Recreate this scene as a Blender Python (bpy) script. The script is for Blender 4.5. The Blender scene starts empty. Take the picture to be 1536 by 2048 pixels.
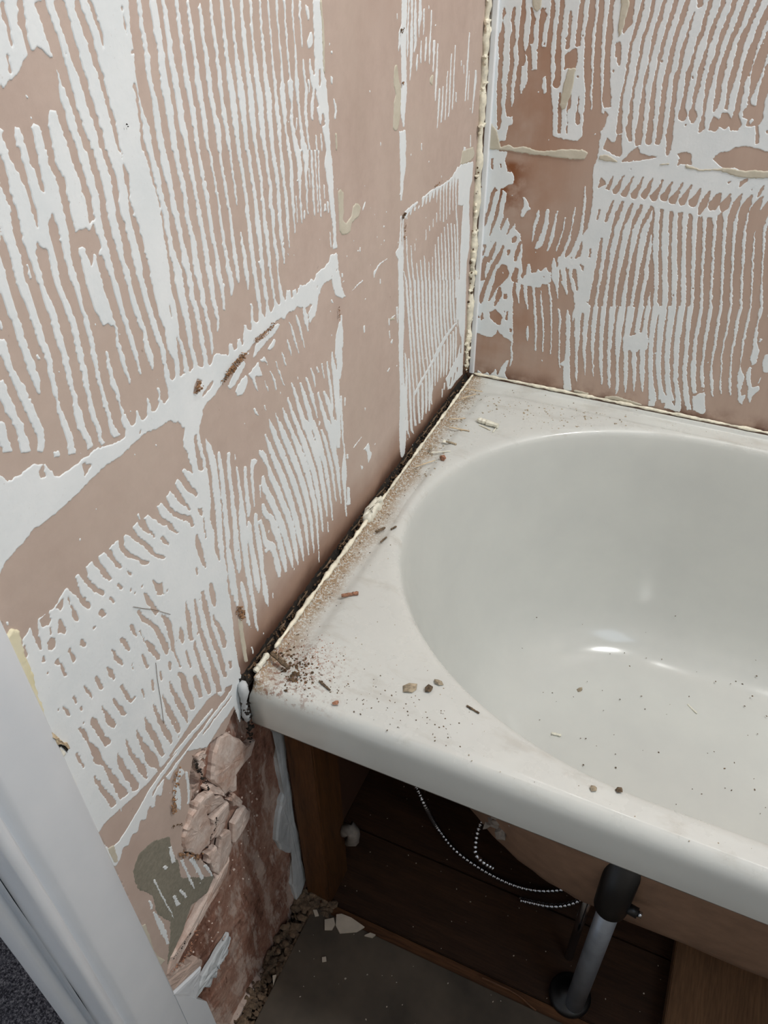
import bpy, bmesh, math, random
import numpy as np
from mathutils import Vector, Matrix, Quaternion

random.seed(7); RNG = np.random.default_rng(11)
sc = bpy.context.scene
col = sc.collection

# ------------------------------------------------------------------ camera
# world: x=0 left wall plane, y=0 back wall plane, z=0 top of the bath rim (metres)
cam_d = bpy.data.cameras.new('camera')
cam = bpy.data.objects.new('camera', cam_d); col.objects.link(cam)
cam_d.sensor_fit = 'VERTICAL'; cam_d.sensor_height = 24.0
cam_d.lens = 1565.2156 / 2048.0 * 24.0
cam_d.clip_start = 0.02; cam_d.clip_end = 50
cam.matrix_world = (Matrix.Translation((0.3569, -1.1154, 0.6456))
                    @ Matrix.Rotation(0.4318, 4, 'Z') @ Matrix.Rotation(0.8907, 4, 'X') @ Matrix.Rotation(-0.0147, 4, 'Z'))
sc.camera = cam

# ------------------------------------------------------------------ light
wd = bpy.data.worlds.new('world'); sc.world = wd; wd.use_nodes = True
bg = wd.node_tree.nodes['Background']
bg.inputs[0].default_value = (0.80, 0.88, 1.0, 1); bg.inputs[1].default_value = 0.45
def area(name, loc, target, size, power, color=(1, 1, 1), shape='DISK', size_y=None):
    d = bpy.data.lights.new(name, 'AREA'); d.shape = shape; d.size = size; d.energy = power; d.color = color
    if size_y: d.size_y = size_y
    o = bpy.data.objects.new(name, d); col.objects.link(o); o.location = loc
    o.rotation_euler = (Vector(target) - Vector(loc)).to_track_quat('-Z', 'Y').to_euler()
    return o
area('ceiling_lamp', (0.40, -0.20, 1.76), (0.40, -0.20, 0), 0.14, 5.0, (1.0, 0.99, 0.96))
area('ceiling_lamp_far', (1.15, -0.42, 1.76), (0.6, -0.42, 0), 0.14, 14.0, (1.0, 1.0, 0.985))
area('added_daylight_fill', (1.40, -1.45, 1.35), (0.0, -0.75, 0.15), 0.6, 4.6, (0.68, 0.83, 1.0), 'RECTANGLE', 0.8)  # unseen cool fill added on the camera side; the room has no window
sc.view_settings.view_transform = 'Standard'; sc.view_settings.look = 'None'
sc.view_settings.gamma = 1.0; sc.view_settings.use_curve_mapping = False
sc.view_settings.exposure = 0.17

# ------------------------------------------------------------------ helpers
def srgb(r, g, b):
    f = lambda c: (c / 255 / 12.92) if c <= 10 else ((c / 255 + 0.055) / 1.055) ** 2.4
    return (f(r), f(g), f(b), 1)

class NT:
    def __init__(s, name, rough=0.6, spec=0.5):
        s.m = bpy.data.materials.new(name); s.m.use_nodes = True; s.t = s.m.node_tree; s.n = s.t.nodes
        s.b = s.n['Principled BSDF']; s.b.inputs['Roughness'].default_value = rough
        s.b.inputs['Specular IOR Level'].default_value = spec
        s.tc = s.n.new('ShaderNodeTexCoord')
    def link(s, a, b): s.t.links.new(a, b)
    def noise(s, scale, detail=4, rough=0.6, vec=None, stretch=None, rot=None):
        n = s.n.new('ShaderNodeTexNoise'); n.inputs['Scale'].default_value = scale
        n.inputs['Detail'].default_value = detail; n.inputs['Roughness'].default_value = rough
        src = s.tc.outputs['Object']
        if stretch:
            mp = s.n.new('ShaderNodeMapping'); mp.inputs['Scale'].default_value = stretch; mp.inputs['Rotation'].default_value = rot or (0, 0, 0); s.link(src, mp.inputs[0]); src = mp.outputs[0]
        s.link(src, n.inputs['Vector']); return n.outputs[0]
    def ramp(s, fac, stops):
        r = s.n.new('ShaderNodeValToRGB'); e = r.color_ramp.elements
        while len(e) < len(stops): e.new(0.5)
        for k, (p, c) in zip(e, stops): k.position = p; k.color = c if len(c) == 4 else (*c, 1)
        s.link(fac, r.inputs[0]); return r.outputs[0]
    def mix(s, fac, a, b, mode='MIX'):
        m = s.n.new('ShaderNodeMix'); m.data_type = 'RGBA'; m.blend_type = mode
        for sock, v in ((m.inputs[0], fac), (m.inputs[6], a), (m.inputs[7], b)):
            if hasattr(v, 'links'): s.link(v, sock)
            else: sock.default_value = v
        return m.outputs[2]
    def math(s, op, a, b=0.0):
        m = s.n.new('ShaderNodeMath'); m.operation = op; m.use_clamp = op in ('MULTIPLY', 'ADD', 'SUBTRACT')
        for sock, v in ((m.inputs[0], a), (m.inputs[1], b)):
            if hasattr(v, 'links'): s.link(v, sock)
            else: sock.default_value = v
        return m.outputs[0]
    def sep(s):
        x = s.n.new('ShaderNodeSeparateXYZ'); s.link(s.tc.outputs['Object'], x.inputs[0]); return x.outputs
    def maprange(s, v, a, b, c=0.0, d=1.0):
        m = s.n.new('ShaderNodeMapRange'); m.interpolation_type = 'SMOOTHSTEP'; s.link(v, m.inputs[0])
        for i, k in enumerate((a, b, c, d)): m.inputs[i + 1].default_value = k
        return m.outputs[0]
    def color(s, c):
        if hasattr(c, 'links'): s.link(c, s.b.inputs['Base Color'])
        else: s.b.inputs['Base Color'].default_value = c
        return s
    def bump(s, h, strength=0.3, dist=0.002):
        b = s.n.new('ShaderNodeBump'); b.inputs['Strength'].default_value = strength; b.inputs['Distance'].default_value = dist
        s.link(h, b.inputs['Height']); s.link(b.outputs[0], s.b.inputs['Normal']); return s

def G(v): return (v, v, v, 1)

def mk(name, verts, faces, mat, parent=None, smooth=False, loc=None):
    me = bpy.data.meshes.new(name)
    me.from_pydata([tuple(v) for v in verts], [], [tuple(f) for f in faces]); me.update()
    if smooth: me.polygons.foreach_set('use_smooth', [True] * len(me.polygons))
    if mat: me.materials.append(mat)
    o = bpy.data.objects.new(name, me); col.objects.link(o)
    if parent: o.parent = parent
    if loc: o.location = loc
    return o
def mk_np(name, V, tris, quads, mat, parent=None, smooth=True):
    me = bpy.data.meshes.new(name)
    nt, nq = len(tris), len(quads)
    me.vertices.add(len(V)); me.vertices.foreach_set('co', np.asarray(V, np.float32).ravel())
    me.loops.add(nt * 3 + nq * 4); me.polygons.add(nt + nq)
    lv = np.concatenate([np.asarray(tris, np.int32).ravel(), np.asarray(quads, np.int32).ravel()]) if nt + nq else np.zeros(0, np.int32)
    me.loops.foreach_set('vertex_index', lv.astype(np.int32))
    ls = np.concatenate([np.arange(nt) * 3, nt * 3 + np.arange(nq) * 4]).astype(np.int32)
    me.polygons.foreach_set('loop_start', ls)
    me.polygons.foreach_set('use_smooth', np.full(nt + nq, smooth))
    me.update(calc_edges=True); me.materials.append(mat)
    o = bpy.data.objects.new(name, me); col.objects.link(o)
    if parent: o.parent = parent
    return o
def tag(o, label=None, cat=None, group=None, kind=None):
    if label: o['label'] = label
    if cat: o['category'] = cat
    if group: o['group'] = group
    if kind: o['kind'] = kind
    return o
def box_vf(lo, hi):
    x0, y0, z0 = lo; x1, y1, z1 = hi
    v = [(x0, y0, z0), (x1, y0, z0), (x1, y1, z0), (x0, y1, z0), (x0, y0, z1), (x1, y0, z1), (x1, y1, z1), (x0, y1, z1)]
    f = [(0, 3, 2, 1), (4, 5, 6, 7), (0, 1, 5, 4), (1, 2, 6, 5), (2, 3, 7, 6), (3, 0, 4, 7)]
    return v, f
def box(name, lo, hi, mat, parent=None, bevel=0.0, seg=2):
    bm = bmesh.new(); v, f = box_vf(lo, hi)
    vs = [bm.verts.new(p) for p in v]
    for k in f: bm.faces.new([vs[i] for i in k])
    if bevel: bmesh.ops.bevel(bm, geom=bm.edges[:], offset=bevel, segments=seg, affect='EDGES')
    me = bpy.data.meshes.new(name); bm.to_mesh(me); bm.free(); me.materials.append(mat)
    o = bpy.data.objects.new(name, me); col.objects.link(o)
    if parent: o.parent = parent
    return o
def catmull(P, n=4):
    P = np.asarray(P, float); N = len(P)
    if N < 3: return np.array([P[0] + (P[-1] - P[0]) * t for t in np.linspace(0, 1, n + 1)])
    Q = np.vstack([2 * P[0] - P[1], P, 2 * P[-1] - P[-2]]); out = []
    t = np.linspace(0, 1, n, endpoint=False)[:, None]
    for i in range(1, N):
        a, b, c, d = Q[i - 1], Q[i], Q[i + 1], Q[i + 2]
        out.append(0.5 * (2 * b + (c - a) * t + (2 * a - 5 * b + 4 * c - d) * t ** 2 + (3 * b - a - 3 * c + d) * t ** 3))
    return np.vstack(out + [P[-1:]])
def tube_vf(P, r, seg=8, cap=True):
    P = [Vector(p) for p in P]; n = len(P); R = r if hasattr(r, '__len__') else [r] * n
    V, F = [], []; up = None
    for i, p in enumerate(P):
        d = (P[min(i + 1, n - 1)] - P[max(i - 1, 0)]).normalized()
        if up is None: up = d.orthogonal().normalized()
        up = (up - d * up.dot(d)).normalized(); s = d.cross(up)
        for k in range(seg):
            a = 2 * math.pi * k / seg; V.append(p + (up * math.cos(a) + s * math.sin(a)) * R[i])
    for i in range(n - 1):
        for k in range(seg):
            F.append((i * seg + k, i * seg + (k + 1) % seg, (i + 1) * seg + (k + 1) % seg, (i + 1) * seg + k))
    if cap: F.append(tuple(range(seg))[::-1]); F.append(tuple((n - 1) * seg + k for k in range(seg)))
    return V, F
def tube(name, P, r, mat, parent=None, seg=10, smooth=True):
    v, f = tube_vf(P, r, seg); return mk(name, v, f, mat, parent, smooth)
def lathe(name, prof, mat, parent=None, seg=24, axis_loc=(0, 0, 0), smooth=True):
    V, F = [], []
    for (r, z) in prof:
        for k in range(seg):
            a = 2 * math.pi * k / seg; V.append((axis_loc[0] + r * math.cos(a), axis_loc[1] + r * math.sin(a), axis_loc[2] + z))
    n = len(prof)
    for i in range(n - 1):
        for k in range(seg): F.append((i * seg + k, i * seg + (k + 1) % seg, (i + 1) * seg + (k + 1) % seg, (i + 1) * seg + k))
    F.append(tuple(range(seg))[::-1]); F.append(tuple((n - 1) * seg + k for k in range(seg)))
    return mk(name, V, F, mat, parent, smooth)
def vnoise2(X, Y, scale, seed=0):
    """smooth 2-D value noise in 0..1"""
    r = np.random.default_rng(seed); T = r.random((256, 256))
    x = X * scale; y = Y * scale; xi = np.floor(x).astype(int); yi = np.floor(y).astype(int)
    fx = x - xi; fy = y - yi; fx = fx * fx * (3 - 2 * fx); fy = fy * fy * (3 - 2 * fy)
    g = lambda a, b: T[a % 256, b % 256]
    return (g(xi, yi) * (1 - fx) + g(xi + 1, yi) * fx) * (1 - fy) + (g(xi, yi + 1) * (1 - fx) + g(xi + 1, yi + 1) * fx) * fy
def fbm2(X, Y, scale, oct=4, seed=0):
    s = 0; a = 0.5
    for k in range(oct): s = s + a * vnoise2(X, Y, scale * 2 ** k, seed + k); a *= 0.5
    return s
ICO_V = None
def rock_vf(size, flat=0.6, sub=1):
    """one irregular crumb, about 20 faces"""
    t = (1 + 5 ** .5) / 2
    V = np.array([(-1, t, 0), (1, t, 0), (-1, -t, 0), (1, -t, 0), (0, -1, t), (0, 1, t), (0, -1, -t), (0, 1, -t), (t, 0, -1), (t, 0, 1), (-t, 0, -1), (-t, 0, 1)]) / 1.9
    F = [(0, 11, 5), (0, 5, 1), (0, 1, 7), (0, 7, 10), (0, 10, 11), (1, 5, 9), (5, 11, 4), (11, 10, 2), (10, 7, 6), (7, 1, 8), (3, 9, 4), (3, 4, 2), (3, 2, 6), (3, 6, 8), (3, 8, 9), (4, 9, 5), (2, 4, 11), (6, 2, 10), (8, 6, 7), (9, 8, 1)]
    V = V * (0.65 + 0.7 * RNG.random((12, 1))) * np.array([1, 0.5 + 0.5 * RNG.random(), flat * (0.6 + 0.5 * RNG.random())]) * size
    a = RNG.random() * 6.28; c, s = math.cos(a), math.sin(a)
    return V @ np.array([[c, s, 0], [-s, c, 0], [0, 0, 1]]), F
def crumbs(name, spots, mat, parent=None, flat=0.6):
    V, F = [], []; n = 0
    for (p, sz) in spots:
        v, f = rock_vf(sz, flat); V.append(v + np.array(p)); F += [tuple(i + n for i in k) for k in f]; n += 12
    return mk(name, np.vstack(V), F, mat, parent)

# ------------------------------------------------------------------ materials
def m_plaster():
    s = NT('pink_plaster', 0.62, 0.35)
    big = s.noise(5.0, 5, 0.6); fine = s.noise(60, 5, 0.7); streak = s.noise(14, 4, 0.6, stretch=(1, 1, 0.15))
    c = s.ramp(big, [(0.30, srgb(182, 163, 152)), (0.55, srgb(194, 176, 165)), (0.78, srgb(195, 180, 168))])
    c = s.mix(0.25, c, s.ramp(streak, [(0.3, srgb(170, 138, 120)), (0.7, srgb(214, 190, 176))]))
    c = s.mix(0.10, c, s.ramp(fine, [(0.35, srgb(150, 122, 108)), (0.65, srgb(225, 205, 192))]))
    s.color(c).bump(fine, 0.12, 0.001); return s.m
def m_plaster_back():
    # the plaster behind the bath is stained brown where water stood, near the corner
    s = NT('stained_pink_plaster', 0.6, 0.35)
    big = s.noise(6.0, 5, 0.6); fine = s.noise(60, 5, 0.7); streak = s.noise(30, 5, 0.65, stretch=(1, 1, 0.08))
    c = s.ramp(big, [(0.30, srgb(176, 153, 138)), (0.7, srgb(190, 167, 152))])
    c = s.mix(0.22, c, s.ramp(streak, [(0.3, srgb(160, 134, 118)), (0.7, srgb(204, 182, 170))]))
    x, y, z = s.sep()
    m = s.math('MULTIPLY', s.maprange(x, 0.21, 0.05), s.maprange(big, 0.36, 0.62))
    c = s.mix(s.math('MULTIPLY', m, 0.8), c, s.mix(streak, srgb(148, 106, 80), srgb(170, 132, 108)))
    rust = s.math('MULTIPLY', s.math('MULTIPLY', s.maprange(x, 0.085, 0.045), s.maprange(z, 0.24, 0.31)), s.maprange(z, 0.345, 0.335))
    c = s.mix(s.math('MULTIPLY', rust, s.maprange(s.noise(35, 4), 0.35, 0.6)), c, srgb(132, 82, 50))
    low = s.math('MULTIPLY', s.maprange(z, 0.035, 0.004), s.maprange(s.noise(25, 4), 0.35, 0.65))
    c = s.mix(s.math('MULTIPLY', low, 0.75), c, srgb(98, 62, 44))
    s.color(c).bump(fine, 0.12, 0.001); return s.m
def m_plaster_left():
    s = NT('left_pink_plaster', 0.62, 0.35)
    big = s.noise(5.0, 5, 0.6); fine = s.noise(60, 5, 0.7); streak = s.noise(14, 4, 0.6, stretch=(1, 1, 0.15))
    c = s.ramp(big, [(0.30, srgb(182, 163, 152)), (0.55, srgb(194, 176, 165)), (0.78, srgb(195, 180, 168))])
    c = s.mix(0.22, c, s.ramp(streak, [(0.3, srgb(168, 146, 134)), (0.7, srgb(206, 188, 177))]))
    c = s.mix(0.10, c, s.ramp(fine, [(0.35, srgb(150, 122, 108)), (0.65, srgb(225, 205, 192))]))
    c = s.mix(s.math('MULTIPLY', s.maprange(s.noise(2.6, 5, 0.6, stretch=(1, 1.6, 0.8)), 0.42, 0.64), 0.4), c, srgb(190, 174, 161))
    c = s.mix(s.math('MULTIPLY', s.maprange(s.noise(7.5, 6, 0.7), 0.56, 0.70), 0.35), c, srgb(170, 146, 134))
    c = s.mix(s.math('MULTIPLY', s.maprange(s.noise(90, 3, 0.6), 0.70, 0.78), 0.5), c, srgb(136, 112, 100))
    x, y, z = s.sep()
    # damp brown stain just above the bath edge
    zz = s.math('ADD', z, s.math('MULTIPLY', s.noise(9, 4), 0.05)); yl = s.maprange(y, -0.74, -0.67)
    c = s.mix(s.math('MULTIPLY', s.math('MULTIPLY', s.maprange(zz, 0.115, 0.048), yl), 0.75), c, s.mix(s.noise(40, 4), srgb(122, 88, 68), srgb(152, 118, 96)))
    c = s.mix(s.math('MULTIPLY', s.math('MULTIPLY', s.maprange(zz, 0.060, 0.034), yl), 0.9), c, srgb(74, 46, 32))
    s.color(c).bump(fine, 0.12, 0.001); return s.m
def m_adhesive(name='white_adhesive', a=(221, 227, 229), b=(232, 236, 237)):
    s = NT(name, 0.72, 0.3)
    n1 = s.noise(18, 4); n2 = s.noise(420, 4, 0.75)
    c = s.ramp(n1, [(0.3, srgb(*a)), (0.7, srgb(*b))])
    c = s.mix(s.maprange(n2, 0.62, 0.80), c, srgb(198, 196, 192))
    sp = s.noise(95, 2, 0.4)
    c = s.mix(s.math('MULTIPLY', s.maprange(sp, 0.76, 0.80), 0.45), c, srgb(120, 112, 106))
    s.color(c).bump(n2, 0.25, 0.0004); return s.m
def m_filler():
    s = NT('cream_filler', 0.7, 0.3); n = s.noise(40, 4); f = s.noise(260, 4, 0.7)
    s.color(s.ramp(n, [(0.3, srgb(190, 184, 166)), (0.7, srgb(206, 200, 184))])).bump(f, 0.4, 0.0008); return s.m
def m_frame_filler():
    s = NT('yellowed_caulk', 0.6, 0.4); n = s.noise(14, 3)
    s.color(s.ramp(n, [(0.35, srgb(228, 226, 214)), (0.65, srgb(224, 214, 168))])); return s.m
def m_cement():
    s = NT('grey_cement', 0.9, 0.2); n = s.noise(12, 5); f = s.noise(200, 5, 0.75)
    c = s.ramp(n, [(0.3, srgb(122, 118, 106)), (0.7, srgb(150, 146, 132))])
    c = s.mix(0.35, c, s.ramp(f, [(0.35, srgb(84, 80, 68)), (0.7, srgb(160, 154, 138))]))
    s.color(c).bump(f, 0.5, 0.001); return s.m
def m_undercoat():
    s = NT('rough_undercoat', 0.92, 0.15)
    n = s.noise(7, 6, 0.65, stretch=(1, 1.7, 0.8), rot=(0.6, 0, 0)); f = s.noise(140, 5, 0.75); w = s.noise(16, 6, 0.72, stretch=(1, 2.2, 0.6), rot=(0.6, 0, 0))
    c = s.ramp(n, [(0.30, srgb(104, 68, 54)), (0.48, srgb(140, 100, 84)), (0.64, srgb(172, 142, 126))])
    c = s.mix(s.maprange(w, 0.48, 0.59), c, srgb(190, 170, 158))
    c = s.mix(s.maprange(w, 0.42, 0.36), c, srgb(92, 58, 44))
    c = s.mix(0.25, c, s.ramp(f, [(0.35, srgb(90, 56, 42)), (0.68, srgb(200, 166, 148))]))
    s.color(c).bump(f, 0.6, 0.0015); return s.m
def m_chunk():
    s = NT('broken_plaster', 0.88, 0.2); n = s.noise(26, 5, 0.65); f = s.noise(220, 4, 0.7)
    c = s.ramp(n, [(0.34, srgb(176, 142, 124)), (0.5, srgb(204, 184, 172)), (0.7, srgb(220, 208, 199))])
    c = s.mix(0.2, c, s.ramp(f, [(0.35, srgb(156, 122, 104)), (0.65, srgb(230, 220, 212))]))
    s.color(c).bump(f, 0.5, 0.001); return s.m
def m_greyboard():
    s = NT('grey_white_board', 0.8, 0.25); n = s.noise(20, 5); f = s.noise(120, 4)
    s.color(s.ramp(n, [(0.3, srgb(172, 176, 178)), (0.7, srgb(206, 210, 212))])).bump(f, 0.3, 0.001); return s.m
def m_bath():
    s = NT('white_acrylic', 0.16, 0.5)
    x, y, z = s.sep(); n = s.noise(9, 4); f = s.noise(380, 3, 0.7); w = s.noise(22, 5, 0.6)
    c = s.ramp(n, [(0.3, srgb(198, 200, 196)), (0.7, srgb(205, 207, 202))])
    rim = s.maprange(z, -0.012, -0.004)
    # brown grit band along the wall end of the rim, with its own ragged edge
    xx = s.math('ADD', x, s.math('MULTIPLY', w, 0.03))
    band = s.math('MULTIPLY', s.maprange(xx, 0.060, 0.030), s.maprange(f, 0.36, 0.54))
    c = s.mix(s.math('MULTIPLY', s.math('MULTIPLY', band, rim), 0.9), c, srgb(146, 118, 84))
    # grey smears and fine dust over the rim
    smear = s.math('MULTIPLY', s.maprange(s.noise(26, 5, 0.65, stretch=(0.5, 1.3, 1)), 0.52, 0.68), rim)
    c = s.mix(s.math('MULTIPLY', smear, 0.22), c, srgb(150, 140, 122))
    # reddish dust at the near corner
    d = s.math('MULTIPLY', s.maprange(x, 0.13, 0.03), s.maprange(y, -0.60, -0.66))
    dust = s.math('MULTIPLY', s.math('MULTIPLY', d, s.maprange(s.noise(170, 4, 0.75), 0.50, 0.60)), rim)
    c = s.mix(s.math('MULTIPLY', dust, 0.75), c, srgb(128, 84, 62))
    s.color(c)
    s.link(s.math('ADD', 0.14, s.math('MULTIPLY', rim, s.math('MULTIPLY', s.maprange(w, 0.3, 0.7), 0.35))), s.b.inputs['Roughness'])
    return s.m
def m_wood(name, dark, light, scale=1.0, stretch=(1, 12, 12), rough=0.6):
    s = NT(name, rough, 0.3)
    n = s.noise(6 * scale, 5, 0.6, stretch=stretch); g = s.noise(40 * scale, 4, 0.6, stretch=stretch)
    c = s.ramp(n, [(0.3, srgb(*dark)), (0.7, srgb(*light))])
    c = s.mix(0.35, c, s.ramp(g, [(0.35, srgb(*[k * 0.6 for k in dark])), (0.65, srgb(*light))]))
    s.color(c).bump(g, 0.2, 0.001); return s.m
def m_plain(name, c, rough=0.5, metal=0.0, spec=0.5, var=0.0, bump=0.0, scale=60):
    s = NT(name, rough, spec); s.b.inputs['Metallic'].default_value = metal
    if var:
        n = s.noise(scale, 4); lo = srgb(*[max(0, k * (1 - var)) for k in c]); hi = srgb(*[min(255, k * (1 + var)) for k in c])
        s.color(s.ramp(n, [(0.3, lo), (0.7, hi)]))
        if bump: s.bump(n, bump, 0.001)
    else: s.color(srgb(*c))
    return s.m
def m_carpet():
    s = NT('grey_carpet', 0.98, 0.05); n = s.noise(330, 3, 0.8); b = s.noise(40, 3)
    c = s.ramp(n, [(0.36, srgb(36, 35, 38)), (0.5, srgb(84, 82, 88)), (0.64, srgb(156, 152, 154))])
    s.color(c).bump(n, 1.0, 0.004); return s.m
def m_paint():
    s = NT('white_gloss_paint', 0.38, 0.45); n = s.noise(10, 4); b = s.noise(34, 3, stretch=(1, 1, 0.25))
    c = s.ramp(n, [(0.3, srgb(214, 219, 224)), (0.7, srgb(222, 226, 230))])
    s.color(c).bump(b, 0.10, 0.002); return s.m
def m_foot():
    return m_plain('black_plastic', (16, 16, 17), 0.4)

MAT = dict(plaster=m_plaster(), plaster_back=m_plaster_back(), plaster_left=m_plaster_left(), adh=m_adhesive(), filler=m_filler(),
           ffill=m_frame_filler(), cement=m_cement(), under=m_undercoat(), chunk=m_chunk(), gboard=m_greyboard(), bath=m_bath(),
           post=m_wood('brown_post_timber', (62, 38, 20), (102, 66, 36), 1.0, (10, 10, 0.9)),
           subfloor=m_wood('old_floorboard', (42, 27, 18), (70, 46, 30), 1.0, (0.8, 9, 9)),
           edge=m_wood('orange_brown_edge', (72, 45, 27), (112, 74, 46), 1.0, (0.8, 9, 9)),
           sheet=m_plain('worn_hardboard', (76, 67, 57), 0.8, var=0.22, bump=0.2, scale=9),
           plank=m_wood('pale_plank', (98, 70, 48), (128, 94, 66), 1.0, (11, 0.8, 11)),
           shell=m_plain('raw_fibreglass', (136, 108, 88), 0.7, var=0.08, bump=0.2, scale=40),
           foam=m_plain('foam', (128, 120, 112), 0.9, var=0.1, bump=0.4, scale=120),
           black=m_foot(), steel=m_plain('grey_steel', (142, 148, 156), 0.35, 0.5, var=0.08, scale=30),
           chrome=m_plain('shiny_steel', (190, 194, 200), 0.18, 1.0), hose_core=m_plain('hose_core', (52, 52, 54), 0.5, 0.5),
           paint=m_paint(), trimw=m_plain('white_plastic_trim', (232, 235, 238), 0.35),
           sil=m_plain('cream_silicone', (228, 222, 202), 0.55, var=0.12, bump=0.5, scale=90),
           silw=m_plain('white_silicone', (226, 224, 208), 0.45, var=0.06, bump=0.3, scale=120),
           dirt=m_plain('dark_grime', (82, 64, 46), 0.95, var=0.45, bump=0.6, scale=150),
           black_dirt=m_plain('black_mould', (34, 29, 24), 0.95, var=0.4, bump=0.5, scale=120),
           rust=m_plain('rust_crumbs', (128, 98, 72), 0.95, var=0.35, bump=0.6, scale=200),
           rubble=m_plain('dusty_rubble', (96, 80, 64), 0.95, var=0.35, bump=0.6, scale=120),
           tilef=m_plain('tile_back', (188, 176, 160), 0.7, var=0.08, scale=30),
           brownchip=m_plain('terracotta_chip', (148, 108, 86), 0.9, var=0.3, bump=0.4, scale=200),
           greychip=m_plain('grey_flake', (150, 138, 118), 0.9, var=0.25, bump=0.4, scale=200),
           grit=m_plain('dark_grit', (92, 78, 62), 0.95, var=0.4, scale=300),
           straw=m_plain('pale_splinter', (200, 180, 150), 0.8, var=0.15, scale=60),
           ceil=m_plain('white_ceiling', (232, 232, 230), 0.9), wallw=m_plain('white_wall', (214, 212, 206), 0.8),
           carpet=m_carpet())

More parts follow.
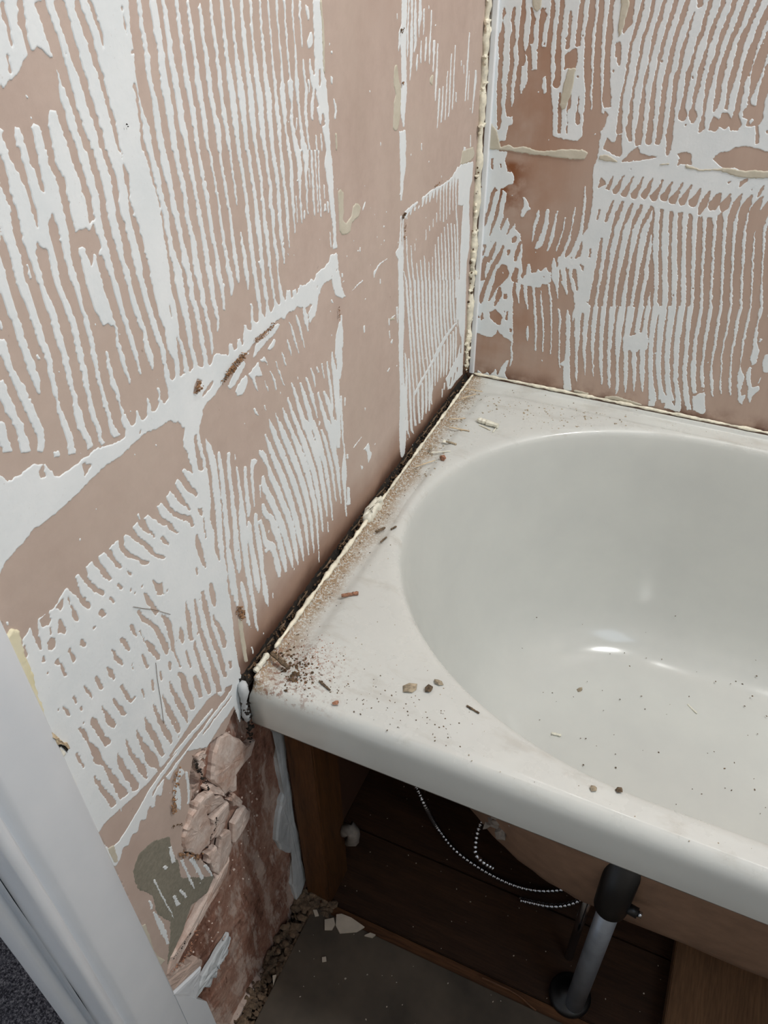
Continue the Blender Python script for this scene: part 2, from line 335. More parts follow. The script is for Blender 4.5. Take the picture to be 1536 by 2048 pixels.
# traced outlines, in units of 0.2 mm on the wall (u along the wall from the corner, v above the bath rim)
DATA = '''
LA+p 3960 3074 3396 3034 3420 2964 3436 2890 3441 2840 3448 2776 3456 2716 3448 2686 3432 2627 3434 2560 3432 2514 3422 2480 3428 2434 3422 2384 3414 2343 3422 2282 3420 2238 3414 2200 3405 2170 3396 2140 3400 2085 3405 2036 4262 2386
LA-s 3896 3009 3903 2980 3902 2948 3900 2923 3899 2908 3882 3009 3890 2980 3892 2949 3892 2924 3896 2908
LA-s 3924 2898 3928 2858 3922 2898 3919 2858
LA-s 3842 3004 3854 2953 3853 2925 3851 2894 3848 2884 3825 3004 3834 2952 3838 2926 3838 2895 3834 2886
LA-p 3967 2840 3953 2827 3938 2839 3917 2850 3902 2853 3877 2873 3852 2887 3848 2893 3830 2890 3811 2899 3771 2864 3762 2874 3770 2848 3766 2820 3776 2774 3779 2738 3800 2742 3822 2754 3833 2748 3848 2715 3861 2720 3878 2724 3896 2732 3902 2724 3934 2726 3958 2744 3962 2734 3991 2736 4006 2748 4024 2775
LA-s 3787 2996 3776 2952 3774 2908 3766 2862 3758 2815 3746 2766 3742 2716 3732 2626 3750 3000 3746 2955 3739 2910 3733 2864 3728 2816 3724 2766 3722 2716 3705 2626
LA-s 3720 2990 3714 2945 3706 2900 3700 2854 3690 2804 3682 2754 3677 2703 3666 2612 3686 2992 3679 2948 3674 2902 3672 2854 3664 2805 3657 2754 3653 2702 3646 2611
LA-s 3646 2984 3643 2938 3630 2891 3625 2843 3615 2792 3609 2742 3603 2688 3598 2640 3598 2598 3624 2985 3618 2940 3607 2892 3603 2844 3596 2793 3592 2741 3587 2688 3582 2638 3592 2596
LA-s 3590 2979 3583 2944 3577 2909 3574 2873 3574 2859 3580 2980 3572 2945 3567 2909 3566 2873 3572 2859
LA-s 3472 2754 3472 2718 3476 2664 3483 2609 3484 2570 3464 2754 3461 2716 3464 2662 3469 2608 3465 2568
LA-s 3458 2955 3460 2888 3454 2955 3455 2888
LA-s 3805 2748 3800 2715 3795 2676 3792 2640 3776 2748 3774 2715 3770 2676 3766 2640
LA-s 3874 2723 3874 2694 3878 2662 3846 2722 3847 2692 3850 2659
LA-s 3940 2732 3941 2704 3942 2676 3903 2730 3904 2701 3908 2673
LA-s 4007 2735 4003 2710 4004 2690 3966 2736 3968 2709 3966 2688
LA+s 3894 2794 3886 2794 3894 2801 3886 2800
LA-s 4004 2688 4000 2664 3990 2626 3984 2588 3982 2562 3980 2531 3980 2504 3978 2483 3966 2689 3966 2664 3966 2626 3968 2588 3970 2562 3970 2530 3970 2504 3974 2482
LA-s 4052 2690 4053 2654 4056 2624 4052 2594 4056 2568 4058 2532 4064 2496 4065 2456 4064 2414 4068 2374 4070 2330 4071 2304 4034 2691 4028 2654 4028 2622 4032 2593 4034 2566 4034 2530 4038 2492 4040 2452 4038 2411 4038 2369 4032 2326 4030 2300
LA-s 3939 2676 3940 2646 3932 2624 3932 2600 3929 2574 3922 2562 3907 2672 3914 2645 3914 2624 3915 2598 3917 2573 3918 2562
LA-s 3872 2661 3878 2632 3873 2601 3868 2573 3866 2542 3869 2510 3870 2480 3874 2458 3849 2658 3854 2630 3852 2602 3840 2572 3842 2540 3841 2506 3847 2478 3843 2454
LA-p 3870 2460 3847 2470 3848 2425 3830 2432 3800 2428 3792 2412 3768 2428 3767 2398 3762 2355 3784 2332 3794 2354 3807 2331 3819 2317 3820 2338 3829 2378 3852 2384 3858 2370 3884 2379 3882 2410
LA-s 3890 2380 3887 2336 3884 2305 3888 2276 3888 2244 3890 2232 3858 2376 3856 2331 3856 2300 3857 2269 3854 2238 3854 2224
LA-s 3791 2338 3792 2285 3790 2220 3787 2188 3758 2332 3757 2279 3751 2213 3746 2182
LA-s 3791 2640 3787 2592 3781 2551 3779 2512 3778 2476 3784 2438 3762 2639 3762 2592 3758 2550 3755 2510 3756 2472 3759 2433
LA-s 3726 2626 3726 2578 3722 2530 3718 2492 3722 2460 3730 2432 3734 2394 3728 2340 3728 2293 3726 2244 3726 2195 3726 2166 3702 2624 3700 2576 3696 2528 3692 2488 3698 2454 3705 2428 3702 2389 3698 2336 3695 2288 3691 2238 3688 2187 3688 2156
LA-s 3662 2611 3659 2574 3654 2538 3658 2493 3660 2453 3664 2424 3665 2387 3665 2319 3665 2272 3664 2221 3662 2170 3662 2140 3640 2610 3638 2574 3633 2536 3634 2489 3641 2450 3642 2421 3634 2382 3634 2313 3636 2266 3632 2215 3626 2162 3626 2131
LA-s 3591 2596 3590 2554 3592 2527 3596 2502 3592 2476 3598 2442 3605 2406 3602 2367 3596 2308 3594 2246 3598 2198 3602 2118 3587 2596 3585 2553 3572 2525 3573 2498 3580 2473 3592 2440 3584 2404 3574 2364 3570 2304 3570 2242 3568 2190 3572 2110
LA-s 4000 2452 3999 2434 4010 2421 4010 2380 4012 2337 4008 2306 4008 2278 3992 2452 3988 2434 3968 2416 3976 2374 3976 2332 3972 2302 3970 2273
LA-s 3918 2502 3936 2486 3945 2456 3944 2414 3946 2372 3950 2328 3950 2282 3948 2254 3912 2501 3912 2480 3910 2451 3913 2409 3920 2368 3916 2324 3909 2276 3908 2248
LA-s 4100 2532 4108 2499 4124 2477 4128 2443 4130 2405 4131 2370 4134 2332 4095 2532 4101 2498 4098 2472 4102 2439 4104 2402 4103 2366 4103 2326
LA-s 4164 2380 4176 2352 4157 2378 4163 2347
LA+s 3992 2638 3995 2590 3988 2638 3991 2590
LA+s 4054 2569 4054 2544 4048 2568 4049 2543
LA+s 4054 2410 4056 2370 4048 2409 4052 2368
LA-s 3479 2569 3471 2514 3464 2464 3458 2414 3456 2356 3460 2298 3463 2234 3465 2183 3472 2132 3476 2066 3465 2568 3458 2513 3456 2464 3452 2412 3448 2354 3448 2295 3450 2232 3446 2178 3448 2126 3449 2058
LA-s 3412 2202 3404 2144 3404 2088 3407 2038 3401 2201 3391 2140 3388 2084 3390 2032
LA+s 4164 2343 4160 2285 4162 2227 4160 2176 4160 2120 4155 2077 4148 2045 4132 2340 4129 2280 4131 2222 4129 2172 4128 2114 4132 2072 4143 2043
LA+s 4101 2318 4096 2243 4094 2180 4090 2126 4096 2071 4102 2030 4100 1992 4105 1944 4106 1894 4106 1850 4114 1803 4068 2314 4069 2238 4067 2176 4066 2120 4074 2064 4080 2022 4084 1987 4082 1938 4078 1886 4076 1839 4083 1789
LA+s 4030 2290 4030 2223 4030 2160 4031 2097 4034 2038 4038 1971 4044 1927 4048 1873 4042 1824 4033 1774 4003 2286 4000 2218 4000 2154 4005 2090 4012 2032 4015 1964 4016 1918 4016 1864 4012 1816 4009 1768
LA+s 3968 2265 3968 2234 3964 2160 3971 2088 3975 2015 3981 1940 3984 1875 3980 1828 3980 1790 3977 1754 3946 2263 3938 2229 3937 2154 3942 2079 3951 2007 3958 1932 3960 1868 3956 1820 3963 1784 3952 1748
LA+s 3910 2242 3907 2194 3908 2144 3910 2086 3914 2020 3916 1968 3920 1907 3918 1845 3920 1791 3923 1750 3894 2240 3889 2190 3881 2138 3886 2079 3896 2014 3899 1962 3900 1900 3896 1838 3894 1783 3879 1738
LA+p 3858 2227 3784 2197 3780 2148 3774 2095 3778 2076 3788 2084 3788 2104 3812 2126 3838 2126 3840 2164 3857 2207
LA+s 3789 2084 3796 2026 3796 1967 3788 1919 3782 1884 3778 2080 3776 2020 3773 1961 3772 1915 3778 1882
LA+s 3750 2177 3742 2096 3736 2022 3730 1958 3720 1890 3724 2172 3718 2090 3712 2016 3709 1952 3715 1888
LA+s 3694 2153 3680 2085 3667 2023 3670 1973 3668 1920 3657 1880 3666 2150 3652 2080 3644 2018 3640 1964 3639 1910 3651 1878
LA+s 3846 2048 3856 2012 3864 1932 3857 1872 3851 1832 3858 1784 3860 1744 3843 2046 3840 2007 3840 1924 3838 1866 3840 1828 3836 1776 3819 1734
LA+s 4246 2254 4244 2234 4230 2203 4226 2166 4222 2116 4218 2065 4212 2012 4207 1966 4207 1928 4221 1881 4210 2257 4201 2236 4201 2201 4200 2162 4192 2112 4184 2060 4180 2007 4174 1958 4178 1914 4198 1867
LA+s 4294 2153 4292 2127 4282 2080 4273 2030 4270 1986 4273 1948 4278 1912 4250 2150 4246 2123 4244 2076 4242 2026 4237 1979 4236 1936 4238 1898
LA+s 4340 2046 4338 2020 4334 1974 4336 1948 4296 2041 4294 2012 4299 1964 4300 1938
LA+s 4196 2304 4203 2273 4189 2302 4197 2271
LA+s 4056 2298 4060 2266 4052 2297 4054 2266
LA+s 4116 2159 4114 2137 4108 2158 4111 2136
LA+s 4056 2075 4057 2064 4050 2073 4052 2062
LA+s 3868 2149 3868 2136 3862 2148 3862 2134
LA+s 4166 1852 4167 1829 4144 1846 4145 1822
LA+p 4387 1934 4349 1862 4288 1853 4252 1857 4212 1836 4183 1764 4112 1752 4056 1758 3992 1757 3931 1729 3874 1720 3810 1736 3758 1727 3709 1733 3634 1726 3582 1732 3568 1602 3619 1642 3666 1655 3730 1668 3802 1677 3860 1670 3924 1663 3981 1672 4074 1666 4140 1658 4196 1652 4278 1652 4341 1654 4389 1638 4452 1630 4490 1602 4529 1602
LA-p 4236 1828 4214 1830 4223 1791 4242 1798
LA-p 4076 1745 4040 1714 4080 1694
LA-s 4168 1808 4191 1772 4164 1806 4167 1758
LA+s 3628 2126 3618 2052 3609 1974 3598 1916 3598 1874 3602 1815 3604 1766 3599 2122 3587 2045 3579 1967 3570 1908 3578 1867 3570 1804 3562 1752
LA+p 3567 2109 3464 2067 3467 2008 3480 1926 3500 1935 3506 1866 3518 1774 3550 1770 3539 1826 3539 1866 3556 1906 3554 1990 3566 2043
LA-s 3502 2071 3506 2032 3506 2012 3494 2068 3496 2028 3502 2010
LA+s 3496 1931 3488 1872 3488 1819 3490 1782 3480 1927 3467 1866 3462 1810 3456 1771
LA+s 3446 2052 3437 1966 3438 1888 3434 1806 3432 1761 3405 2042 3404 1956 3410 1879 3409 1797 3398 1750
LA+s 3380 2026 3374 1947 3371 1866 3370 1782 3372 1744 3346 2017 3345 1938 3342 1856 3342 1772 3335 1732
LA+s 3322 2004 3316 1922 3309 1846 3310 1806 3314 1774 3296 1996 3292 1916 3288 1839 3288 1796 3306 1770
LA+s 3258 1978 3250 1914 3246 1886 3254 1842 3230 1970 3228 1908 3228 1878 3248 1838
LA+s 3192 1952 3196 1909 3172 1945 3183 1904
LA+p 3834 1804 3826 1764 3814 1738 3797 1738 3776 1786 3770 1768 3764 1740 3752 1722 3735 1732 3714 1804 3706 1798 3707 1748 3702 1730 3676 1727 3662 1744 3652 1804 3642 1798 3650 1754 3636 1725 3608 1739 3592 1788 3544 1788 3498 1780 3468 1774 3434 1778 3382 1754 3345 1744 3320 1738 3302 1764 3272 1760 3216 1731 3208 1705 3182 1764 3163 1752 3167 1721 3138 1716 3128 1758 3108 1747 3108 1716 3085 1718 3068 1790 3052 1779 3052 1762 3018 1742 3014 1793 3006 1860 2996 1856 2991 1827 2994 1776 2958 1760 2952 1810 2939 1850 2924 1844 2930 1780 2897 1742 2888 1828 2872 1822 2860 1759 2819 1774 2835 1692 2915 1696 3004 1694 3072 1672 3130 1658 3194 1640 3240 1636 3287 1619 3335 1599 3378 1596 3414 1588 3435 1564 3456 1534 3475 1504 3473 1474 3468 1416 3486 1427 3490 1485 3498 1518 3512 1507 3526 1452 3555 1470 3578 1502 3578 1529 3554 1565 3569 1600 3578 1626 3596 1616 3613 1642 3668 1659 3715 1661 3739 1676 3796 1676 3834 1678 3864 1668 3878 1674
LA-p 3431 1721 3398 1700 3437 1676 3428 1663 3460 1678 3456 1700
LA-s 3339 1668 3378 1658 3418 1642 3326 1654 3363 1642 3412 1634
LA-s 3442 1796 3467 1784 3432 1788 3454 1772
LA+s 3386 2964 3394 2899 3395 2848 3398 2798 3402 2744 3403 2690 3406 2620 3406 2550 3366 2964 3373 2898 3372 2848 3373 2796 3376 2742 3374 2688 3374 2616 3374 2546
LA+s 3329 2958 3332 2878 3334 2814 3341 2748 3341 2678 3340 2606 3339 2534 3296 2958 3296 2877 3300 2812 3304 2744 3301 2674 3304 2602 3310 2530
LA+s 3273 2954 3276 2885 3281 2806 3282 2738 3282 2682 3282 2594 3270 2518 3252 2953 3249 2884 3252 2804 3251 2736 3248 2678 3250 2590 3249 2516
LA+s 3207 2948 3212 2878 3212 2797 3220 2728 3217 2670 3216 2610 3212 2505 3190 2947 3190 2876 3190 2796 3189 2726 3188 2667 3184 2606 3192 2502
LA+s 3146 2942 3152 2870 3152 2788 3155 2732 3164 2690 3156 2629 3156 2568 3149 2490 3130 2941 3133 2870 3130 2787 3130 2730 3128 2686 3129 2626 3128 2564 3134 2488
LA+s 3074 2922 3088 2904 3090 2836 3092 2766 3094 2708 3099 2648 3090 2591 3086 2546 3085 2476 3068 2921 3068 2903 3070 2835 3067 2764 3068 2705 3070 2646 3061 2588 3051 2542 3064 2472
LA+s 3022 2930 3028 2856 3026 2770 3032 2704 3032 2636 3033 2574 3024 2461 3006 2929 3008 2855 3006 2769 3006 2700 3009 2634 3003 2570 3004 2458
LA+s 2962 2924 2966 2834 2972 2748 2974 2672 2972 2625 2974 2546 2966 2448 2944 2924 2945 2834 2945 2746 2938 2668 2931 2620 2936 2540 2943 2444
LA+s 2900 2918 2905 2813 2911 2724 2915 2646 2916 2566 2912 2435 2886 2918 2887 2812 2886 2722 2874 2642 2877 2561 2886 2430
LA+s 2840 2912 2850 2791 2850 2683 2854 2604 2856 2522 2849 2420 2822 2912 2825 2789 2821 2680 2814 2598 2820 2516 2822 2415
LA+s 2781 2907 2788 2768 2795 2674 2794 2592 2796 2509 2790 2406 2763 2906 2772 2766 2765 2671 2753 2587 2758 2503 2762 2401
LA+s 2714 2901 2725 2760 2731 2664 2732 2598 2732 2496 2730 2392 2700 2900 2708 2758 2707 2662 2690 2592 2696 2490 2704 2388
LA+s 3399 2550 3411 2498 3400 2446 3398 2388 3394 2335 3388 2276 3388 2214 3392 2166 3381 2097 3388 2030 3372 2546 3368 2492 3369 2442 3367 2384 3364 2330 3364 2272 3356 2207 3351 2156 3348 2088 3354 2018
LA+s 3334 2535 3334 2466 3326 2392 3334 2310 3328 2239 3330 2187 3332 2115 3320 2036 3324 2004 3309 2532 3307 2462 3302 2387 3306 2305 3294 2232 3293 2178 3294 2106 3292 2028 3294 1994
LA+s 3272 2520 3272 2450 3263 2364 3264 2272 3262 2182 3262 2108 3260 2051 3262 1978 3248 2517 3242 2446 3240 2360 3236 2266 3232 2175 3233 2101 3228 2042 3232 1968
LA+s 3210 2506 3208 2424 3204 2340 3206 2243 3200 2162 3200 2094 3198 2008 3192 1950 3190 2504 3184 2421 3180 2336 3180 2237 3176 2156 3172 2086 3172 2000 3173 1944
LA+s 3144 2490 3140 2398 3134 2300 3140 2197 3138 2121 3138 2043 3134 1983 3135 1944 3127 2488 3125 2395 3118 2296 3119 2192 3113 2115 3105 2034 3104 1973 3127 1940
LA+s 3082 2476 3082 2382 3078 2290 3073 2231 3078 2150 3080 2062 3079 2010 3073 1974 3066 2474 3064 2379 3061 2286 3056 2227 3056 2144 3054 2055 3052 2002 3066 1972
LA+s 3022 2462 3020 2387 3018 2312 3014 2258 3005 2460 3004 2384 3003 2310 3008 2256
LA+s 3010 2166 3016 2118 3018 2040 3014 1966 3010 1917 3002 2164 2999 2114 2990 2032 2990 1958 3005 1915
LA+s 2967 2449 2958 2350 2957 2232 2959 2138 2964 2060 2960 1978 2956 1853 2941 2445 2935 2345 2934 2227 2932 2130 2932 2052 2928 1968 2923 1842
LA+s 2906 2434 2898 2334 2896 2222 2900 2138 2897 2046 2895 1954 2899 1831 2881 2430 2874 2329 2868 2216 2864 2129 2868 2038 2870 1946 2876 1822
LA+s 2847 2421 2836 2328 2838 2216 2844 2120 2838 2038 2834 1932 2826 1841 2823 2417 2815 2324 2816 2212 2812 2112 2812 2030 2818 1926 2814 1838
LA+s 2952 2102 2956 2012 2946 1916 2950 1862 2932 2096 2934 2006 2928 1910 2930 1856
LA+s 2912 2012 2892 1926 2892 1838 2896 2008 2872 1920 2866 1830
LA+s 2838 2064 2838 1986 2834 1888 2830 1814 2816 2057 2818 1980 2817 1883 2808 1806
LA+s 2782 2406 2779 2336 2772 2265 2786 2196 2779 2164 2780 2106 2780 2028 2774 1979 2770 1930 2772 1864 2768 1812 2758 2402 2757 2333 2747 2259 2756 2189 2746 2156 2755 2098 2754 2022 2750 1972 2759 1926 2757 1860 2744 1804
LA+s 2732 2394 2724 2336 2717 2264 2719 2192 2725 2118 2726 2042 2718 1976 2712 1918 2707 2390 2691 2330 2691 2258 2693 2186 2696 2110 2700 2034 2700 1970 2705 1916
LA+s 2666 2379 2672 2338 2664 2279 2659 2220 2660 2160 2661 2099 2661 2036 2658 1972 2646 2375 2643 2332 2642 2274 2638 2214 2634 2153 2636 2092 2646 2032 2652 1970
LA+s 2606 2364 2598 2306 2604 2219 2604 2144 2600 2080 2600 2023 2578 2360 2570 2300 2576 2212 2582 2138 2588 2077 2594 2022
LA+s 2542 2349 2532 2274 2534 2216 2536 2155 2538 2092 2534 2044 2493 2340 2495 2266 2512 2210 2522 2152 2522 2088 2528 2042
LA+s 2479 2335 2477 2276 2478 2231 2474 2168 2480 2108 2478 2065 2426 2323 2439 2266 2458 2226 2460 2165 2467 2104 2468 2062
LA+s 2410 2319 2417 2230 2420 2138 2417 2056 2411 2032 2392 2315 2398 2226 2402 2133 2406 2054 2406 2030
LA+s 2377 2312 2380 2220 2380 2126 2382 2046 2360 2308 2370 2218 2368 2124 2373 2044
LA+s 2345 2304 2354 2183 2358 2055 2352 2017 2333 2301 2344 2180 2345 2052 2346 2016
LA+s 2442 2252 2440 2168 2434 2250 2434 2167
LA+s 2566 2172 2573 2056 2558 2170 2564 2054
LA+s 2508 2094 2512 2056 2491 2088 2505 2054
LA+s 2310 2152 2314 2078 2302 2150 2304 2076
LA+s 2316 2062 2322 2028 2298 2058 2301 2022
LA+s 2288 2068 2288 2010 2274 2064 2273 2006
LA+s 2262 2291 2292 2230 2280 2162 2266 2094 2258 2008 2250 1954 2242 1882 2255 1833 2224 2282 2216 2211 2216 2148 2216 2082 2214 1996 2210 1943 2212 1872 2210 1818
LA+p 2208 1792 2280 1816 2300 1787 2331 1780 2437 1776 2463 1746 2482 1772 2510 1768 2547 1764 2594 1772 2648 1782 2711 1804 2731 1764 2440 1646 2404 1687 2364 1701 2288 1690 2264 1612 2243 1584 2188 1551 2138 1542 2182 1619 2202 1704
LA-s 2739 1800 2728 1776 2724 1797 2716 1773
LA-s 2674 1794 2679 1757 2659 1787 2666 1752
LA-s 2628 1786 2632 1756 2612 1780 2619 1750
LA-s 2607 1766 2570 1770 2612 1769 2590 1785
LA+s 2598 1769 2592 1763 2578 1771 2572 1765
LA-s 2536 1763 2520 1774 2544 1767 2540 1784
LA+s 2280 1926 2276 1847 2271 1924 2266 1844
LA+s 2242 1654 2245 1590 2230 1649 2232 1584
LF+p 2142 2084 2114 2052 2134 1936 2104 1909 2058 1910 2064 1849 2156 1868 2178 1896 2170 2034 2174 2082
LA+s 2659 2894 2661 2822 2662 2751 2666 2679 2668 2616 2670 2527 2668 2447 2670 2376 2649 2894 2650 2820 2651 2750 2648 2676 2644 2614 2642 2523 2640 2442 2648 2372
LA+s 2600 2888 2602 2814 2601 2755 2602 2682 2608 2632 2621 2583 2620 2518 2612 2449 2607 2406 2608 2361 2582 2887 2588 2814 2590 2754 2588 2680 2586 2629 2584 2578 2586 2512 2595 2446 2586 2403 2578 2356
LA+s 2546 2883 2546 2808 2549 2748 2547 2673 2546 2622 2560 2606 2554 2558 2545 2517 2565 2480 2558 2436 2552 2379 2548 2346 2526 2882 2532 2807 2533 2746 2533 2672 2529 2620 2514 2600 2526 2554 2530 2514 2536 2474 2534 2434 2516 2374 2506 2340
LA+s 2482 2877 2484 2813 2483 2740 2490 2678 2492 2626 2502 2588 2497 2534 2492 2479 2492 2437 2490 2394 2494 2334 2466 2876 2472 2812 2474 2738 2472 2675 2474 2624 2472 2584 2476 2532 2474 2476 2468 2434 2460 2389 2437 2324
LA+s 2428 2872 2432 2820 2426 2770 2424 2706 2404 2870 2417 2818 2414 2768 2418 2706
LA+s 2424 2673 2432 2630 2423 2588 2430 2536 2440 2483 2438 2426 2436 2368 2430 2320 2418 2672 2411 2627 2408 2586 2405 2532 2418 2479 2418 2422 2418 2365 2405 2316
LA+s 2375 2847 2376 2825 2362 2790 2352 2846 2346 2823 2358 2789
LA+s 2350 2753 2379 2724 2374 2698 2338 2751 2330 2716 2356 2694
LA+s 2368 2660 2376 2620 2372 2580 2362 2538 2383 2486 2386 2430 2360 2658 2351 2618 2328 2574 2344 2534 2358 2481 2370 2426
LA+s 2398 2590 2394 2535 2382 2588 2384 2534
LA+s 2510 2469 2526 2417 2502 2468 2517 2415
LA+s 2360 2372 2360 2304 2348 2370 2346 2300
LA+s 2312 2364 2316 2294 2302 2362 2302 2290
LA+s 2312 2860 2318 2781 2322 2705 2330 2626 2334 2572 2330 2516 2308 2455 2289 2364 2268 2281 2257 2856 2249 2774 2252 2696 2254 2616 2237 2560 2230 2502 2228 2444 2228 2354 2226 2274
LA-s 2296 2608 2300 2568 2299 2546 2280 2606 2280 2565 2292 2545
LA-s 2294 2437 2296 2396 2274 2434 2268 2392
LA+s 2338 2476 2316 2400 2300 2471 2302 2398
LA+s 2194 2570 2192 2533 2174 2567 2178 2531
LA+s 2176 2478 2170 2430 2175 2390 2165 2477 2146 2426 2164 2387
LF+s 2172 2340 2177 2260 2157 2337 2161 2257
LF+s 2255 2850 2250 2748 2254 2670 2259 2589 2236 2849 2230 2746 2233 2667 2242 2586
LA+p 3102 1702 3066 1792 3053 1782 3050 1758 3022 1746 3004 1791 3004 1861 2991 1851 2994 1786 2980 1758 2956 1757 2945 1810 2926 1788 2901 1751 2889 1809 2870 1779 2851 1752 2824 1764 2824 1823 2789 1768 2772 1766 2773 1829 2748 1806 2734 1763 2712 1759 2712 1808 2682 1780 2682 1756 2660 1752 2641 1780 2638 1748 2570 1735 2538 1756 2518 1762 2512 1746 2462 1755 2318 1700 2380 1694 2424 1667 2447 1646 2516 1650 2572 1659 2633 1694 2662 1686 2714 1699 2754 1678 2776 1702 2835 1704 2909 1714 2966 1712 3016 1706 3004 1683 3052 1682 3102 1670 3133 1698 3188 1684 3268 1630 3293 1616 3258 1750 3213 1732 3205 1706 3190 1765 3164 1753 3166 1714 3136 1718 3126 1758 3110 1746
LA+s 2946 1948 2950 1877 2950 1825 2948 1798 2925 1941 2930 1870 2936 1820 2933 1792
LA+s 2892 1927 2888 1852 2888 1804 2870 1920 2866 1845 2869 1797
LA+s 2826 1902 2832 1826 2810 1897 2817 1820
LA+s 2772 1882 2774 1824 2762 1879 2762 1821
LA+s 2595 1782 2600 1766 2569 1772 2570 1754
LA+p 2540 1590 2540 1620 2498 1642 2474 1668 2431 1655 2454 1594 2478 1574 2507 1576 2529 1563
LA+s 2586 1663 2583 1607 2559 1535 2559 1654 2542 1593 2548 1531
LA+s 2814 1690 2874 1688 2940 1675 3004 1668 3037 1625 2797 1674 2842 1656 2915 1648 2970 1636 3030 1620
LA+s 2860 1636 2870 1628 2900 1616 2918 1611 2848 1629 2850 1613 2877 1594 2910 1600
LA+s 3112 1648 3179 1633 3220 1606 3238 1584 3090 1627 3141 1598 3187 1576 3222 1570
LA+s 3108 1578 3154 1568 3186 1550 3203 1541 3093 1565 3106 1528 3144 1507 3182 1513
LA+p 3085 1572 2998 1586 2994 1546 2978 1503 3036 1538 3038 1495 3026 1450 3055 1490 3061 1536
LA+p 2984 1589 2946 1594 2925 1531 2955 1570 2972 1568
LA+s 2656 1660 2649 1621 2628 1552 2599 1463 2649 1658 2623 1614 2609 1546 2592 1461
LA+s 2724 1660 2704 1621 2690 1556 2656 1464 2717 1658 2688 1617 2669 1549 2648 1462
LA+s 2754 1580 2744 1536 2728 1484 2744 1578 2724 1529 2721 1481
LA+s 2804 1546 2798 1502 2779 1452 2796 1542 2782 1496 2774 1451
LA+s 2867 1526 2846 1454 2814 1368 2860 1524 2834 1451 2806 1366
LA+s 2920 1502 2903 1448 2884 1385 2908 1499 2886 1442 2876 1382
LA+s 2969 1478 2957 1416 2963 1476 2949 1414
LA+p 3083 1400 3067 1396 3046 1336 3074 1364
LA+s 3000 1368 2986 1329 2994 1366 2982 1328
LA+s 2976 1281 2971 1214 2957 1158 2968 1278 2947 1204 2928 1148
LA+s 2915 1276 2895 1168 2906 1272 2866 1156
LA+s 2852 1272 2840 1200 2816 1120 2842 1268 2806 1187 2781 1107
LA+s 2801 1300 2784 1218 2764 1149 2732 1070 2788 1296 2758 1210 2724 1136 2702 1059
LA+s 2754 1355 2731 1260 2707 1151 2677 1036 2740 1351 2700 1250 2662 1133 2625 1014
LA+s 2676 1316 2652 1217 2630 1120 2608 996 2658 1310 2614 1203 2583 1099 2558 973
LA+s 2616 1316 2588 1212 2559 1110 2530 1029 2598 1310 2555 1199 2530 1098 2520 1024
LA+s 2562 1341 2546 1286 2523 1207 2552 1338 2522 1277 2516 1204
LA+s 2501 1313 2488 1272 2487 1308 2469 1266
LA+s 2446 1309 2432 1211 2436 1304 2422 1207
LA+s 2512 1174 2490 1076 2462 975 2443 897 2493 1167 2455 1062 2420 958 2390 874
LA+s 2446 1144 2424 1068 2394 968 2370 854 2426 1138 2378 1051 2352 948 2320 831
LA+s 2390 1292 2386 1204 2375 1086 2359 978 2378 1287 2360 1192 2343 1071 2348 972
LA+s 2332 1318 2339 1226 2330 1133 2326 1042 2322 947 2311 822 2320 1312 2290 1205 2264 1102 2264 1010 2265 916 2288 809
LA+s 2225 1438 2275 1368 2290 1288 2278 1208 2284 1130 2209 1430 2210 1336 2212 1253 2217 1178 2250 1111
LA+s 2210 1470 2212 1360 2206 1278 2194 1463 2192 1352 2196 1274
LA+s 2258 1018 2264 908 2268 796 2240 1008 2244 897 2251 787
LA+s 2690 1355 2690 1337 2676 1348 2681 1332
LA+s 1946 1292 1940 1248 1924 1284 1922 1241
LA+s 2210 980 2212 924 2198 973 2201 918
LA+s 2306 1590 2293 1566 2292 1588 2278 1564
LA+p 4558 1403 4533 1373 4538 1338 4532 1314 4517 1312 4506 1332 4472 1350 4428 1353 4368 1341 4292 1366 4238 1383 4174 1380 4108 1378 4042 1370 3978 1364 3915 1366 3842 1360 3774 1358 3716 1368 3660 1388 3601 1416 3560 1356 3568 1473 3580 1520 3553 1564 3524 1638 3451 1597 3476 1496 3468 1396 3466 1308 3478 1162 3506 1058 3498 986 3482 832 3474 683 3472 583 3506 262 3505 70 3516 -56 3586 -276 3601 -172 3606 -111 3668 -114 3750 -112 3806 -120 3858 -134 3949 -30 3988 6 4099 -6 4138 -23 4153 30 4204 -50 4230 -2 4262 -68 4284 -12 4324 -66 4348 -28 4386 -68 4414 -38 4450 -75 4478 -48 4512 -88 4550 -90 4566 128 4568 864 4554 1352
LA-s 4465 1396 4468 1346 4466 1300 4468 1263 4467 1236 4431 1375 4441 1328 4454 1292 4459 1258 4462 1233
LA-p 4424 1344 4380 1344 4390 1306 4405 1292 4429 1312
LA-p 4360 1338 4318 1346 4327 1312 4346 1325
LA-s 4298 1426 4286 1369 4270 1318 4258 1284 4250 1236 4242 1220 4246 1412 4244 1356 4247 1312 4242 1282 4226 1231 4230 1214
LA-s 4232 1432 4226 1378 4217 1334 4203 1295 4184 1248 4167 1214 4187 1414 4190 1361 4198 1328 4187 1296 4168 1250 4156 1215
LA-s 4144 1180 4128 1142 4132 1180 4120 1142
LA-s 4170 1430 4154 1372 4146 1336 4131 1285 4114 1244 4141 1424 4130 1366 4124 1332 4110 1282 4102 1242
LA-s 4108 1420 4091 1360 4078 1324 4066 1278 4044 1246 4078 1414 4066 1356 4061 1320 4050 1278 4037 1248
LA-p 4031 1226 4007 1194 4003 1171 4018 1194
LA-s 4026 1418 4025 1362 4021 1320 4001 1270 3970 1232 3936 1174 3907 1154 3988 1398 3994 1345 4001 1314 3983 1275 3960 1237 3922 1184 3904 1160
LA-s 4299 1332 4302 1277 4309 1237 4302 1210 4293 1329 4294 1273 4286 1224 4295 1205
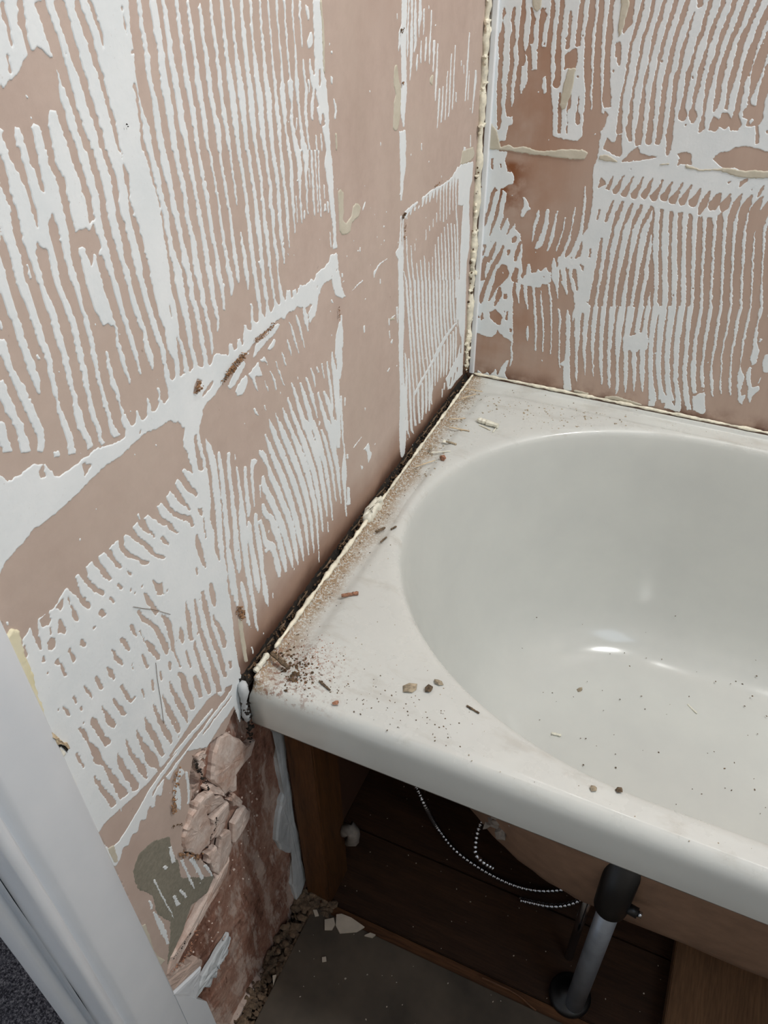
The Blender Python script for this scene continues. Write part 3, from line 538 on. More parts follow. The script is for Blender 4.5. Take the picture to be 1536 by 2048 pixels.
LA-p 4356 1288 4346 1214 4353 1206 4381 1234 4372 1259
LA-p 4414 1248 4402 1227 4408 1197 4426 1193 4438 1207 4433 1234
LA-s 4406 1288 4414 1256 4400 1283 4404 1250
LA-p 4311 1134 4294 1096 4297 1082 4323 1109
LA-p 4248 1135 4237 1116 4245 1116
LA+s 4080 1582 4080 1578 4072 1578 4072 1575
LA+s 4072 1553 4072 1547 4066 1550 4068 1544
LA+s 4058 1504 4056 1496 4051 1502 4050 1495
LA+s 3901 1388 3896 1370 3892 1386 3886 1368
LA+s 4450 1548 4450 1546 4442 1544 4442 1542
LA-s 3999 1412 3968 1350 3944 1306 3920 1264 3897 1214 3874 1168 3826 1112 3960 1414 3936 1352 3920 1308 3900 1266 3873 1214 3863 1172 3818 1119
LA-s 3925 1405 3902 1342 3884 1302 3860 1266 3842 1238 3886 1398 3870 1336 3866 1300 3852 1267 3838 1239
LA-s 3818 1216 3808 1187 3788 1153 3803 1214 3792 1186 3781 1153
LA-s 3873 1405 3839 1341 3812 1294 3774 1240 3841 1406 3813 1342 3796 1296 3768 1240
LA-s 3620 1074 3634 1022 3626 946 3602 872 3608 1067 3598 1000 3596 931 3590 866
LA-s 3478 1162 3506 1073 3499 996 3516 922 3506 832 3462 1151 3476 1054 3483 986 3484 900 3490 822
LA-p 3922 1081 3904 1058 3888 1027 3866 1013 3875 954 3908 982 3910 1030
LA-s 3596 770 3609 719 3605 654 3598 620 3582 762 3570 690 3576 631 3588 612
LA-s 3665 920 3664 880 3650 910 3658 875
LA-s 3980 1058 3978 1020 3964 967 3946 904 3971 1056 3956 1014 3940 962 3922 898
LA-s 4034 1009 4028 960 4001 904 3977 847 3968 786 3958 715 3958 696 4018 1003 4006 958 3980 906 3953 842 3937 772 3926 697 3926 672
LA-s 3918 874 3912 819 3908 760 3912 674 3914 654 3908 872 3880 804 3880 739 3892 656 3900 640
LA-s 3837 722 3853 674 3848 626 3828 716 3824 651 3834 614
LA-s 3766 812 3786 732 3794 646 3797 592 3761 808 3762 714 3768 624 3773 572
LA-s 3779 562 3789 522 3767 552 3768 502
LA-s 3710 778 3726 706 3730 614 3729 534 3726 452 3704 774 3704 688 3706 595 3704 516 3698 431
LA-s 3658 774 3668 694 3668 586 3666 482 3660 382 3642 763 3640 672 3643 566 3636 460 3630 360
LA-s 3622 588 3621 552 3608 482 3600 401 3598 338 3612 581 3608 546 3578 466 3563 372 3570 314
LA-s 4089 982 4086 943 4070 902 4078 976 4070 938 4064 900
LA-s 4052 914 4037 832 4034 794 4032 770 4048 912 4030 830 4008 785 4002 756
LA-s 4152 971 4146 929 4132 878 4138 967 4126 924 4116 874
LA-s 4174 1241 4162 1210 4158 1240 4150 1208
LA-s 4202 1162 4192 1126 4186 1161 4174 1124
LA-s 4084 1201 4075 1162 4074 1200 4060 1160
LA-s 3792 1426 3770 1362 3748 1305 3712 1246 3676 1200 3646 1168 3630 1128 3750 1418 3734 1354 3724 1304 3692 1252 3660 1212 3618 1170 3616 1122
LA-s 3842 1416 3821 1352 3802 1306 3772 1257 3758 1220 3744 1192 3712 1160 3812 1410 3796 1346 3788 1306 3761 1259 3732 1218 3734 1194 3710 1163
LA-s 3728 1423 3699 1357 3674 1298 3646 1254 3620 1210 3685 1418 3664 1352 3644 1294 3629 1254 3608 1210
LA-s 3673 1454 3646 1388 3628 1342 3599 1291 3572 1245 3628 1446 3610 1381 3596 1338 3571 1291 3552 1244
LA-s 3650 1484 3602 1422 3579 1396 3564 1358 3612 1492 3572 1428 3556 1392 3557 1354
LA-p 3572 1188 3547 1166 3552 1127 3568 1158
LA-s 3552 1118 3560 1014 3545 1113 3554 1010
LA-s 3508 1512 3514 1458 3518 1398 3522 1346 3492 1504 3494 1448 3489 1384 3490 1328
LA+s 3907 1546 3906 1542 3898 1542 3898 1538
LA+s 3902 1396 3896 1366 3896 1395 3886 1364
LA-s 4528 1358 4534 1346 4508 1337 4513 1324
LA-s 4518 1306 4528 1284 4526 1258 4514 1303 4510 1272 4518 1252
LA-s 4465 1282 4470 1240 4456 1277 4463 1235
LA-s 4469 1210 4480 1186 4464 1206 4466 1174
LA-p 4428 1236 4404 1212 4408 1196 4428 1192 4432 1220
LA-p 4374 1135 4364 1136 4355 1073 4374 1070 4370 1100
LA-p 4436 1144 4416 1144 4416 1114 4434 1132
LA-s 4418 1120 4424 1076 4424 1050 4412 1114 4411 1068 4412 1043
LA-p 4486 1128 4472 1136 4472 1107 4477 1123
LA-s 4153 956 4141 910 4126 874 4136 954 4122 906 4118 872
LA-s 4204 959 4198 897 4182 838 4198 957 4180 892 4170 836
LA-s 4036 834 4028 773 4014 717 4010 684 4024 830 4002 764 3988 704 3992 670
LA-s 4079 798 4076 750 4068 706 4069 792 4059 742 4056 700
LA-s 4138 806 4132 758 4133 804 4128 756
LA-s 4250 908 4250 868 4238 822 4244 906 4229 860 4226 818
LA-s 4315 918 4310 880 4304 837 4305 916 4294 874 4288 831
LA-s 4366 943 4364 894 4354 846 4364 942 4352 888 4351 844
LA-s 4222 761 4215 709 4200 638 4166 624 4208 756 4197 702 4188 644 4170 642
LA-s 4272 743 4266 682 4257 624 4238 600 4264 740 4248 676 4236 620 4233 604
LA-p 4132 638 4115 630 4121 592 4124 554 4126 586
LA-s 4068 626 4078 568 4058 616 4066 555
LA-s 4011 620 4018 566 3998 608 4010 559
LA-s 4424 940 4422 899 4414 934 4416 896
LA-s 4473 950 4472 907 4468 876 4468 947 4462 902 4463 873
LA-p 4420 858 4404 866 4408 824 4415 850
LA-s 4388 770 4399 740 4392 682 4378 619 4378 574 4346 552 4380 764 4368 720 4368 671 4358 612 4350 580 4345 556
LA-s 4331 773 4328 717 4332 664 4312 606 4327 771 4315 710 4303 654 4289 606
LA-s 4450 781 4448 732 4441 676 4441 609 4442 548 4416 488 4414 413 4410 332 4404 228 4443 778 4430 723 4433 672 4408 592 4406 532 4402 482 4388 398 4376 312 4355 200
LA-s 4338 469 4351 403 4346 312 4336 238 4334 182 4335 466 4324 382 4314 294 4298 214 4300 152
LA-s 4281 494 4289 403 4280 338 4272 250 4252 157 4276 490 4270 390 4257 326 4234 226 4242 150
LA-s 4220 474 4222 396 4218 308 4220 234 4176 114 4212 468 4200 381 4183 286 4162 202 4162 107
LA-s 4157 483 4166 398 4153 310 4146 221 4132 165 4151 478 4136 377 4122 289 4115 198 4116 154
LA-s 4096 496 4098 398 4091 294 4090 492 4078 384 4059 272
LA-s 4474 494 4472 432 4462 341 4454 237 4466 489 4456 424 4438 329 4423 220
LA-s 4500 694 4504 646 4494 586 4496 692 4492 640 4490 584
LA-s 3963 752 3956 690 3953 664 3934 732 3936 676 3942 656
LA-s 3907 698 3910 644 3901 576 3893 508 3890 684 3897 634 3890 568 3886 504
LA-s 3917 506 3912 462 3914 385 3906 288 3896 214 3907 504 3878 440 3876 355 3864 256 3868 191
LA-s 3979 512 3976 417 3970 336 3956 256 3940 168 3971 506 3954 402 3937 316 3924 232 3932 162
LA-s 4034 496 4038 408 4030 310 4020 224 4008 183 4030 493 4014 391 3997 288 3986 200 3994 170
LA-s 4098 492 4098 406 4088 320 4081 238 4068 176 4092 488 4080 394 4062 303 4048 214 4058 166
LA-s 3840 570 3838 501 3832 448 3830 564 3821 488 3826 444
LA-s 3776 562 3784 502 3777 407 3777 335 3776 248 3764 176 3764 553 3762 486 3758 393 3745 310 3738 216 3744 160
LA-s 3834 386 3834 307 3826 221 3809 366 3800 279 3804 202
LA-s 3724 520 3716 429 3709 332 3710 244 3704 180 3706 122 3702 506 3690 411 3683 312 3666 208 3670 150 3665 85
LA-s 3654 448 3648 351 3644 246 3633 154 3628 428 3618 328 3610 218 3612 136
LA-s 3578 220 3580 164 3556 200 3562 147
LA-s 3952 617 3961 572 3936 601 3948 558
LA-s 3708 122 3784 148 3872 146 3964 136 4030 126 4098 115 3686 64 3754 72 3846 80 3946 90 4020 98 4090 97
LA-s 3592 52 3668 62 3771 71 3873 86 3968 86 4060 93 4150 105 4220 112 4270 95 3586 40 3648 17 3750 22 3846 18 3944 20 4036 24 4123 23 4193 31 4240 16
LA-s 3613 -18 3710 -12 3864 -10 3608 -29 3706 -24 3860 -22
LA-s 3400 1265 3422 1122 3441 997 3458 876 3468 764 3477 632 3478 501 3474 395 3482 260 3488 156 3382 1254 3403 1109 3424 985 3438 862 3444 746 3450 612 3446 476 3448 374 3452 234 3458 128
LA-s 4098 104 4263 126 4400 168 4500 202 4569 196 4078 44 4242 52 4367 40 4456 21 4530 32
LA+s 3766 64 3966 87 4108 84 4232 81 4336 51 4439 18 4518 -13 3756 40 3954 56 4097 53 4220 44 4322 14 4424 -26 4501 -64
LA+p 4054 -26 4034 -94 4088 -99 4096 -214 4128 -298 4148 -208 4133 -117
LA+s 4034 -96 4059 -257 4079 -313 4016 -119 4044 -280 4068 -332
LA+s 3440 1456 3449 1396 3446 1308 3454 1206 3466 1091 3484 973 3494 845 3506 713 3432 1452 3406 1377 3401 1284 3408 1178 3424 1062 3445 946 3458 820 3466 682
LA+s 3382 1350 3392 1298 3394 1226 3406 1143 3420 1024 3432 933 3438 856 3451 773 3460 670 3462 568 3362 1340 3362 1282 3363 1208 3376 1123 3385 1000 3392 904 3414 838 3406 740 3410 633 3416 532
LA+s 3316 1308 3340 1222 3346 1100 3360 978 3371 885 3388 793 3388 700 3387 648 3295 1294 3312 1204 3318 1082 3327 957 3334 858 3342 759 3354 673 3377 639
LA+s 3270 1271 3270 1238 3263 1268 3260 1232
LA+s 3269 1206 3281 1119 3288 1026 3311 942 3322 846 3330 745 3330 634 3330 542 3328 445 3261 1202 3260 1106 3260 1008 3260 907 3266 806 3282 710 3290 604 3290 512 3292 417
LA+s 3216 1168 3236 1056 3247 942 3246 894 3194 1154 3210 1039 3212 919 3232 884
LA+s 3150 1172 3172 1118 3182 1018 3186 906 3100 1130 3146 1100 3160 1004 3179 900
LA+s 3123 998 3126 917 3105 986 3118 912
LA+s 3248 874 3272 808 3269 732 3273 622 3276 509 3260 400 3230 862 3228 776 3234 708 3227 590 3220 466 3246 388
LA+s 3190 877 3209 794 3210 714 3211 624 3210 530 3210 436 3222 349 3164 858 3172 768 3164 682 3168 594 3176 506 3172 405 3174 308
LA+s 3172 813 3154 735 3154 664 3137 606 3092 530 3084 445 3064 340 3136 794 3122 716 3108 642 3059 584 3044 503 3028 406 3038 320
LA+s 3155 619 3148 583 3117 588 3134 571
LA+s 3124 882 3124 814 3083 747 3062 658 3034 538 3020 424 2996 314 3100 870 3076 798 3034 730 3002 628 2982 508 2968 388 2979 302
LA+s 3090 1028 3104 972 3073 870 3039 767 3005 652 2976 531 2953 408 2922 286 3072 1018 3053 948 3018 848 2982 742 2944 622 2924 500 2904 377 2911 278
LA+s 3084 1172 3081 1134 3042 1054 3036 986 3002 886 2968 768 2932 652 2909 535 2894 412 2870 262 3049 1158 3028 1116 3015 1043 2986 966 2950 864 2914 744 2875 622 2854 502 2849 380 2856 252
LA+s 3020 1221 3010 1132 2984 1032 2950 928 2923 831 2892 714 2866 604 2846 487 2826 357 2804 232 3009 1217 2974 1118 2932 1013 2896 905 2867 806 2834 684 2812 573 2796 454 2792 333 2794 226
LA+s 2976 1266 2954 1161 2918 1038 2880 924 2843 805 2808 677 2781 557 2762 432 2747 233 2962 1262 2912 1146 2864 1017 2830 903 2790 781 2758 651 2735 530 2728 408 2734 224
LA+s 2900 1222 2878 1114 2831 968 2780 821 2746 694 2720 576 2702 442 2688 206 2876 1213 2830 1096 2770 944 2726 797 2690 664 2674 548 2666 418 2678 198
LA+s 2828 1179 2794 1064 2752 932 2710 798 2678 662 2648 516 2633 348 2636 87 2799 1169 2749 1047 2694 908 2654 770 2625 634 2604 489 2610 332 2628 81
LA+s 2757 1138 2720 1004 2676 862 2632 708 2602 548 2582 394 2566 267 2726 1126 2666 983 2619 838 2578 680 2559 522 2551 373 2556 260
LA+s 2686 1101 2642 956 2594 811 2556 666 2534 499 2508 340 2632 1081 2574 928 2535 783 2506 638 2489 471 2496 330
LA+s 2603 1054 2574 952 2542 815 2498 674 2470 504 2443 264 2558 1036 2516 926 2481 786 2453 650 2438 484 2432 256
LA+s 2506 942 2483 862 2447 718 2418 582 2389 363 2482 932 2446 846 2408 699 2385 563 2375 354
LA+s 2450 966 2422 838 2400 734 2366 596 2326 300 2400 944 2352 804 2341 704 2319 568 2315 292
LA+s 2372 921 2358 824 2336 715 2326 900 2292 790 2295 692
LA+s 2306 886 2298 766 2273 867 2278 755
LA+s 2260 858 2263 730 2252 636 2294 524 2284 392 2272 162 2239 847 2246 720 2232 624 2230 482 2248 367 2256 150
LA+s 2233 364 2248 244 2196 339 2203 211
LA+s 2218 606 2222 568 2196 592 2200 554
LA+s 2514 1000 2516 972 2496 989 2502 964
LA+s 2504 301 2508 221 2490 292 2496 213
LA+s 3454 604 3449 520 3443 476 3411 572 3416 495 3427 462
LA+s 3380 588 3390 535 3384 440 3388 338 3374 267 3369 581 3350 506 3356 418 3359 315 3366 260
LA+s 3329 490 3323 409 3322 329 3326 252 3316 169 3294 465 3294 386 3295 306 3302 232 3303 160
LA+s 3261 454 3260 395 3226 420 3253 388
LA+s 3204 381 3215 314 3194 240 3168 348 3177 282 3186 235
LF+s 3446 396 3456 298 3460 192 3461 80 3418 372 3422 268 3425 162 3432 54
LA+s 3134 290 3142 254 3126 284 3134 246
LA+s 3382 124 3390 70 3372 116 3375 55
LA-s 3645 70 3614 16 3591 29 3636 82 3622 74 3605 60
LA+s 1414 2775 1416 2709 1418 2664 1450 2626 1424 2568 1416 2486 1414 2403 1416 2336 1418 2266 1388 2192 1340 2768 1346 2700 1352 2654 1347 2612 1354 2560 1350 2477 1340 2391 1347 2322 1364 2256 1372 2190
LA+s 1450 2636 1450 2588 1458 2561 1422 2632 1431 2586 1450 2560
LA+s 1432 2390 1431 2286 1418 2387 1420 2284
LA+s 1324 2766 1338 2669 1342 2574 1338 2512 1310 2765 1320 2667 1322 2571 1332 2510
LA+s 1291 2763 1293 2664 1303 2568 1301 2486 1304 2405 1267 2761 1269 2661 1264 2563 1271 2481 1294 2404
LA+s 1243 2758 1250 2674 1255 2611 1246 2562 1252 2522 1228 2757 1216 2670 1216 2606 1211 2556 1244 2520
LA+s 1184 2753 1194 2684 1194 2636 1186 2586 1160 2750 1144 2678 1169 2633 1178 2585
LA+s 1122 2706 1126 2644 1122 2580 1107 2704 1107 2642 1114 2578
LA+s 1153 2566 1165 2500 1155 2457 1143 2564 1139 2496 1144 2456
LA+s 1202 2508 1216 2463 1216 2428 1190 2506 1194 2459 1208 2427
LF+p 1491 2508 1468 2504 1454 2460 1444 2412 1421 2398 1416 2352 1425 2285 1444 2218 1468 2192 1493 2197 1526 2218 1511 2302 1511 2336 1487 2366 1514 2430 1510 2476
LA+s 1440 2189 1432 2085 1420 2185 1406 2080
LA+s 1382 2177 1392 2076 1357 2172 1345 2065
LA+s 1472 2718 1471 2690 1463 2717 1464 2690
LA+s 1683 2190 1690 2167 1676 2188 1680 2164
LA+s 1798 2444 1797 2432 1790 2442 1787 2431
LA+s 1020 2688 1023 2593 1035 2531 1028 2434 1002 2686 1008 2591 1011 2528 1016 2432
LA+s 1087 2572 1094 2512 1094 2460 1070 2569 1068 2508 1084 2458
LA+s 974 2546 975 2484 970 2386 943 2542 944 2480 958 2384
LA+s 910 2522 914 2417 926 2339 928 2236 898 2520 896 2414 894 2333 914 2234
LF+p 982 2376 957 2372 972 2322 1022 2346 1006 2368
LA+s 862 2289 872 2205 881 2079 843 2285 848 2200 870 2076
LA+s 804 2289 810 2193 823 2096 790 2286 790 2188 806 2092
LA+s 738 2361 748 2246 754 2099 726 2359 731 2242 740 2096
LA+s 682 2435 695 2300 687 2192 698 2101 666 2432 674 2296 670 2188 688 2098
LA+s 622 2475 628 2332 630 2224 638 2132 610 2474 612 2328 610 2220 621 2128
LA+s 579 2220 574 2162 562 2216 556 2158
LA+s 383 2506 392 2402 399 2295 402 2136 366 2504 370 2398 372 2290 386 2133
LA+s 347 2295 346 2132 335 2293 333 2130
LA+s 456 2347 451 2296 441 2344 439 2294
LA+s 508 2376 501 2343 493 2374 490 2342
LA+s 232 2282 232 2223 239 2132 248 2034 200 2276 192 2215 214 2126 234 2031
LA+s 1124 2052 1123 2018 1114 2050 1110 2015
LA+s 370 1862 381 1834 337 1853 332 1822
LA+s 258 1905 248 1828 242 1901 231 1824
LF+p 398 1843 186 1818 144 1768 156 1745 220 1734 384 1750 433 1767
LA+s 949 2618 957 2606 932 2614 946 2604
LA+s 1058 2713 1053 2694 1047 2712 1039 2694
LA+s 1416 2183 1418 2112 1432 2008 1388 2178 1362 2099 1347 1986
LA+s 1432 2090 1429 1996 1424 1929 1426 1859 1423 1818 1350 2070 1352 1976 1377 1916 1394 1850 1408 1813
LA+s 1422 1740 1430 1656 1446 1576 1457 1515 1452 1403 1454 1362 1407 1736 1410 1650 1403 1562 1370 1485 1385 1378 1370 1332
LA+p 1500 1552 1457 1563 1436 1573 1435 1486 1468 1506
LA+s 1391 1727 1398 1603 1388 1492 1374 1722 1376 1596 1372 1486
LA+p 428 1764 326 1748 158 1720 164 1670 165 1593 204 1554 204 1466 186 1359 156 1272 144 1113 180 1038 178 926 169 871 322 930 338 1148 338 1355 326 1472 434 1503 452 1678 576 1725 508 1740
LA+s 1348 1714 1306 1714 1234 1723 1154 1732 1374 1730 1351 1743 1270 1747 1170 1744
LA+s 1334 1732 1355 1704 1302 1719 1334 1696
LA+s 1277 1734 1279 1697 1249 1725 1268 1693
LA+s 1216 1729 1220 1700 1187 1720 1204 1695
LA+s 1145 1719 1162 1696 1132 1714 1146 1690
LA+s 1099 1746 1096 1689 1052 1731 1084 1685
LA+s 1042 1738 1037 1689 1000 1726 1024 1685
LA+s 989 1741 976 1680 934 1724 964 1676
LA+s 925 1736 914 1684 874 1720 904 1681
LA+s 872 1734 859 1700 850 1644 814 1717 836 1692 842 1641
LA+s 812 1735 793 1672 780 1503 760 1720 774 1666 769 1500
LA+s 751 1727 733 1654 718 1479 704 1714 716 1650 701 1474
LA+s 699 1726 680 1648 662 1476 652 1714 663 1644 648 1472
LA+s 636 1728 618 1650 602 1496 580 1712 596 1644 588 1491
LA+s 579 1726 560 1634 544 1502 530 1712 539 1628 528 1498
LA+s 524 1726 504 1618 477 1472 438 1336 373 950 474 1712 480 1612 453 1465 411 1328 337 936
LA+s 1074 1735 890 1726 762 1716 628 1709 512 1712 371 1714 1088 1746 911 1744 784 1732 655 1726 556 1735 478 1767
LA+s 1380 1398 1353 1328 1368 1395 1325 1320
LA+s 1338 1592 1328 1448 1290 1304 1326 1588 1308 1441 1260 1294
LA+s 1268 1516 1253 1398 1224 1280 1257 1512 1232 1390 1194 1269
LA+s 1176 1370 1150 1251 1164 1366 1120 1241
LA+s 1110 1370 1088 1228 1098 1366 1057 1216
LA+s 1050 1381 1024 1203 1037 1377 992 1192
LA+s 962 1308 958 1178 952 1304 926 1166
LA+s 901 1314 891 1213 888 1152 890 1311 880 1209 860 1142
LA+s 860 1382 840 1248 829 1129 846 1378 818 1241 794 1116
LA+s 811 1414 780 1252 758 1102 795 1408 757 1244 722 1088
LA+s 752 1423 718 1230 694 1077 736 1418 692 1220 656 1064
LA+s 700 1444 658 1259 634 1054 684 1440 632 1250 596 1040
LA+s 640 1450 592 1236 558 1025 623 1444 566 1227 520 1012
LA+s 572 1433 524 1212 496 1002 554 1428 497 1203 458 988
LA+s 504 1402 456 1188 416 971 486 1396 428 1179 378 956
LA+s 1207 1508 1202 1453 1198 1506 1192 1450
LA+s 1026 1535 1021 1464 1018 1532 1008 1460
LA+s 966 1538 960 1500 954 1535 948 1496
LA+s 908 1561 901 1508 895 1558 889 1505
LA+s 846 1584 842 1518 836 1580 829 1514
LA+s 1348 1330 1324 1178 1282 962 1236 674 1187 440 1318 1319 1290 1166 1250 948 1207 661 1163 428
LA+s 1286 1306 1264 1104 1204 822 1136 482 1252 1294 1228 1090 1171 807 1110 469
LA+s 1214 1278 1190 1074 1133 788 1062 490 1180 1266 1152 1059 1098 773 1035 476
LA+s 1152 1254 1118 992 1064 728 995 508 1120 1243 1080 976 1030 713 966 494
LA+s 1083 1228 1053 964 998 724 933 517 1050 1216 1013 948 962 709 904 504
LA+s 1018 1204 984 935 934 695 884 534 984 1192 946 920 898 679 855 520
LA+s 952 1179 924 936 874 694 830 554 918 1166 886 920 832 677 798 539
LA+s 885 1153 856 907 812 694 767 558 850 1140 813 890 767 675 730 542
LA+s 823 1130 790 879 754 696 702 568 786 1116 749 862 709 677 665 552
LA+s 752 1102 726 880 688 695 644 582 715 1088 684 862 642 676 606 566
LA+s 678 1074 658 851 620 694 584 596 642 1060 616 834 576 675 546 580
LA+s 620 1052 590 822 534 626 581 1037 546 804 496 610
LA+s 550 1026 520 821 464 630 513 1012 479 804 428 614
LA+s 488 1002 460 824 402 638 450 988 418 808 365 623
LA+s 416 974 407 832 378 960 364 814
LA+s 1160 422 1036 461 860 501 692 541 550 581 340 601 1190 445 1074 489 892 524 748 578 598 614 375 625
LA+s 1294 774 1282 588 1258 403 1232 170 1268 762 1246 569 1221 383 1196 150
LA+s 1354 840 1334 670 1338 504 1314 220 1332 830 1298 652 1302 485 1276 198
LA+s 1196 462 1188 304 1159 164 1169 448 1152 284 1131 149
LA+s 1118 456 1108 289 1079 142 1085 438 1066 266 1041 121
LA+s 1045 464 1034 278 1025 143 1008 445 985 251 996 126
LA+s 976 486 965 302 950 150 941 469 914 274 926 136
LA+s 914 502 900 297 884 138 878 484 848 269 859 124
LA+s 858 515 846 330 864 271 832 166 822 498 806 308 824 250 810 154
LA+s 806 542 792 423 772 290 770 526 756 404 756 282
LA+s 753 564 734 424 720 294 716 546 696 405 704 286
LA+s 696 566 667 421 660 301 655 547 626 400 641 290
LA+s 619 560 614 426 590 277 580 541 572 404 567 265
LA+s 558 590 538 449 538 263 526 576 498 430 504 246
LA+s 488 582 465 445 457 266 454 567 428 427 426 250
LA+s 424 577 410 450 392 285 390 562 372 432 364 271
LA+s 370 589 350 422 346 281 336 574 311 403 310 263
LA+p 373 958 170 880 148 637 134 447 139 258 126 59 286 80 402 68 472 99 534 229 472 242 378 278 281 294 254 345 197 412 296 520 360 632 373 789
LA-s 328 630 306 524 278 448 310 622 268 508 224 427
LA-s 226 414 220 297 200 402 188 281
LA-s 280 204 274 154 255 190 256 144
LA-s 337 186 348 120 312 172 334 112
LA-s 421 184 441 116 393 168 424 106
LA+s 573 218 571 152 540 200 544 138
LA+s 612 187 611 109 589 174 591 98
LA+s 1452 1369 1448 1230 1448 1086 1446 884 1433 720 1426 552 1432 414 1426 287 1373 1340 1363 1195 1361 1048 1374 850 1360 684 1326 498 1330 356 1335 232
LA+s 1480 1210 1476 1146 1468 1205 1460 1140
LA+s 1548 1156 1524 1164 1498 1162 1566 1168 1546 1180 1506 1172
LA+s 1562 1013 1542 1024 1578 1024 1552 1031
LA+s 1440 382 1434 221 1422 106 1410 59 1314 310 1318 150 1340 52 1375 34
LA+s 1306 304 1304 222 1251 120 1276 288 1274 206 1240 114
LA+s 1252 272 1231 178 1183 116 1210 250 1190 157 1161 108
LA+s 1157 218 1130 148 1132 206 1118 141
LA+p 2002 492 1926 496 1908 472 1910 430 1882 397 1894 364 1934 344 1941 399 1948 444 1974 480
LA+p 2048 420 2000 363 2025 354 2036 396
LA+s 2126 583 2012 593 2136 592 2015 596
LA+s 1828 422 1808 424 1836 429 1816 432
LA+s 2228 368 2236 308 2245 234 2207 354 2202 284 2216 212
LA+s 1600 1558 1736 1562 1794 1543 1792 1512 1596 1554 1723 1552 1774 1532 1786 1510
LA+s 2068 1544 1965 1548 1926 1548 2071 1548 1976 1556 1937 1558
LF+p 2174 2084 2120 2064 2122 1984 2134 1934 2116 1905 2044 1925 2020 1964 1984 1972 1928 1936 1952 1904 1990 1893 2047 1890 2058 1852 2107 1850 2154 1871 2176 1912 2177 2001
LA+s 1879 1950 1908 1932 1920 1912 1872 1948 1890 1924 1911 1909
LA+s 1830 1902 1826 1898 1806 1900 1803 1894
LA+s 1662 1758 1661 1744 1650 1755 1644 1740
LA+s 2176 1686 2178 1662 2162 1682 2164 1656
LA+s 1713 1478 1717 1447 1702 1474 1700 1440
LA+s 2170 1638 2168 1632 2149 1632 2148 1626
LA+s 1958 1743 1966 1716 1948 1739 1952 1711
LA+s 1985 1736 1986 1722 1974 1732 1976 1719
LA+s 1698 1671 1694 1659 1686 1668 1683 1656
LA+s 1660 1680 1661 1662 1648 1676 1649 1658
LA+s 1940 1292 1942 1250 1925 1286 1928 1244
LA+s 1598 1190 1604 1144 1584 1184 1585 1136
LA+s 1595 1104 1587 1050 1582 1098 1573 1044
LA+s 1552 1032 1576 1014 1542 1025 1548 998
LA+s 1486 1218 1476 1100 1462 1208 1464 1095
LF+s 1580 1166 1505 1136 1584 1184 1511 1158
LA+s 2210 972 2214 926 2202 967 2203 920
LA+s 1614 840 1586 849 1630 853 1598 858
LA+s 1957 774 1958 753 1948 769 1950 748
LG+p 4484 -259 4417 -200 4324 -244 4234 -365 4256 -482 4234 -588 4251 -741 4049 -1102 4125 -1146 4252 -1047 4370 -1148 4466 -1176 4520 -1213 4432 -1015 4404 -923 4456 -742 4439 -568 4494 -396
LA+s 4262 -414 4280 -541 4244 -439 4252 -582
LA+s 4225 -609 4212 -872 4203 -960 4206 -630 4198 -890 4195 -970
LA+s 4334 -488 4320 -534 4315 -490 4304 -536
LA+s 4341 -768 4340 -882 4322 -788 4312 -914
LA+s 4290 -798 4275 -922 4276 -807 4252 -940
LA+s 4171 -694 4142 -974 4141 -724 4116 -1002
LA+s 4100 -890 4068 -1074 4079 -907 4052 -1088
LA+s 4404 -476 4393 -732 4379 -941 4394 -486 4382 -744 4372 -949
LA+s 4466 -566 4472 -642 4454 -584 4459 -660
LA+s 4472 -678 4476 -858 4466 -1058 4456 -698 4441 -902 4456 -1074
LF+s 4560 -638 4566 -768 4578 -934 4562 -1116 4528 -682 4533 -818 4545 -973 4512 -1147
LF+s 4548 72 4548 -63 4512 36 4520 -94
LF+p 4535 1406 4510 1386 4514 1336 4526 1276 4526 1188 4538 1126 4542 1046 4548 987 4563 912 4554 848 4554 811 4534 742 4556 741 4550 672 4556 629 4550 574 4554 522 4568 543 4560 673 4564 820 4562 1112 4564 1195 4572 1258 4567 1389
RA+p -2 2662 849 2687 989 1926 829 1888 826 1830 34 1757 22 1904
RA-s 90 2599 86 2568 90 2532 84 2484 67 2408 82 2316 82 2204 86 2088 94 2000 102 1928 110 1892 95 2599 104 2568 94 2531 102 2484 106 2408 108 2316 112 2204 116 2090 124 2002 126 1930 117 1892
RA-s 148 2601 144 2534 156 2482 143 2429 150 2374 158 2276 148 2180 148 2092 152 2004 163 2600 166 2534 172 2482 182 2428 172 2374 184 2276 178 2179 181 2094 192 2008
RA-s 202 2648 204 2536 204 2458 200 2403 208 2348 214 2304 206 2242 205 2155 204 2097 224 2648 232 2536 230 2457 232 2405 255 2354 258 2300 239 2238 238 2155 244 2098
RA-p 266 2417 288 2392 305 2262 340 2264 328 2394 354 2394 388 2396 388 2423 414 2440 420 2334 440 2169 460 2097 477 2012 486 1888 528 1874 659 1870 683 1905 676 2016 670 2128 664 2184 714 2058 723 2059 721 2132 770 2136 784 2052 801 2040 802 2070 828 2044 820 1980 799 1938 814 1827 132 1764 127 1820 168 1830 180 1916 206 1936 204 1984 162 1975 152 2040 190 2036 210 2096 248 2120 258 2158 284 2182 272 2326 256 2358
RA+p 380 2222 400 2242 416 2140 398 2132 380 2176
RA+p 235 2280 266 2290 282 2182 254 2134 248 2120 236 2173
RA-s 262 2599 272 2538 268 2487 268 2408 274 2600 296 2539 293 2486 297 2407
RA-p 335 2602 370 2568 352 2510 356 2394 332 2394 324 2514 326 2582
RA-s 386 2654 388 2599 388 2544 384 2482 386 2413 398 2654 418 2599 413 2542 414 2480 417 2412
RA-s 438 2656 444 2596 442 2520 444 2416 450 2336 459 2255 454 2202 456 2180 462 2656 471 2596 470 2519 476 2416 484 2336 497 2255 498 2197 482 2174
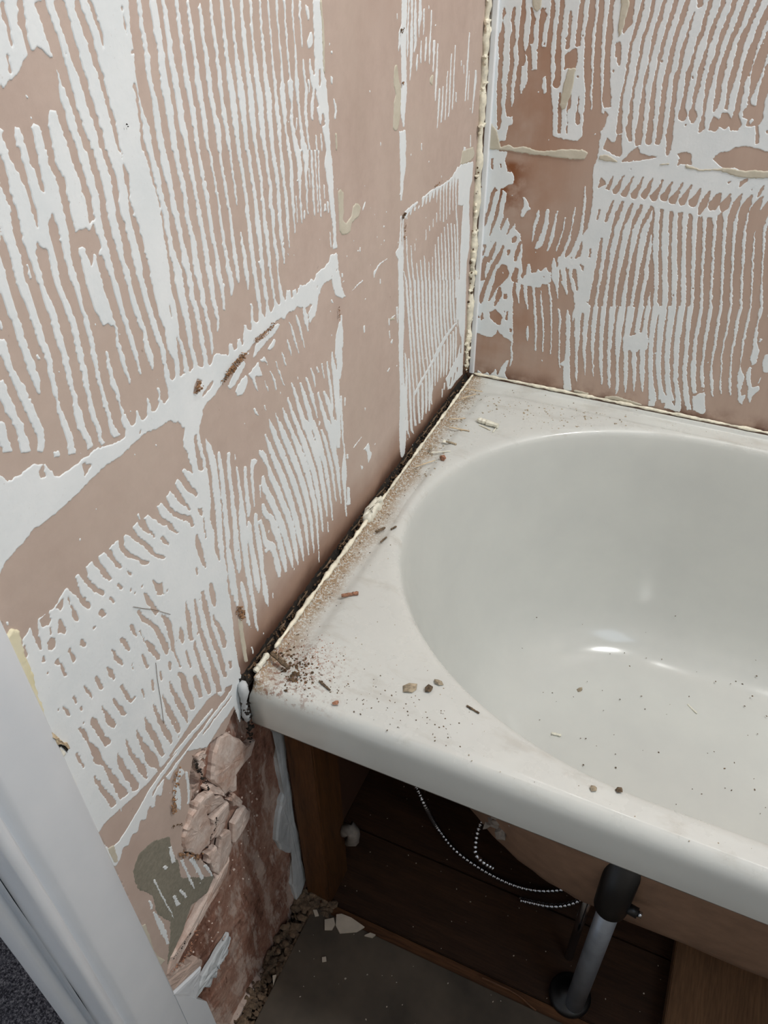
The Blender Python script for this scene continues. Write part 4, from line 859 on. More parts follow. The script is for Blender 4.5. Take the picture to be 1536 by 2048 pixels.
RA-s 510 2593 508 2532 510 2456 505 2393 520 2593 526 2532 528 2454 526 2391
RA-p 508 2360 552 2394 582 2396 592 2332 586 2267 536 2291 520 2274 509 2328
RA-s 565 2660 562 2576 564 2500 564 2439 564 2407 588 2659 592 2574 594 2498 595 2436 580 2404
RA-s 622 2662 621 2564 620 2477 626 2398 632 2318 649 2238 668 2156 680 2072 654 2660 662 2561 660 2475 666 2398 678 2320 692 2241 698 2159 717 2076
RA-s 677 2664 678 2556 682 2479 689 2375 702 2269 709 2188 722 2104 708 2662 714 2554 717 2478 731 2376 745 2270 758 2190 772 2108
RA-s 742 2666 742 2582 744 2508 747 2441 756 2352 770 2246 779 2136 798 2080 764 2664 768 2581 782 2506 782 2440 792 2353 806 2248 834 2140 840 2086
RA-s 500 2146 502 2060 511 1974 519 1903 510 2146 524 2061 534 1974 536 1904
RA-s 563 2150 562 2077 563 2048 579 2150 582 2076 576 2047
RA-s 625 2132 630 2041 630 2132 638 2041
RA-p 626 2034 640 2042 655 2020 656 1979 645 1966 629 1988
RA-s 564 2047 576 1908 569 2048 582 1908
RA-s 808 2443 816 2397 826 2360 832 2443 834 2397 832 2360
RA-s 837 2408 850 2314 846 2408 859 2315
RF+p 812 2686 849 2687 854 2610 836 2484 824 2458 812 2559
RF+p 539 2288 588 2294 586 2196 572 2122 555 2058 531 2044 512 2072 518 2186
RF+p 260 2670 327 2672 330 2596 302 2576 277 2600
RF+p 31 1928 62 1931 108 1886 136 1789 146 1768 34 1757 30 1842
RA+p 777 2685 1649 2710 1872 1926 925 1838
RF+p 802 2686 842 2687 844 2585 838 2490 826 2459 810 2509
RA-p 842 2687 881 2688 888 2542 850 2486 842 2495 844 2585
RA-s 822 2448 832 2377 844 2320 837 2449 853 2378 856 2320
RA-s 921 2672 914 2565 900 2490 896 2422 896 2350 898 2265 894 2189 893 2118 894 2033 900 1947 926 1838 938 2669 935 2562 920 2486 913 2420 912 2348 911 2264 906 2188 908 2117 918 2034 936 1950 954 1840
RA-s 984 2674 974 2542 960 2466 960 2364 957 2270 956 2194 956 2116 958 2038 958 1952 976 1883 1002 2671 992 2539 978 2464 976 2362 974 2267 968 2192 972 2116 982 2038 994 1954 1006 1887
RA-s 1047 2676 1029 2560 1018 2470 1018 2388 1022 2340 1011 2278 1017 2208 1015 2127 1018 2044 1018 1959 1024 1884 1064 2672 1053 2556 1038 2466 1036 2386 1028 2340 1034 2276 1032 2208 1042 2126 1052 2043 1060 1958 1070 1884
RA-s 1103 2678 1092 2573 1083 2498 1074 2422 1076 2328 1071 2255 1072 2169 1080 2076 1086 1992 1092 1907 1128 2674 1118 2568 1103 2494 1098 2418 1088 2327 1088 2254 1098 2168 1110 2076 1119 1992 1134 1908
RA-s 1168 2680 1154 2576 1142 2502 1138 2415 1134 2323 1128 2244 1134 2162 1142 2064 1145 1970 1153 1907 1192 2676 1182 2570 1170 2496 1161 2412 1160 2319 1158 2240 1163 2162 1172 2064 1184 1969 1189 1907
RA-s 1233 2616 1214 2562 1210 2492 1198 2428 1198 2336 1187 2274 1196 2194 1200 2113 1208 2031 1210 1946 1223 1866 1236 2616 1226 2558 1222 2490 1220 2425 1220 2333 1218 2270 1222 2192 1228 2112 1238 2030 1248 1946 1256 1867
RA-p 1224 2698 1260 2699 1264 2638 1244 2633
RA-s 1296 2684 1290 2604 1284 2532 1272 2483 1272 2421 1264 2371 1253 2304 1256 2236 1260 2172 1260 2118 1254 2074 1270 2044 1318 2680 1309 2600 1306 2527 1297 2476 1282 2419 1284 2368 1282 2300 1281 2233 1282 2170 1288 2116 1306 2073 1294 2043
RA-s 1362 2686 1356 2616 1341 2554 1332 2490 1337 2439 1326 2390 1318 2324 1318 2256 1319 2186 1328 2127 1314 2078 1339 2034 1383 2682 1376 2610 1362 2548 1358 2485 1345 2437 1348 2386 1346 2319 1346 2252 1342 2184 1342 2126 1366 2078 1356 2035
RA-s 1424 2689 1416 2609 1402 2538 1393 2478 1388 2409 1378 2328 1376 2260 1384 2191 1391 2126 1394 2073 1389 2020 1394 1986 1450 2682 1436 2604 1427 2531 1418 2473 1413 2404 1408 2322 1409 2256 1404 2189 1406 2126 1411 2072 1424 2015 1406 1982
RA-s 1485 2691 1470 2588 1458 2522 1448 2452 1438 2392 1434 2316 1439 2237 1446 2159 1456 2104 1511 2684 1497 2581 1486 2514 1472 2446 1468 2386 1468 2310 1467 2234 1476 2156 1464 2104
RA-s 1548 2694 1534 2591 1516 2534 1504 2456 1504 2376 1502 2326 1500 2258 1510 2188 1511 2126 1576 2686 1557 2584 1542 2526 1538 2448 1536 2370 1537 2319 1528 2253 1526 2187 1534 2124
RA-p 1450 2004 1449 2043 1466 2078 1496 2063 1512 2108 1529 2109 1568 2074 1578 2113 1602 2104 1630 2052 1615 2013 1575 2015 1563 2042 1542 2012 1509 2032 1493 2002
RA-s 1622 2688 1603 2628 1588 2566 1580 2498 1566 2426 1560 2351 1565 2272 1569 2204 1571 2142 1568 2100 1652 2676 1633 2617 1620 2556 1612 2490 1608 2416 1606 2342 1592 2268 1596 2202 1599 2138 1602 2094
RA-s 1650 2562 1635 2495 1622 2426 1614 2335 1625 2262 1632 2198 1634 2166 1696 2547 1682 2480 1674 2412 1668 2324 1658 2256 1646 2196 1655 2166
RA-p 1620 2122 1642 2165 1688 2153 1678 2210 1682 2276 1682 2352 1695 2402 1729 2354 1728 2238 1727 2172 1739 2088 1728 2050 1670 2040 1657 2044 1660 2076 1627 2095
RA+p 1668 2066 1681 2088 1696 2074 1678 2048
RA-s 1710 2048 1724 1990 1730 1957 1724 2049 1740 1991 1752 1959
RA-s 1778 2027 1798 1952 1794 2028 1809 1953
RA+p 800 1926 1856 2017 1912 1818 2166 930 827 691 824 948 819 1466 786 1704 801 1778
RA-p 829 1838 837 1880 848 1910 874 1884 901 1880 911 1929 936 1931 954 1828 948 1799 902 1809
RA-p 961 1772 1010 1834 1046 1872 1055 1866 1076 1832 1122 1823 1190 1826 1112 1798 1005 1776
RA-s 961 1938 984 1892 996 1946 1005 1897
RA-s 1016 1946 1030 1878 1063 1948 1067 1880
RA-s 1082 1952 1094 1891 1125 1953 1130 1892
RA-s 1149 1960 1150 1898 1184 1956 1180 1894
RA-s 1206 1962 1218 1903 1230 1834 1245 1964 1253 1902 1248 1834
RA-p 1296 1854 1350 1866 1382 1858 1400 1794 1330 1794 1312 1778 1316 1828
RA-p 1519 1840 1546 1884 1598 1896 1626 1918 1689 1934 1764 1924 1864 1900 1889 1810 1794 1793 1723 1778 1655 1806 1598 1786 1564 1810
RA-s 1720 2005 1734 1951 1739 2007 1754 1953
RF+s 815 1772 866 1763 938 1764 814 1800 870 1806 940 1775
RF+s 1176 1772 1268 1781 1174 1778 1265 1794
RF+s 1360 1772 1450 1762 1546 1774 1628 1766 1700 1752 1790 1755 1900 1766 1361 1795 1448 1780 1542 1788 1625 1800 1695 1793 1778 1802 1890 1806
RA-s 922 1678 904 1634 888 1594 928 1676 922 1630 914 1586
RA-s 988 1692 964 1638 938 1591 943 1572 993 1691 984 1632 974 1578 962 1566
RA-s 1052 1692 1026 1630 996 1580 1002 1560 1058 1690 1046 1623 1036 1564 1020 1554
RA-s 1114 1695 1088 1630 1056 1576 1066 1552 1120 1693 1110 1622 1099 1561 1088 1550
RA-s 1178 1694 1152 1638 1123 1582 1134 1560 1183 1692 1174 1630 1165 1570 1153 1558
RA-s 1238 1688 1216 1630 1182 1579 1202 1548 1248 1684 1238 1622 1227 1564 1212 1548
RA-s 1300 1683 1276 1630 1248 1580 1259 1558 1308 1680 1299 1622 1295 1564 1281 1554
RA-s 1364 1686 1340 1630 1304 1572 1324 1543 1372 1684 1362 1621 1353 1556 1339 1544
RA-s 1419 1678 1397 1629 1368 1574 1386 1546 1428 1675 1420 1620 1413 1560 1397 1545
RA-s 1481 1660 1456 1616 1430 1576 1435 1550 1490 1657 1487 1604 1478 1552 1451 1539
RA-s 1539 1652 1515 1602 1495 1549 1506 1498 1548 1649 1550 1589 1537 1535 1515 1496
RA-s 1606 1653 1574 1613 1553 1568 1570 1532 1616 1649 1622 1592 1608 1546 1584 1530
RA-s 1668 1648 1641 1612 1621 1572 1636 1537 1674 1646 1682 1595 1673 1550 1646 1533
RA-p 850 1666 877 1639 888 1618 859 1608 838 1590 840 1628
RA-p 1635 1707 1650 1730 1656 1723 1646 1708
RA-p 1704 1694 1709 1729 1744 1754 1749 1733 1722 1702
RA-p 1776 1680 1790 1706 1788 1688
RA-p 1829 1637 1831 1680 1846 1723 1854 1696 1844 1660
RA-s 865 1454 858 1386 880 1452 870 1384
RA-s 951 1525 926 1451 917 1378 958 1523 946 1446 932 1376
RA-s 1006 1525 981 1444 973 1362 970 1265 962 1142 961 972 960 822 975 714 1020 1522 1012 1437 992 1360 989 1264 990 1140 998 972 998 824 1008 719
RA-s 1072 1522 1046 1437 1036 1354 1032 1274 1025 1151 1018 1024 1026 851 1035 727 1086 1518 1074 1430 1050 1352 1052 1272 1053 1150 1054 1024 1064 853 1072 729
RA-s 1131 1518 1108 1436 1100 1346 1096 1242 1091 1136 1083 992 1086 862 1100 738 1150 1513 1136 1430 1114 1344 1116 1241 1121 1134 1124 991 1126 863 1138 742
RA-s 1196 1515 1170 1437 1158 1346 1156 1290 1148 1210 1144 1102 1150 976 1158 873 1168 750 1214 1509 1196 1429 1172 1344 1172 1289 1172 1208 1176 1102 1185 977 1189 874 1199 752
RA-s 1214 1506 1221 1454 1219 1378 1214 1299 1214 1202 1210 1096 1212 987 1214 866 1218 760 1222 1506 1236 1454 1238 1376 1236 1297 1235 1201 1240 1095 1248 986 1250 866 1254 760
RA-s 1222 1454 1240 1340 1260 1240 1264 1159 1277 1063 1276 982 1278 876 1294 772 1228 1454 1251 1341 1267 1240 1286 1162 1312 1066 1315 978 1306 876 1314 774
RA-s 1308 1017 1318 916 1345 780 1324 1018 1338 918 1356 782
RA-s 1264 1505 1280 1384 1304 1270 1322 1151 1352 1032 1370 906 1408 791 1284 1506 1300 1386 1318 1272 1348 1155 1372 1034 1400 912 1419 794
RA-s 1324 1500 1343 1392 1366 1278 1392 1120 1431 960 1456 800 1348 1502 1365 1394 1382 1280 1416 1124 1452 964 1486 805
RA-s 1383 1497 1398 1400 1428 1248 1464 1091 1496 928 1514 811 1410 1498 1426 1402 1458 1251 1484 1094 1523 932 1544 814
RA-s 1448 1494 1460 1408 1478 1294 1508 1138 1547 980 1578 822 1472 1495 1487 1410 1512 1298 1542 1143 1577 984 1608 826
RA-s 1507 1490 1524 1378 1547 1265 1576 1109 1604 964 1630 832 1537 1492 1560 1382 1584 1268 1612 1113 1642 969 1666 836
RA-s 1566 1486 1582 1386 1610 1235 1639 1078 1664 958 1690 842 1600 1488 1624 1390 1652 1239 1684 1083 1704 962 1726 848
RA-s 1642 1532 1630 1491 1646 1395 1670 1244 1699 1088 1723 968 1752 853 1646 1532 1662 1492 1684 1398 1714 1248 1746 1093 1770 974 1792 860
RA-s 1731 1659 1697 1595 1690 1532 1700 1441 1720 1328 1748 1176 1778 1018 1814 864 1738 1656 1738 1582 1730 1526 1736 1442 1758 1332 1792 1180 1823 1024 1858 871
RA-s 1796 1660 1752 1590 1748 1525 1766 1412 1784 1300 1807 1186 1839 1028 1876 876 1802 1657 1804 1572 1798 1520 1804 1412 1826 1302 1851 1190 1885 1034 1920 882
RA-s 1856 1656 1812 1581 1813 1482 1832 1384 1860 1233 1892 1078 1938 886 1861 1654 1867 1566 1868 1477 1875 1385 1906 1237 1940 1084 1986 894
RA-s 1909 1678 1886 1605 1862 1528 1876 1427 1910 1279 1942 1127 1968 1008 1998 896 1948 1660 1926 1588 1914 1516 1921 1428 1955 1283 1990 1132 2016 1016 2046 905
RA-s 1946 1550 1937 1452 1960 1325 1992 1174 2034 1020 2060 909 1980 1542 1974 1448 2000 1328 2038 1180 2084 1027 2110 916
RA-s 848 1190 852 1098 860 1190 868 1100
RA-s 909 1264 906 1174 907 1049 902 920 900 786 906 704 921 1264 930 1174 936 1049 940 919 942 786 944 706
RA+s 796 958 802 846 807 744 812 638 830 532 849 426 864 316 880 204 902 124 858 962 866 849 859 745 858 642 870 539 876 430 883 320 900 210 907 125
RA+s 876 768 882 616 893 508 909 400 935 293 957 198 915 770 921 618 929 514 936 406 952 297 962 200
RA+s 934 764 943 626 956 521 972 414 998 306 1020 200 972 767 982 630 986 524 995 418 1011 310 1026 202
RA+s 990 774 1008 602 1026 462 1041 353 1068 245 1094 139 1030 778 1042 606 1058 466 1070 359 1088 250 1106 142
RA+s 1052 786 1065 649 1084 510 1098 402 1115 294 1136 183 1162 119 1098 788 1106 653 1116 514 1124 406 1140 299 1159 190 1170 122
RA+s 1116 799 1120 660 1138 521 1157 414 1178 307 1197 198 1214 102 1212 82 1169 798 1170 663 1180 526 1186 420 1202 312 1222 202 1232 102 1218 79
RA+s 1178 809 1184 674 1190 590 1190 532 1216 426 1236 320 1256 210 1282 112 1230 810 1234 674 1234 591 1241 538 1248 432 1265 326 1285 216 1288 113
RA+p 1194 566 1236 581 1270 602 1284 632 1311 624 1356 618 1372 572 1374 494 1317 490 1309 466 1272 459 1255 478 1229 443 1204 489
RA+s 1252 822 1256 700 1264 616 1294 821 1293 700 1296 618
RA+s 1269 473 1287 367 1312 260 1343 138 1300 480 1322 374 1340 266 1350 139
RA+s 1301 830 1309 708 1316 612 1338 830 1342 710 1354 615
RA+s 1319 498 1344 379 1367 272 1403 151 1362 506 1381 387 1401 280 1412 154
RA+s 1347 838 1358 704 1369 602 1384 498 1400 391 1426 284 1450 175 1464 104 1476 39 1392 839 1400 706 1406 604 1418 502 1438 398 1460 294 1492 189 1520 116 1522 44
RA+s 1394 846 1408 714 1423 612 1439 509 1453 402 1486 296 1516 188 1536 110 1445 848 1457 716 1466 616 1479 514 1496 411 1518 308 1551 204 1592 142
RA+s 1454 856 1470 724 1488 590 1512 451 1542 310 1580 180 1602 106 1502 858 1514 728 1528 594 1549 458 1578 320 1618 196 1653 131
RA+s 1516 867 1532 736 1546 602 1571 464 1600 323 1624 252 1654 146 1666 58 1560 869 1574 738 1588 605 1607 470 1635 332 1654 263 1690 158 1716 70
RA+p 1542 137 1618 147 1658 80 1714 62 1712 38 1632 50 1593 48 1590 94 1559 87
RA+s 1578 876 1606 682 1634 512 1654 372 1682 266 1712 157 1758 68 1614 879 1639 684 1664 516 1686 378 1717 277 1752 175 1786 84
RA+s 748 702 748 624 771 484 782 376 794 264 815 151 828 34 758 704 784 632 801 490 813 381 832 272 849 160 875 48
RF+s 894 27 950 28 1013 30 894 50 950 52 1014 46
RF+s 1140 26 1213 29 1293 32 1362 25 1430 31 1138 45 1211 68 1294 63 1363 56 1430 42
RA+s 1658 866 1668 739 1672 649 1689 528 1706 404 1730 310 1762 216 1684 866 1694 738 1699 650 1716 530 1743 410 1762 320 1793 229
RA+s 1719 877 1733 721 1747 602 1766 480 1775 386 1812 276 1744 877 1759 721 1769 602 1781 482 1804 392 1834 283
RA+p 1768 194 1793 206 1804 229 1824 240 1845 245 1886 93 1876 63 1862 56 1830 72 1792 84
RA+s 1786 888 1796 762 1810 645 1822 536 1832 462 1843 388 1866 308 1902 218 1806 888 1818 762 1830 645 1838 537 1848 464 1866 392 1887 314 1906 220
RA+s 1843 898 1864 774 1869 668 1880 566 1898 476 1916 384 1932 304 1954 252 1860 898 1879 774 1884 668 1892 567 1908 478 1926 386 1948 308 1963 256
RA+s 1904 909 1916 785 1930 668 1939 578 1958 489 1974 398 1992 316 2023 256 1921 909 1939 785 1949 668 1954 579 1970 490 1992 400 2012 322 2028 258
RA+s 1968 920 1976 825 1984 739 1994 650 2008 562 2025 478 2026 422 2044 350 2064 288 2088 212 1980 920 1996 824 2002 738 2008 650 2019 562 2035 480 2072 430 2076 354 2084 294 2117 226
RA+p 2035 958 2062 913 2054 854 2064 787 2086 697 2116 644 2122 548 2098 518 2071 562 2064 663 2054 720 2044 852 2031 918
RA+p 2085 509 2103 500 2112 428 2146 358 2182 380 2196 350 2170 306 2162 220 2132 272 2121 334 2084 415 2074 470
RA+s 2106 698 2112 728 2094 702 2092 732
RA+p 2207 644 2172 636 2159 616 2158 543 2186 481 2212 492 2242 518
RA+p 2116 934 2090 929 2088 912 2102 886 2131 880
RA+s 2176 450 2166 391 2182 447 2173 388
RA+p 2082 260 2098 277 2116 294 2116 208 2100 212
RF+p 129 1783 196 1808 233 1790 306 1807 358 1794 404 1788 487 1796 574 1814 622 1820 703 1823 736 1804 723 1762 632 1753 531 1756 362 1758 293 1762 188 1768 102 1765
RA+p 19 1762 71 1778 96 1764 190 1758 176 1708 202 1626 230 1639 254 1598 246 1554 210 1539 176 1513 208 1488 208 1427 195 1362 199 1317 230 1315 252 1277 288 1288 298 1242 337 1218 341 1177 364 1126 366 986 20 934 20 1324
RA-s 74 1704 88 1630 92 1706 94 1630
RA-s 140 1678 148 1650 154 1680 154 1650
RA-s 117 1518 94 1480 84 1392 66 1315 54 1223 146 1498 120 1474 106 1390 87 1312 62 1222
RA-s 162 1513 150 1428 134 1341 116 1250 100 1170 178 1512 168 1426 158 1338 134 1248 106 1168
RA-s 215 1330 190 1292 180 1222 231 1322 213 1285 186 1220
RA-s 264 1291 246 1251 235 1194 286 1281 263 1246 241 1192
RA-p 277 1138 276 1180 302 1198 312 1185 301 1148
RA-s 152 1134 119 1055 87 976 160 1133 149 1048 116 967
RA-s 212 1119 178 1038 152 963 221 1117 208 1032 182 955
RA-s 61 1097 66 1062 54 1017 86 1098 79 1060 66 1014
RA-p 244 1086 269 1092 274 1066 255 1038 250 1062
RA-s 334 1161 311 1081 305 1011 352 1158 341 1077 324 1008
RA+p 326 1474 340 1476 367 1446 396 1398 368 1384 343 1335 324 1338 326 1379 342 1409
RA+s 446 1406 431 1338 424 1261 428 1172 456 1405 458 1336 446 1260 432 1172
RA+s 504 1412 498 1330 484 1244 460 1168 452 1126 524 1413 534 1328 522 1237 505 1154 468 1118
RA+s 579 1410 570 1326 556 1234 543 1162 540 1117 590 1410 587 1324 582 1230 566 1157 550 1116
RA+s 642 1373 634 1276 616 1188 604 1126 647 1373 646 1275 629 1185 610 1124
RA+s 701 1458 694 1380 692 1284 674 1198 656 1120 623 1068 706 1458 707 1380 703 1283 698 1194 678 1113 668 1050
RA+s 746 1598 753 1497 758 1388 755 1294 739 1220 722 1145 680 1082 754 1598 772 1498 778 1388 780 1292 778 1214 760 1132 739 1055
RA+p 786 1702 790 1717 883 1124 870 1062 643 1028 650 1072 679 1118 686 1071 730 1137 754 1087 786 1116 794 1176 778 1248 810 1338 815 1450 805 1583
RA-s 844 1183 848 1120 858 1184 862 1120
RA+s 246 1475 248 1470 256 1478 258 1473
RA+p 12 931 44 948 370 998 382 944 368 891 322 846 314 793 332 678 362 356 327 376 286 390 243 417 226 456 223 413 186 370 138 368 54 388 39 420 32 825
RA-s 75 1014 57 948 52 874 56 821 106 1010 95 946 91 878 101 831
RA-s 176 1044 140 956 106 862 80 772 60 676 66 633 204 1034 166 948 137 855 111 768 92 673 78 633
RA-s 216 970 186 926 174 874 161 796 140 717 130 666 253 972 278 914 250 846 196 784 164 710 142 663
RA-s 211 796 196 739 188 685 179 634 224 797 235 736 214 680 192 631
RA-p 150 579 194 607 236 581 258 551 244 486 217 488 160 526
RA-s 251 744 254 704 276 748 280 709
RA-s 290 612 282 536 300 612 302 537
RA-s 90 568 80 512 96 570 107 516
RA-s 320 964 302 898 306 852 351 960 345 895 337 852
RA-p 322 474 345 471 341 442 324 446
RA+s 342 366 354 232 352 145 354 368 374 236 366 146
RA+p 317 188 344 201 320 78 346 23 262 28 86 12 90 58 135 30 176 54 198 29 242 102 257 42 276 106
RA+p 381 887 408 929 412 1004 431 1007 448 941 486 954 492 979 516 961 554 1001 576 968 588 976 604 897 570 866 538 874 530 841 494 835 462 842 412 834 346 856 367 904
RA+s 338 850 346 779 372 684 382 853 374 784 381 687
RA+s 396 832 409 756 446 651 427 838 436 763 454 654
RA+s 463 842 481 736 505 608 525 478 542 320 484 847 502 741 526 614 542 480 556 323
RA+s 532 822 550 682 575 554 594 422 602 322 539 824 566 686 590 558 606 424 616 324
RA+s 579 874 608 758 630 632 649 501 668 318 597 878 622 761 644 634 660 503 678 320
RA+s 596 1074 593 1006 604 924 638 870 669 775 608 1076 628 1014 656 940 661 877 674 776
RA+s 628 1089 639 980 668 920 704 867 728 810 674 1098 702 996 713 939 730 876 734 812
RA+p 670 1042 792 1061 863 938 867 796 856 704 866 508 831 495 814 697 802 610 790 654 800 759 777 832 738 937 716 1008
RA-s 748 1012 754 956 781 912 798 859 772 1016 788 966 798 918 809 862
RA-s 651 997 666 912 658 998 684 917
RA-s 711 1012 726 861 720 1014 740 863
RA+s 677 698 692 636 713 480 732 310 756 214 686 702 712 640 726 482 745 312 766 218
RA+s 744 697 754 620 772 491 781 356 784 214 806 72 814 20 756 700 784 627 800 496 818 361 834 224 863 88 876 40
RA+s 778 239 793 273 756 253 777 284
RA+s 458 520 458 464 474 392 470 522 482 469 482 393
'''
FRAME_LINE = 510
HOSE1 = [(0.0934, -0.5, -0.3873), (0.1164, -0.5, -0.4125), (0.139, -0.51, -0.4439), (0.1519, -0.4823, -0.545), (0.1992, -0.5057, -0.552), (0.2687, -0.5167, -0.555), (0.3225, -0.5108, -0.556), (0.3705, -0.4868, -0.555), (0.4085, -0.4549, -0.55)]
HOSE2 = [(0.2473, -0.5, -0.3657), (0.2352, -0.5, -0.4015), (0.2272, -0.52, -0.4283), (0.2327, -0.55, -0.4364), (0.2444, -0.56, -0.4379), (0.2612, -0.555, -0.4551)]
HOSE3 = [(0.306, -0.5346, -0.556), (0.3496, -0.525, -0.556), (0.3763, -0.5099, -0.556), (0.3975, -0.489, -0.553), (0.4214, -0.4618, -0.55)]
SHARDS = [('big', [(0.0618, -0.666), (0.0685, -0.662), (0.0843, -0.6611), (0.1077, -0.665), (0.0999, -0.6755), (0.078, -0.6873), (0.0681, -0.6806)], 'largest pale tile fragment on the floor in front of the timber post'), ('sm', [(0.0492, -0.6798), (0.0604, -0.6718), (0.0664, -0.6793), (0.0654, -0.6878), (0.0557, -0.6921)], 'small squarish tile fragment just left of the largest one'), ('t3', [(0.1128, -0.6758), (0.1191, -0.669), (0.1272, -0.6684), (0.1244, -0.6736)], 'tiny pale tile fragment right of the largest one'), ('t4', [(0.0265, -0.6743), (0.0319, -0.6719), (0.0382, -0.6775), (0.0333, -0.6807)], 'tiny rounded fragment beside the foot of the timber post'), ('t5', [(0.0701, -0.7278), (0.0747, -0.7245), (0.0778, -0.7292), (0.0726, -0.7325)], 'tiny pale square fragment out on the floor sheet'), ('t6', [(0.0174, -0.7776), (0.0218, -0.7743), (0.0242, -0.7874)], 'pale triangular fragment standing in the wall foot rubble')]
SPL = [(0.2887, -0.6597, -0.556), (0.3683, -0.6688, -0.556)]
MARKS = [('rust_streak', [(656.4, 327.9), (643.9, 331.4), (634.6, 333.1), (622.0, 335.2)], 170, 0.0018, 0.0012, 'rust'), ('rust_streak', [(600.7, 339.7), (586.2, 339.6), (571.0, 340.3)], 60, 0.0012, 0.001, 'rust'), ('rust_streak', [(685.9, 343.2), (684.8, 340.0), (689.7, 336.6)], 40, 0.0016, 0.0012, 'rust'), ('dirt_plug', [(688.3, 94.1), (684.4, 85.2), (682.1, 74.7)], 60, 0.002, 0.0016, 'rust'), ('dirt_streak', [(447.0, 304.5), (448.8, 290.2)], 24, 0.0006, 0.0008, 'rust'), ('dirt_streak', [(274.4, 347.5), (279.8, 345.9)], 16, 0.0012, 0.0016, 'dirt'), ('dirt_streak', [(180.4, 351.0), (155.4, 352.1)], 20, 0.0007, 0.0009, 'rust'), ('dirt_streak', [(273.2, 335.5), (275.2, 319.2)], 26, 0.001, 0.0009, 'rust'), ('dirt_streak', [(287.2, 528.0), (281.7, 529.2)], 12, 0.001, 0.001, 'dirt'), ('dirt_streak', [(282.3, 483.3), (281.3, 479.7)], 10, 0.001, 0.001, 'rust'), ('black_speck', [(709.2, 532.3), (707.7, 531.3)], 2, 0.0008, 0.001, 'black_dirt'), ('crack_dirt', [(793.4, -18.6), (791.4, -41.0), (786.9, -76.8)], 50, 0.0012, 0.0016, 'black_dirt'), ('crack_dirt', [(787.5, -135.6), (793.4, -146.0), (810.8, -153.8)], 40, 0.0014, 0.0016, 'black_dirt'), ('crack_dirt', [(708.2, -74.9), (707.2, -85.2), (706.7, -98.0)], 26, 0.0016, 0.0018, 'black_dirt'), ('crack_dirt', [(840.8, -61.8), (829.4, -77.4)], 14, 0.0008, 0.001, 'dirt'), ('crack_dirt', [(894.6, -239.9), (878.4, -244.2), (860.9, -246.2)], 26, 0.0006, 0.0009, 'black_dirt'), ('rust_streak', [(815.0, -1.9), (827.7, -27.2), (835.4, -44.0)], 60, 0.002, 0.0014, 'rust'), ('rust_streak', [(844.2, -109.0), (830.0, -137.4), (823.4, -155.8)], 40, 0.0016, 0.0016, 'rust'), ('rust_streak', [(851.1, -255.2), (874.1, -270.7), (900.5, -259.4)], 60, 0.003, 0.0012, 'brownchip')]
HAIRS = [[(809.5, 209.7), (801.7, 200.7), (788.8, 186.2), (774.7, 167.7)], [(804.0, 137.6), (807.8, 116.4), (810.7, 91.9), (814.7, 67.7)]]
CURL = [[(911.7, 181.0), (907.9, 166.8), (902.9, 150.6), (904.5, 149.1), (909.8, 164.6), (911.5, 172.7)], [(912.4, 180.3), (911.5, 172.7), (909.8, 164.6), (904.7, 148.7), (906.1, 147.6), (910.6, 159.7), (911.7, 168.4)]]

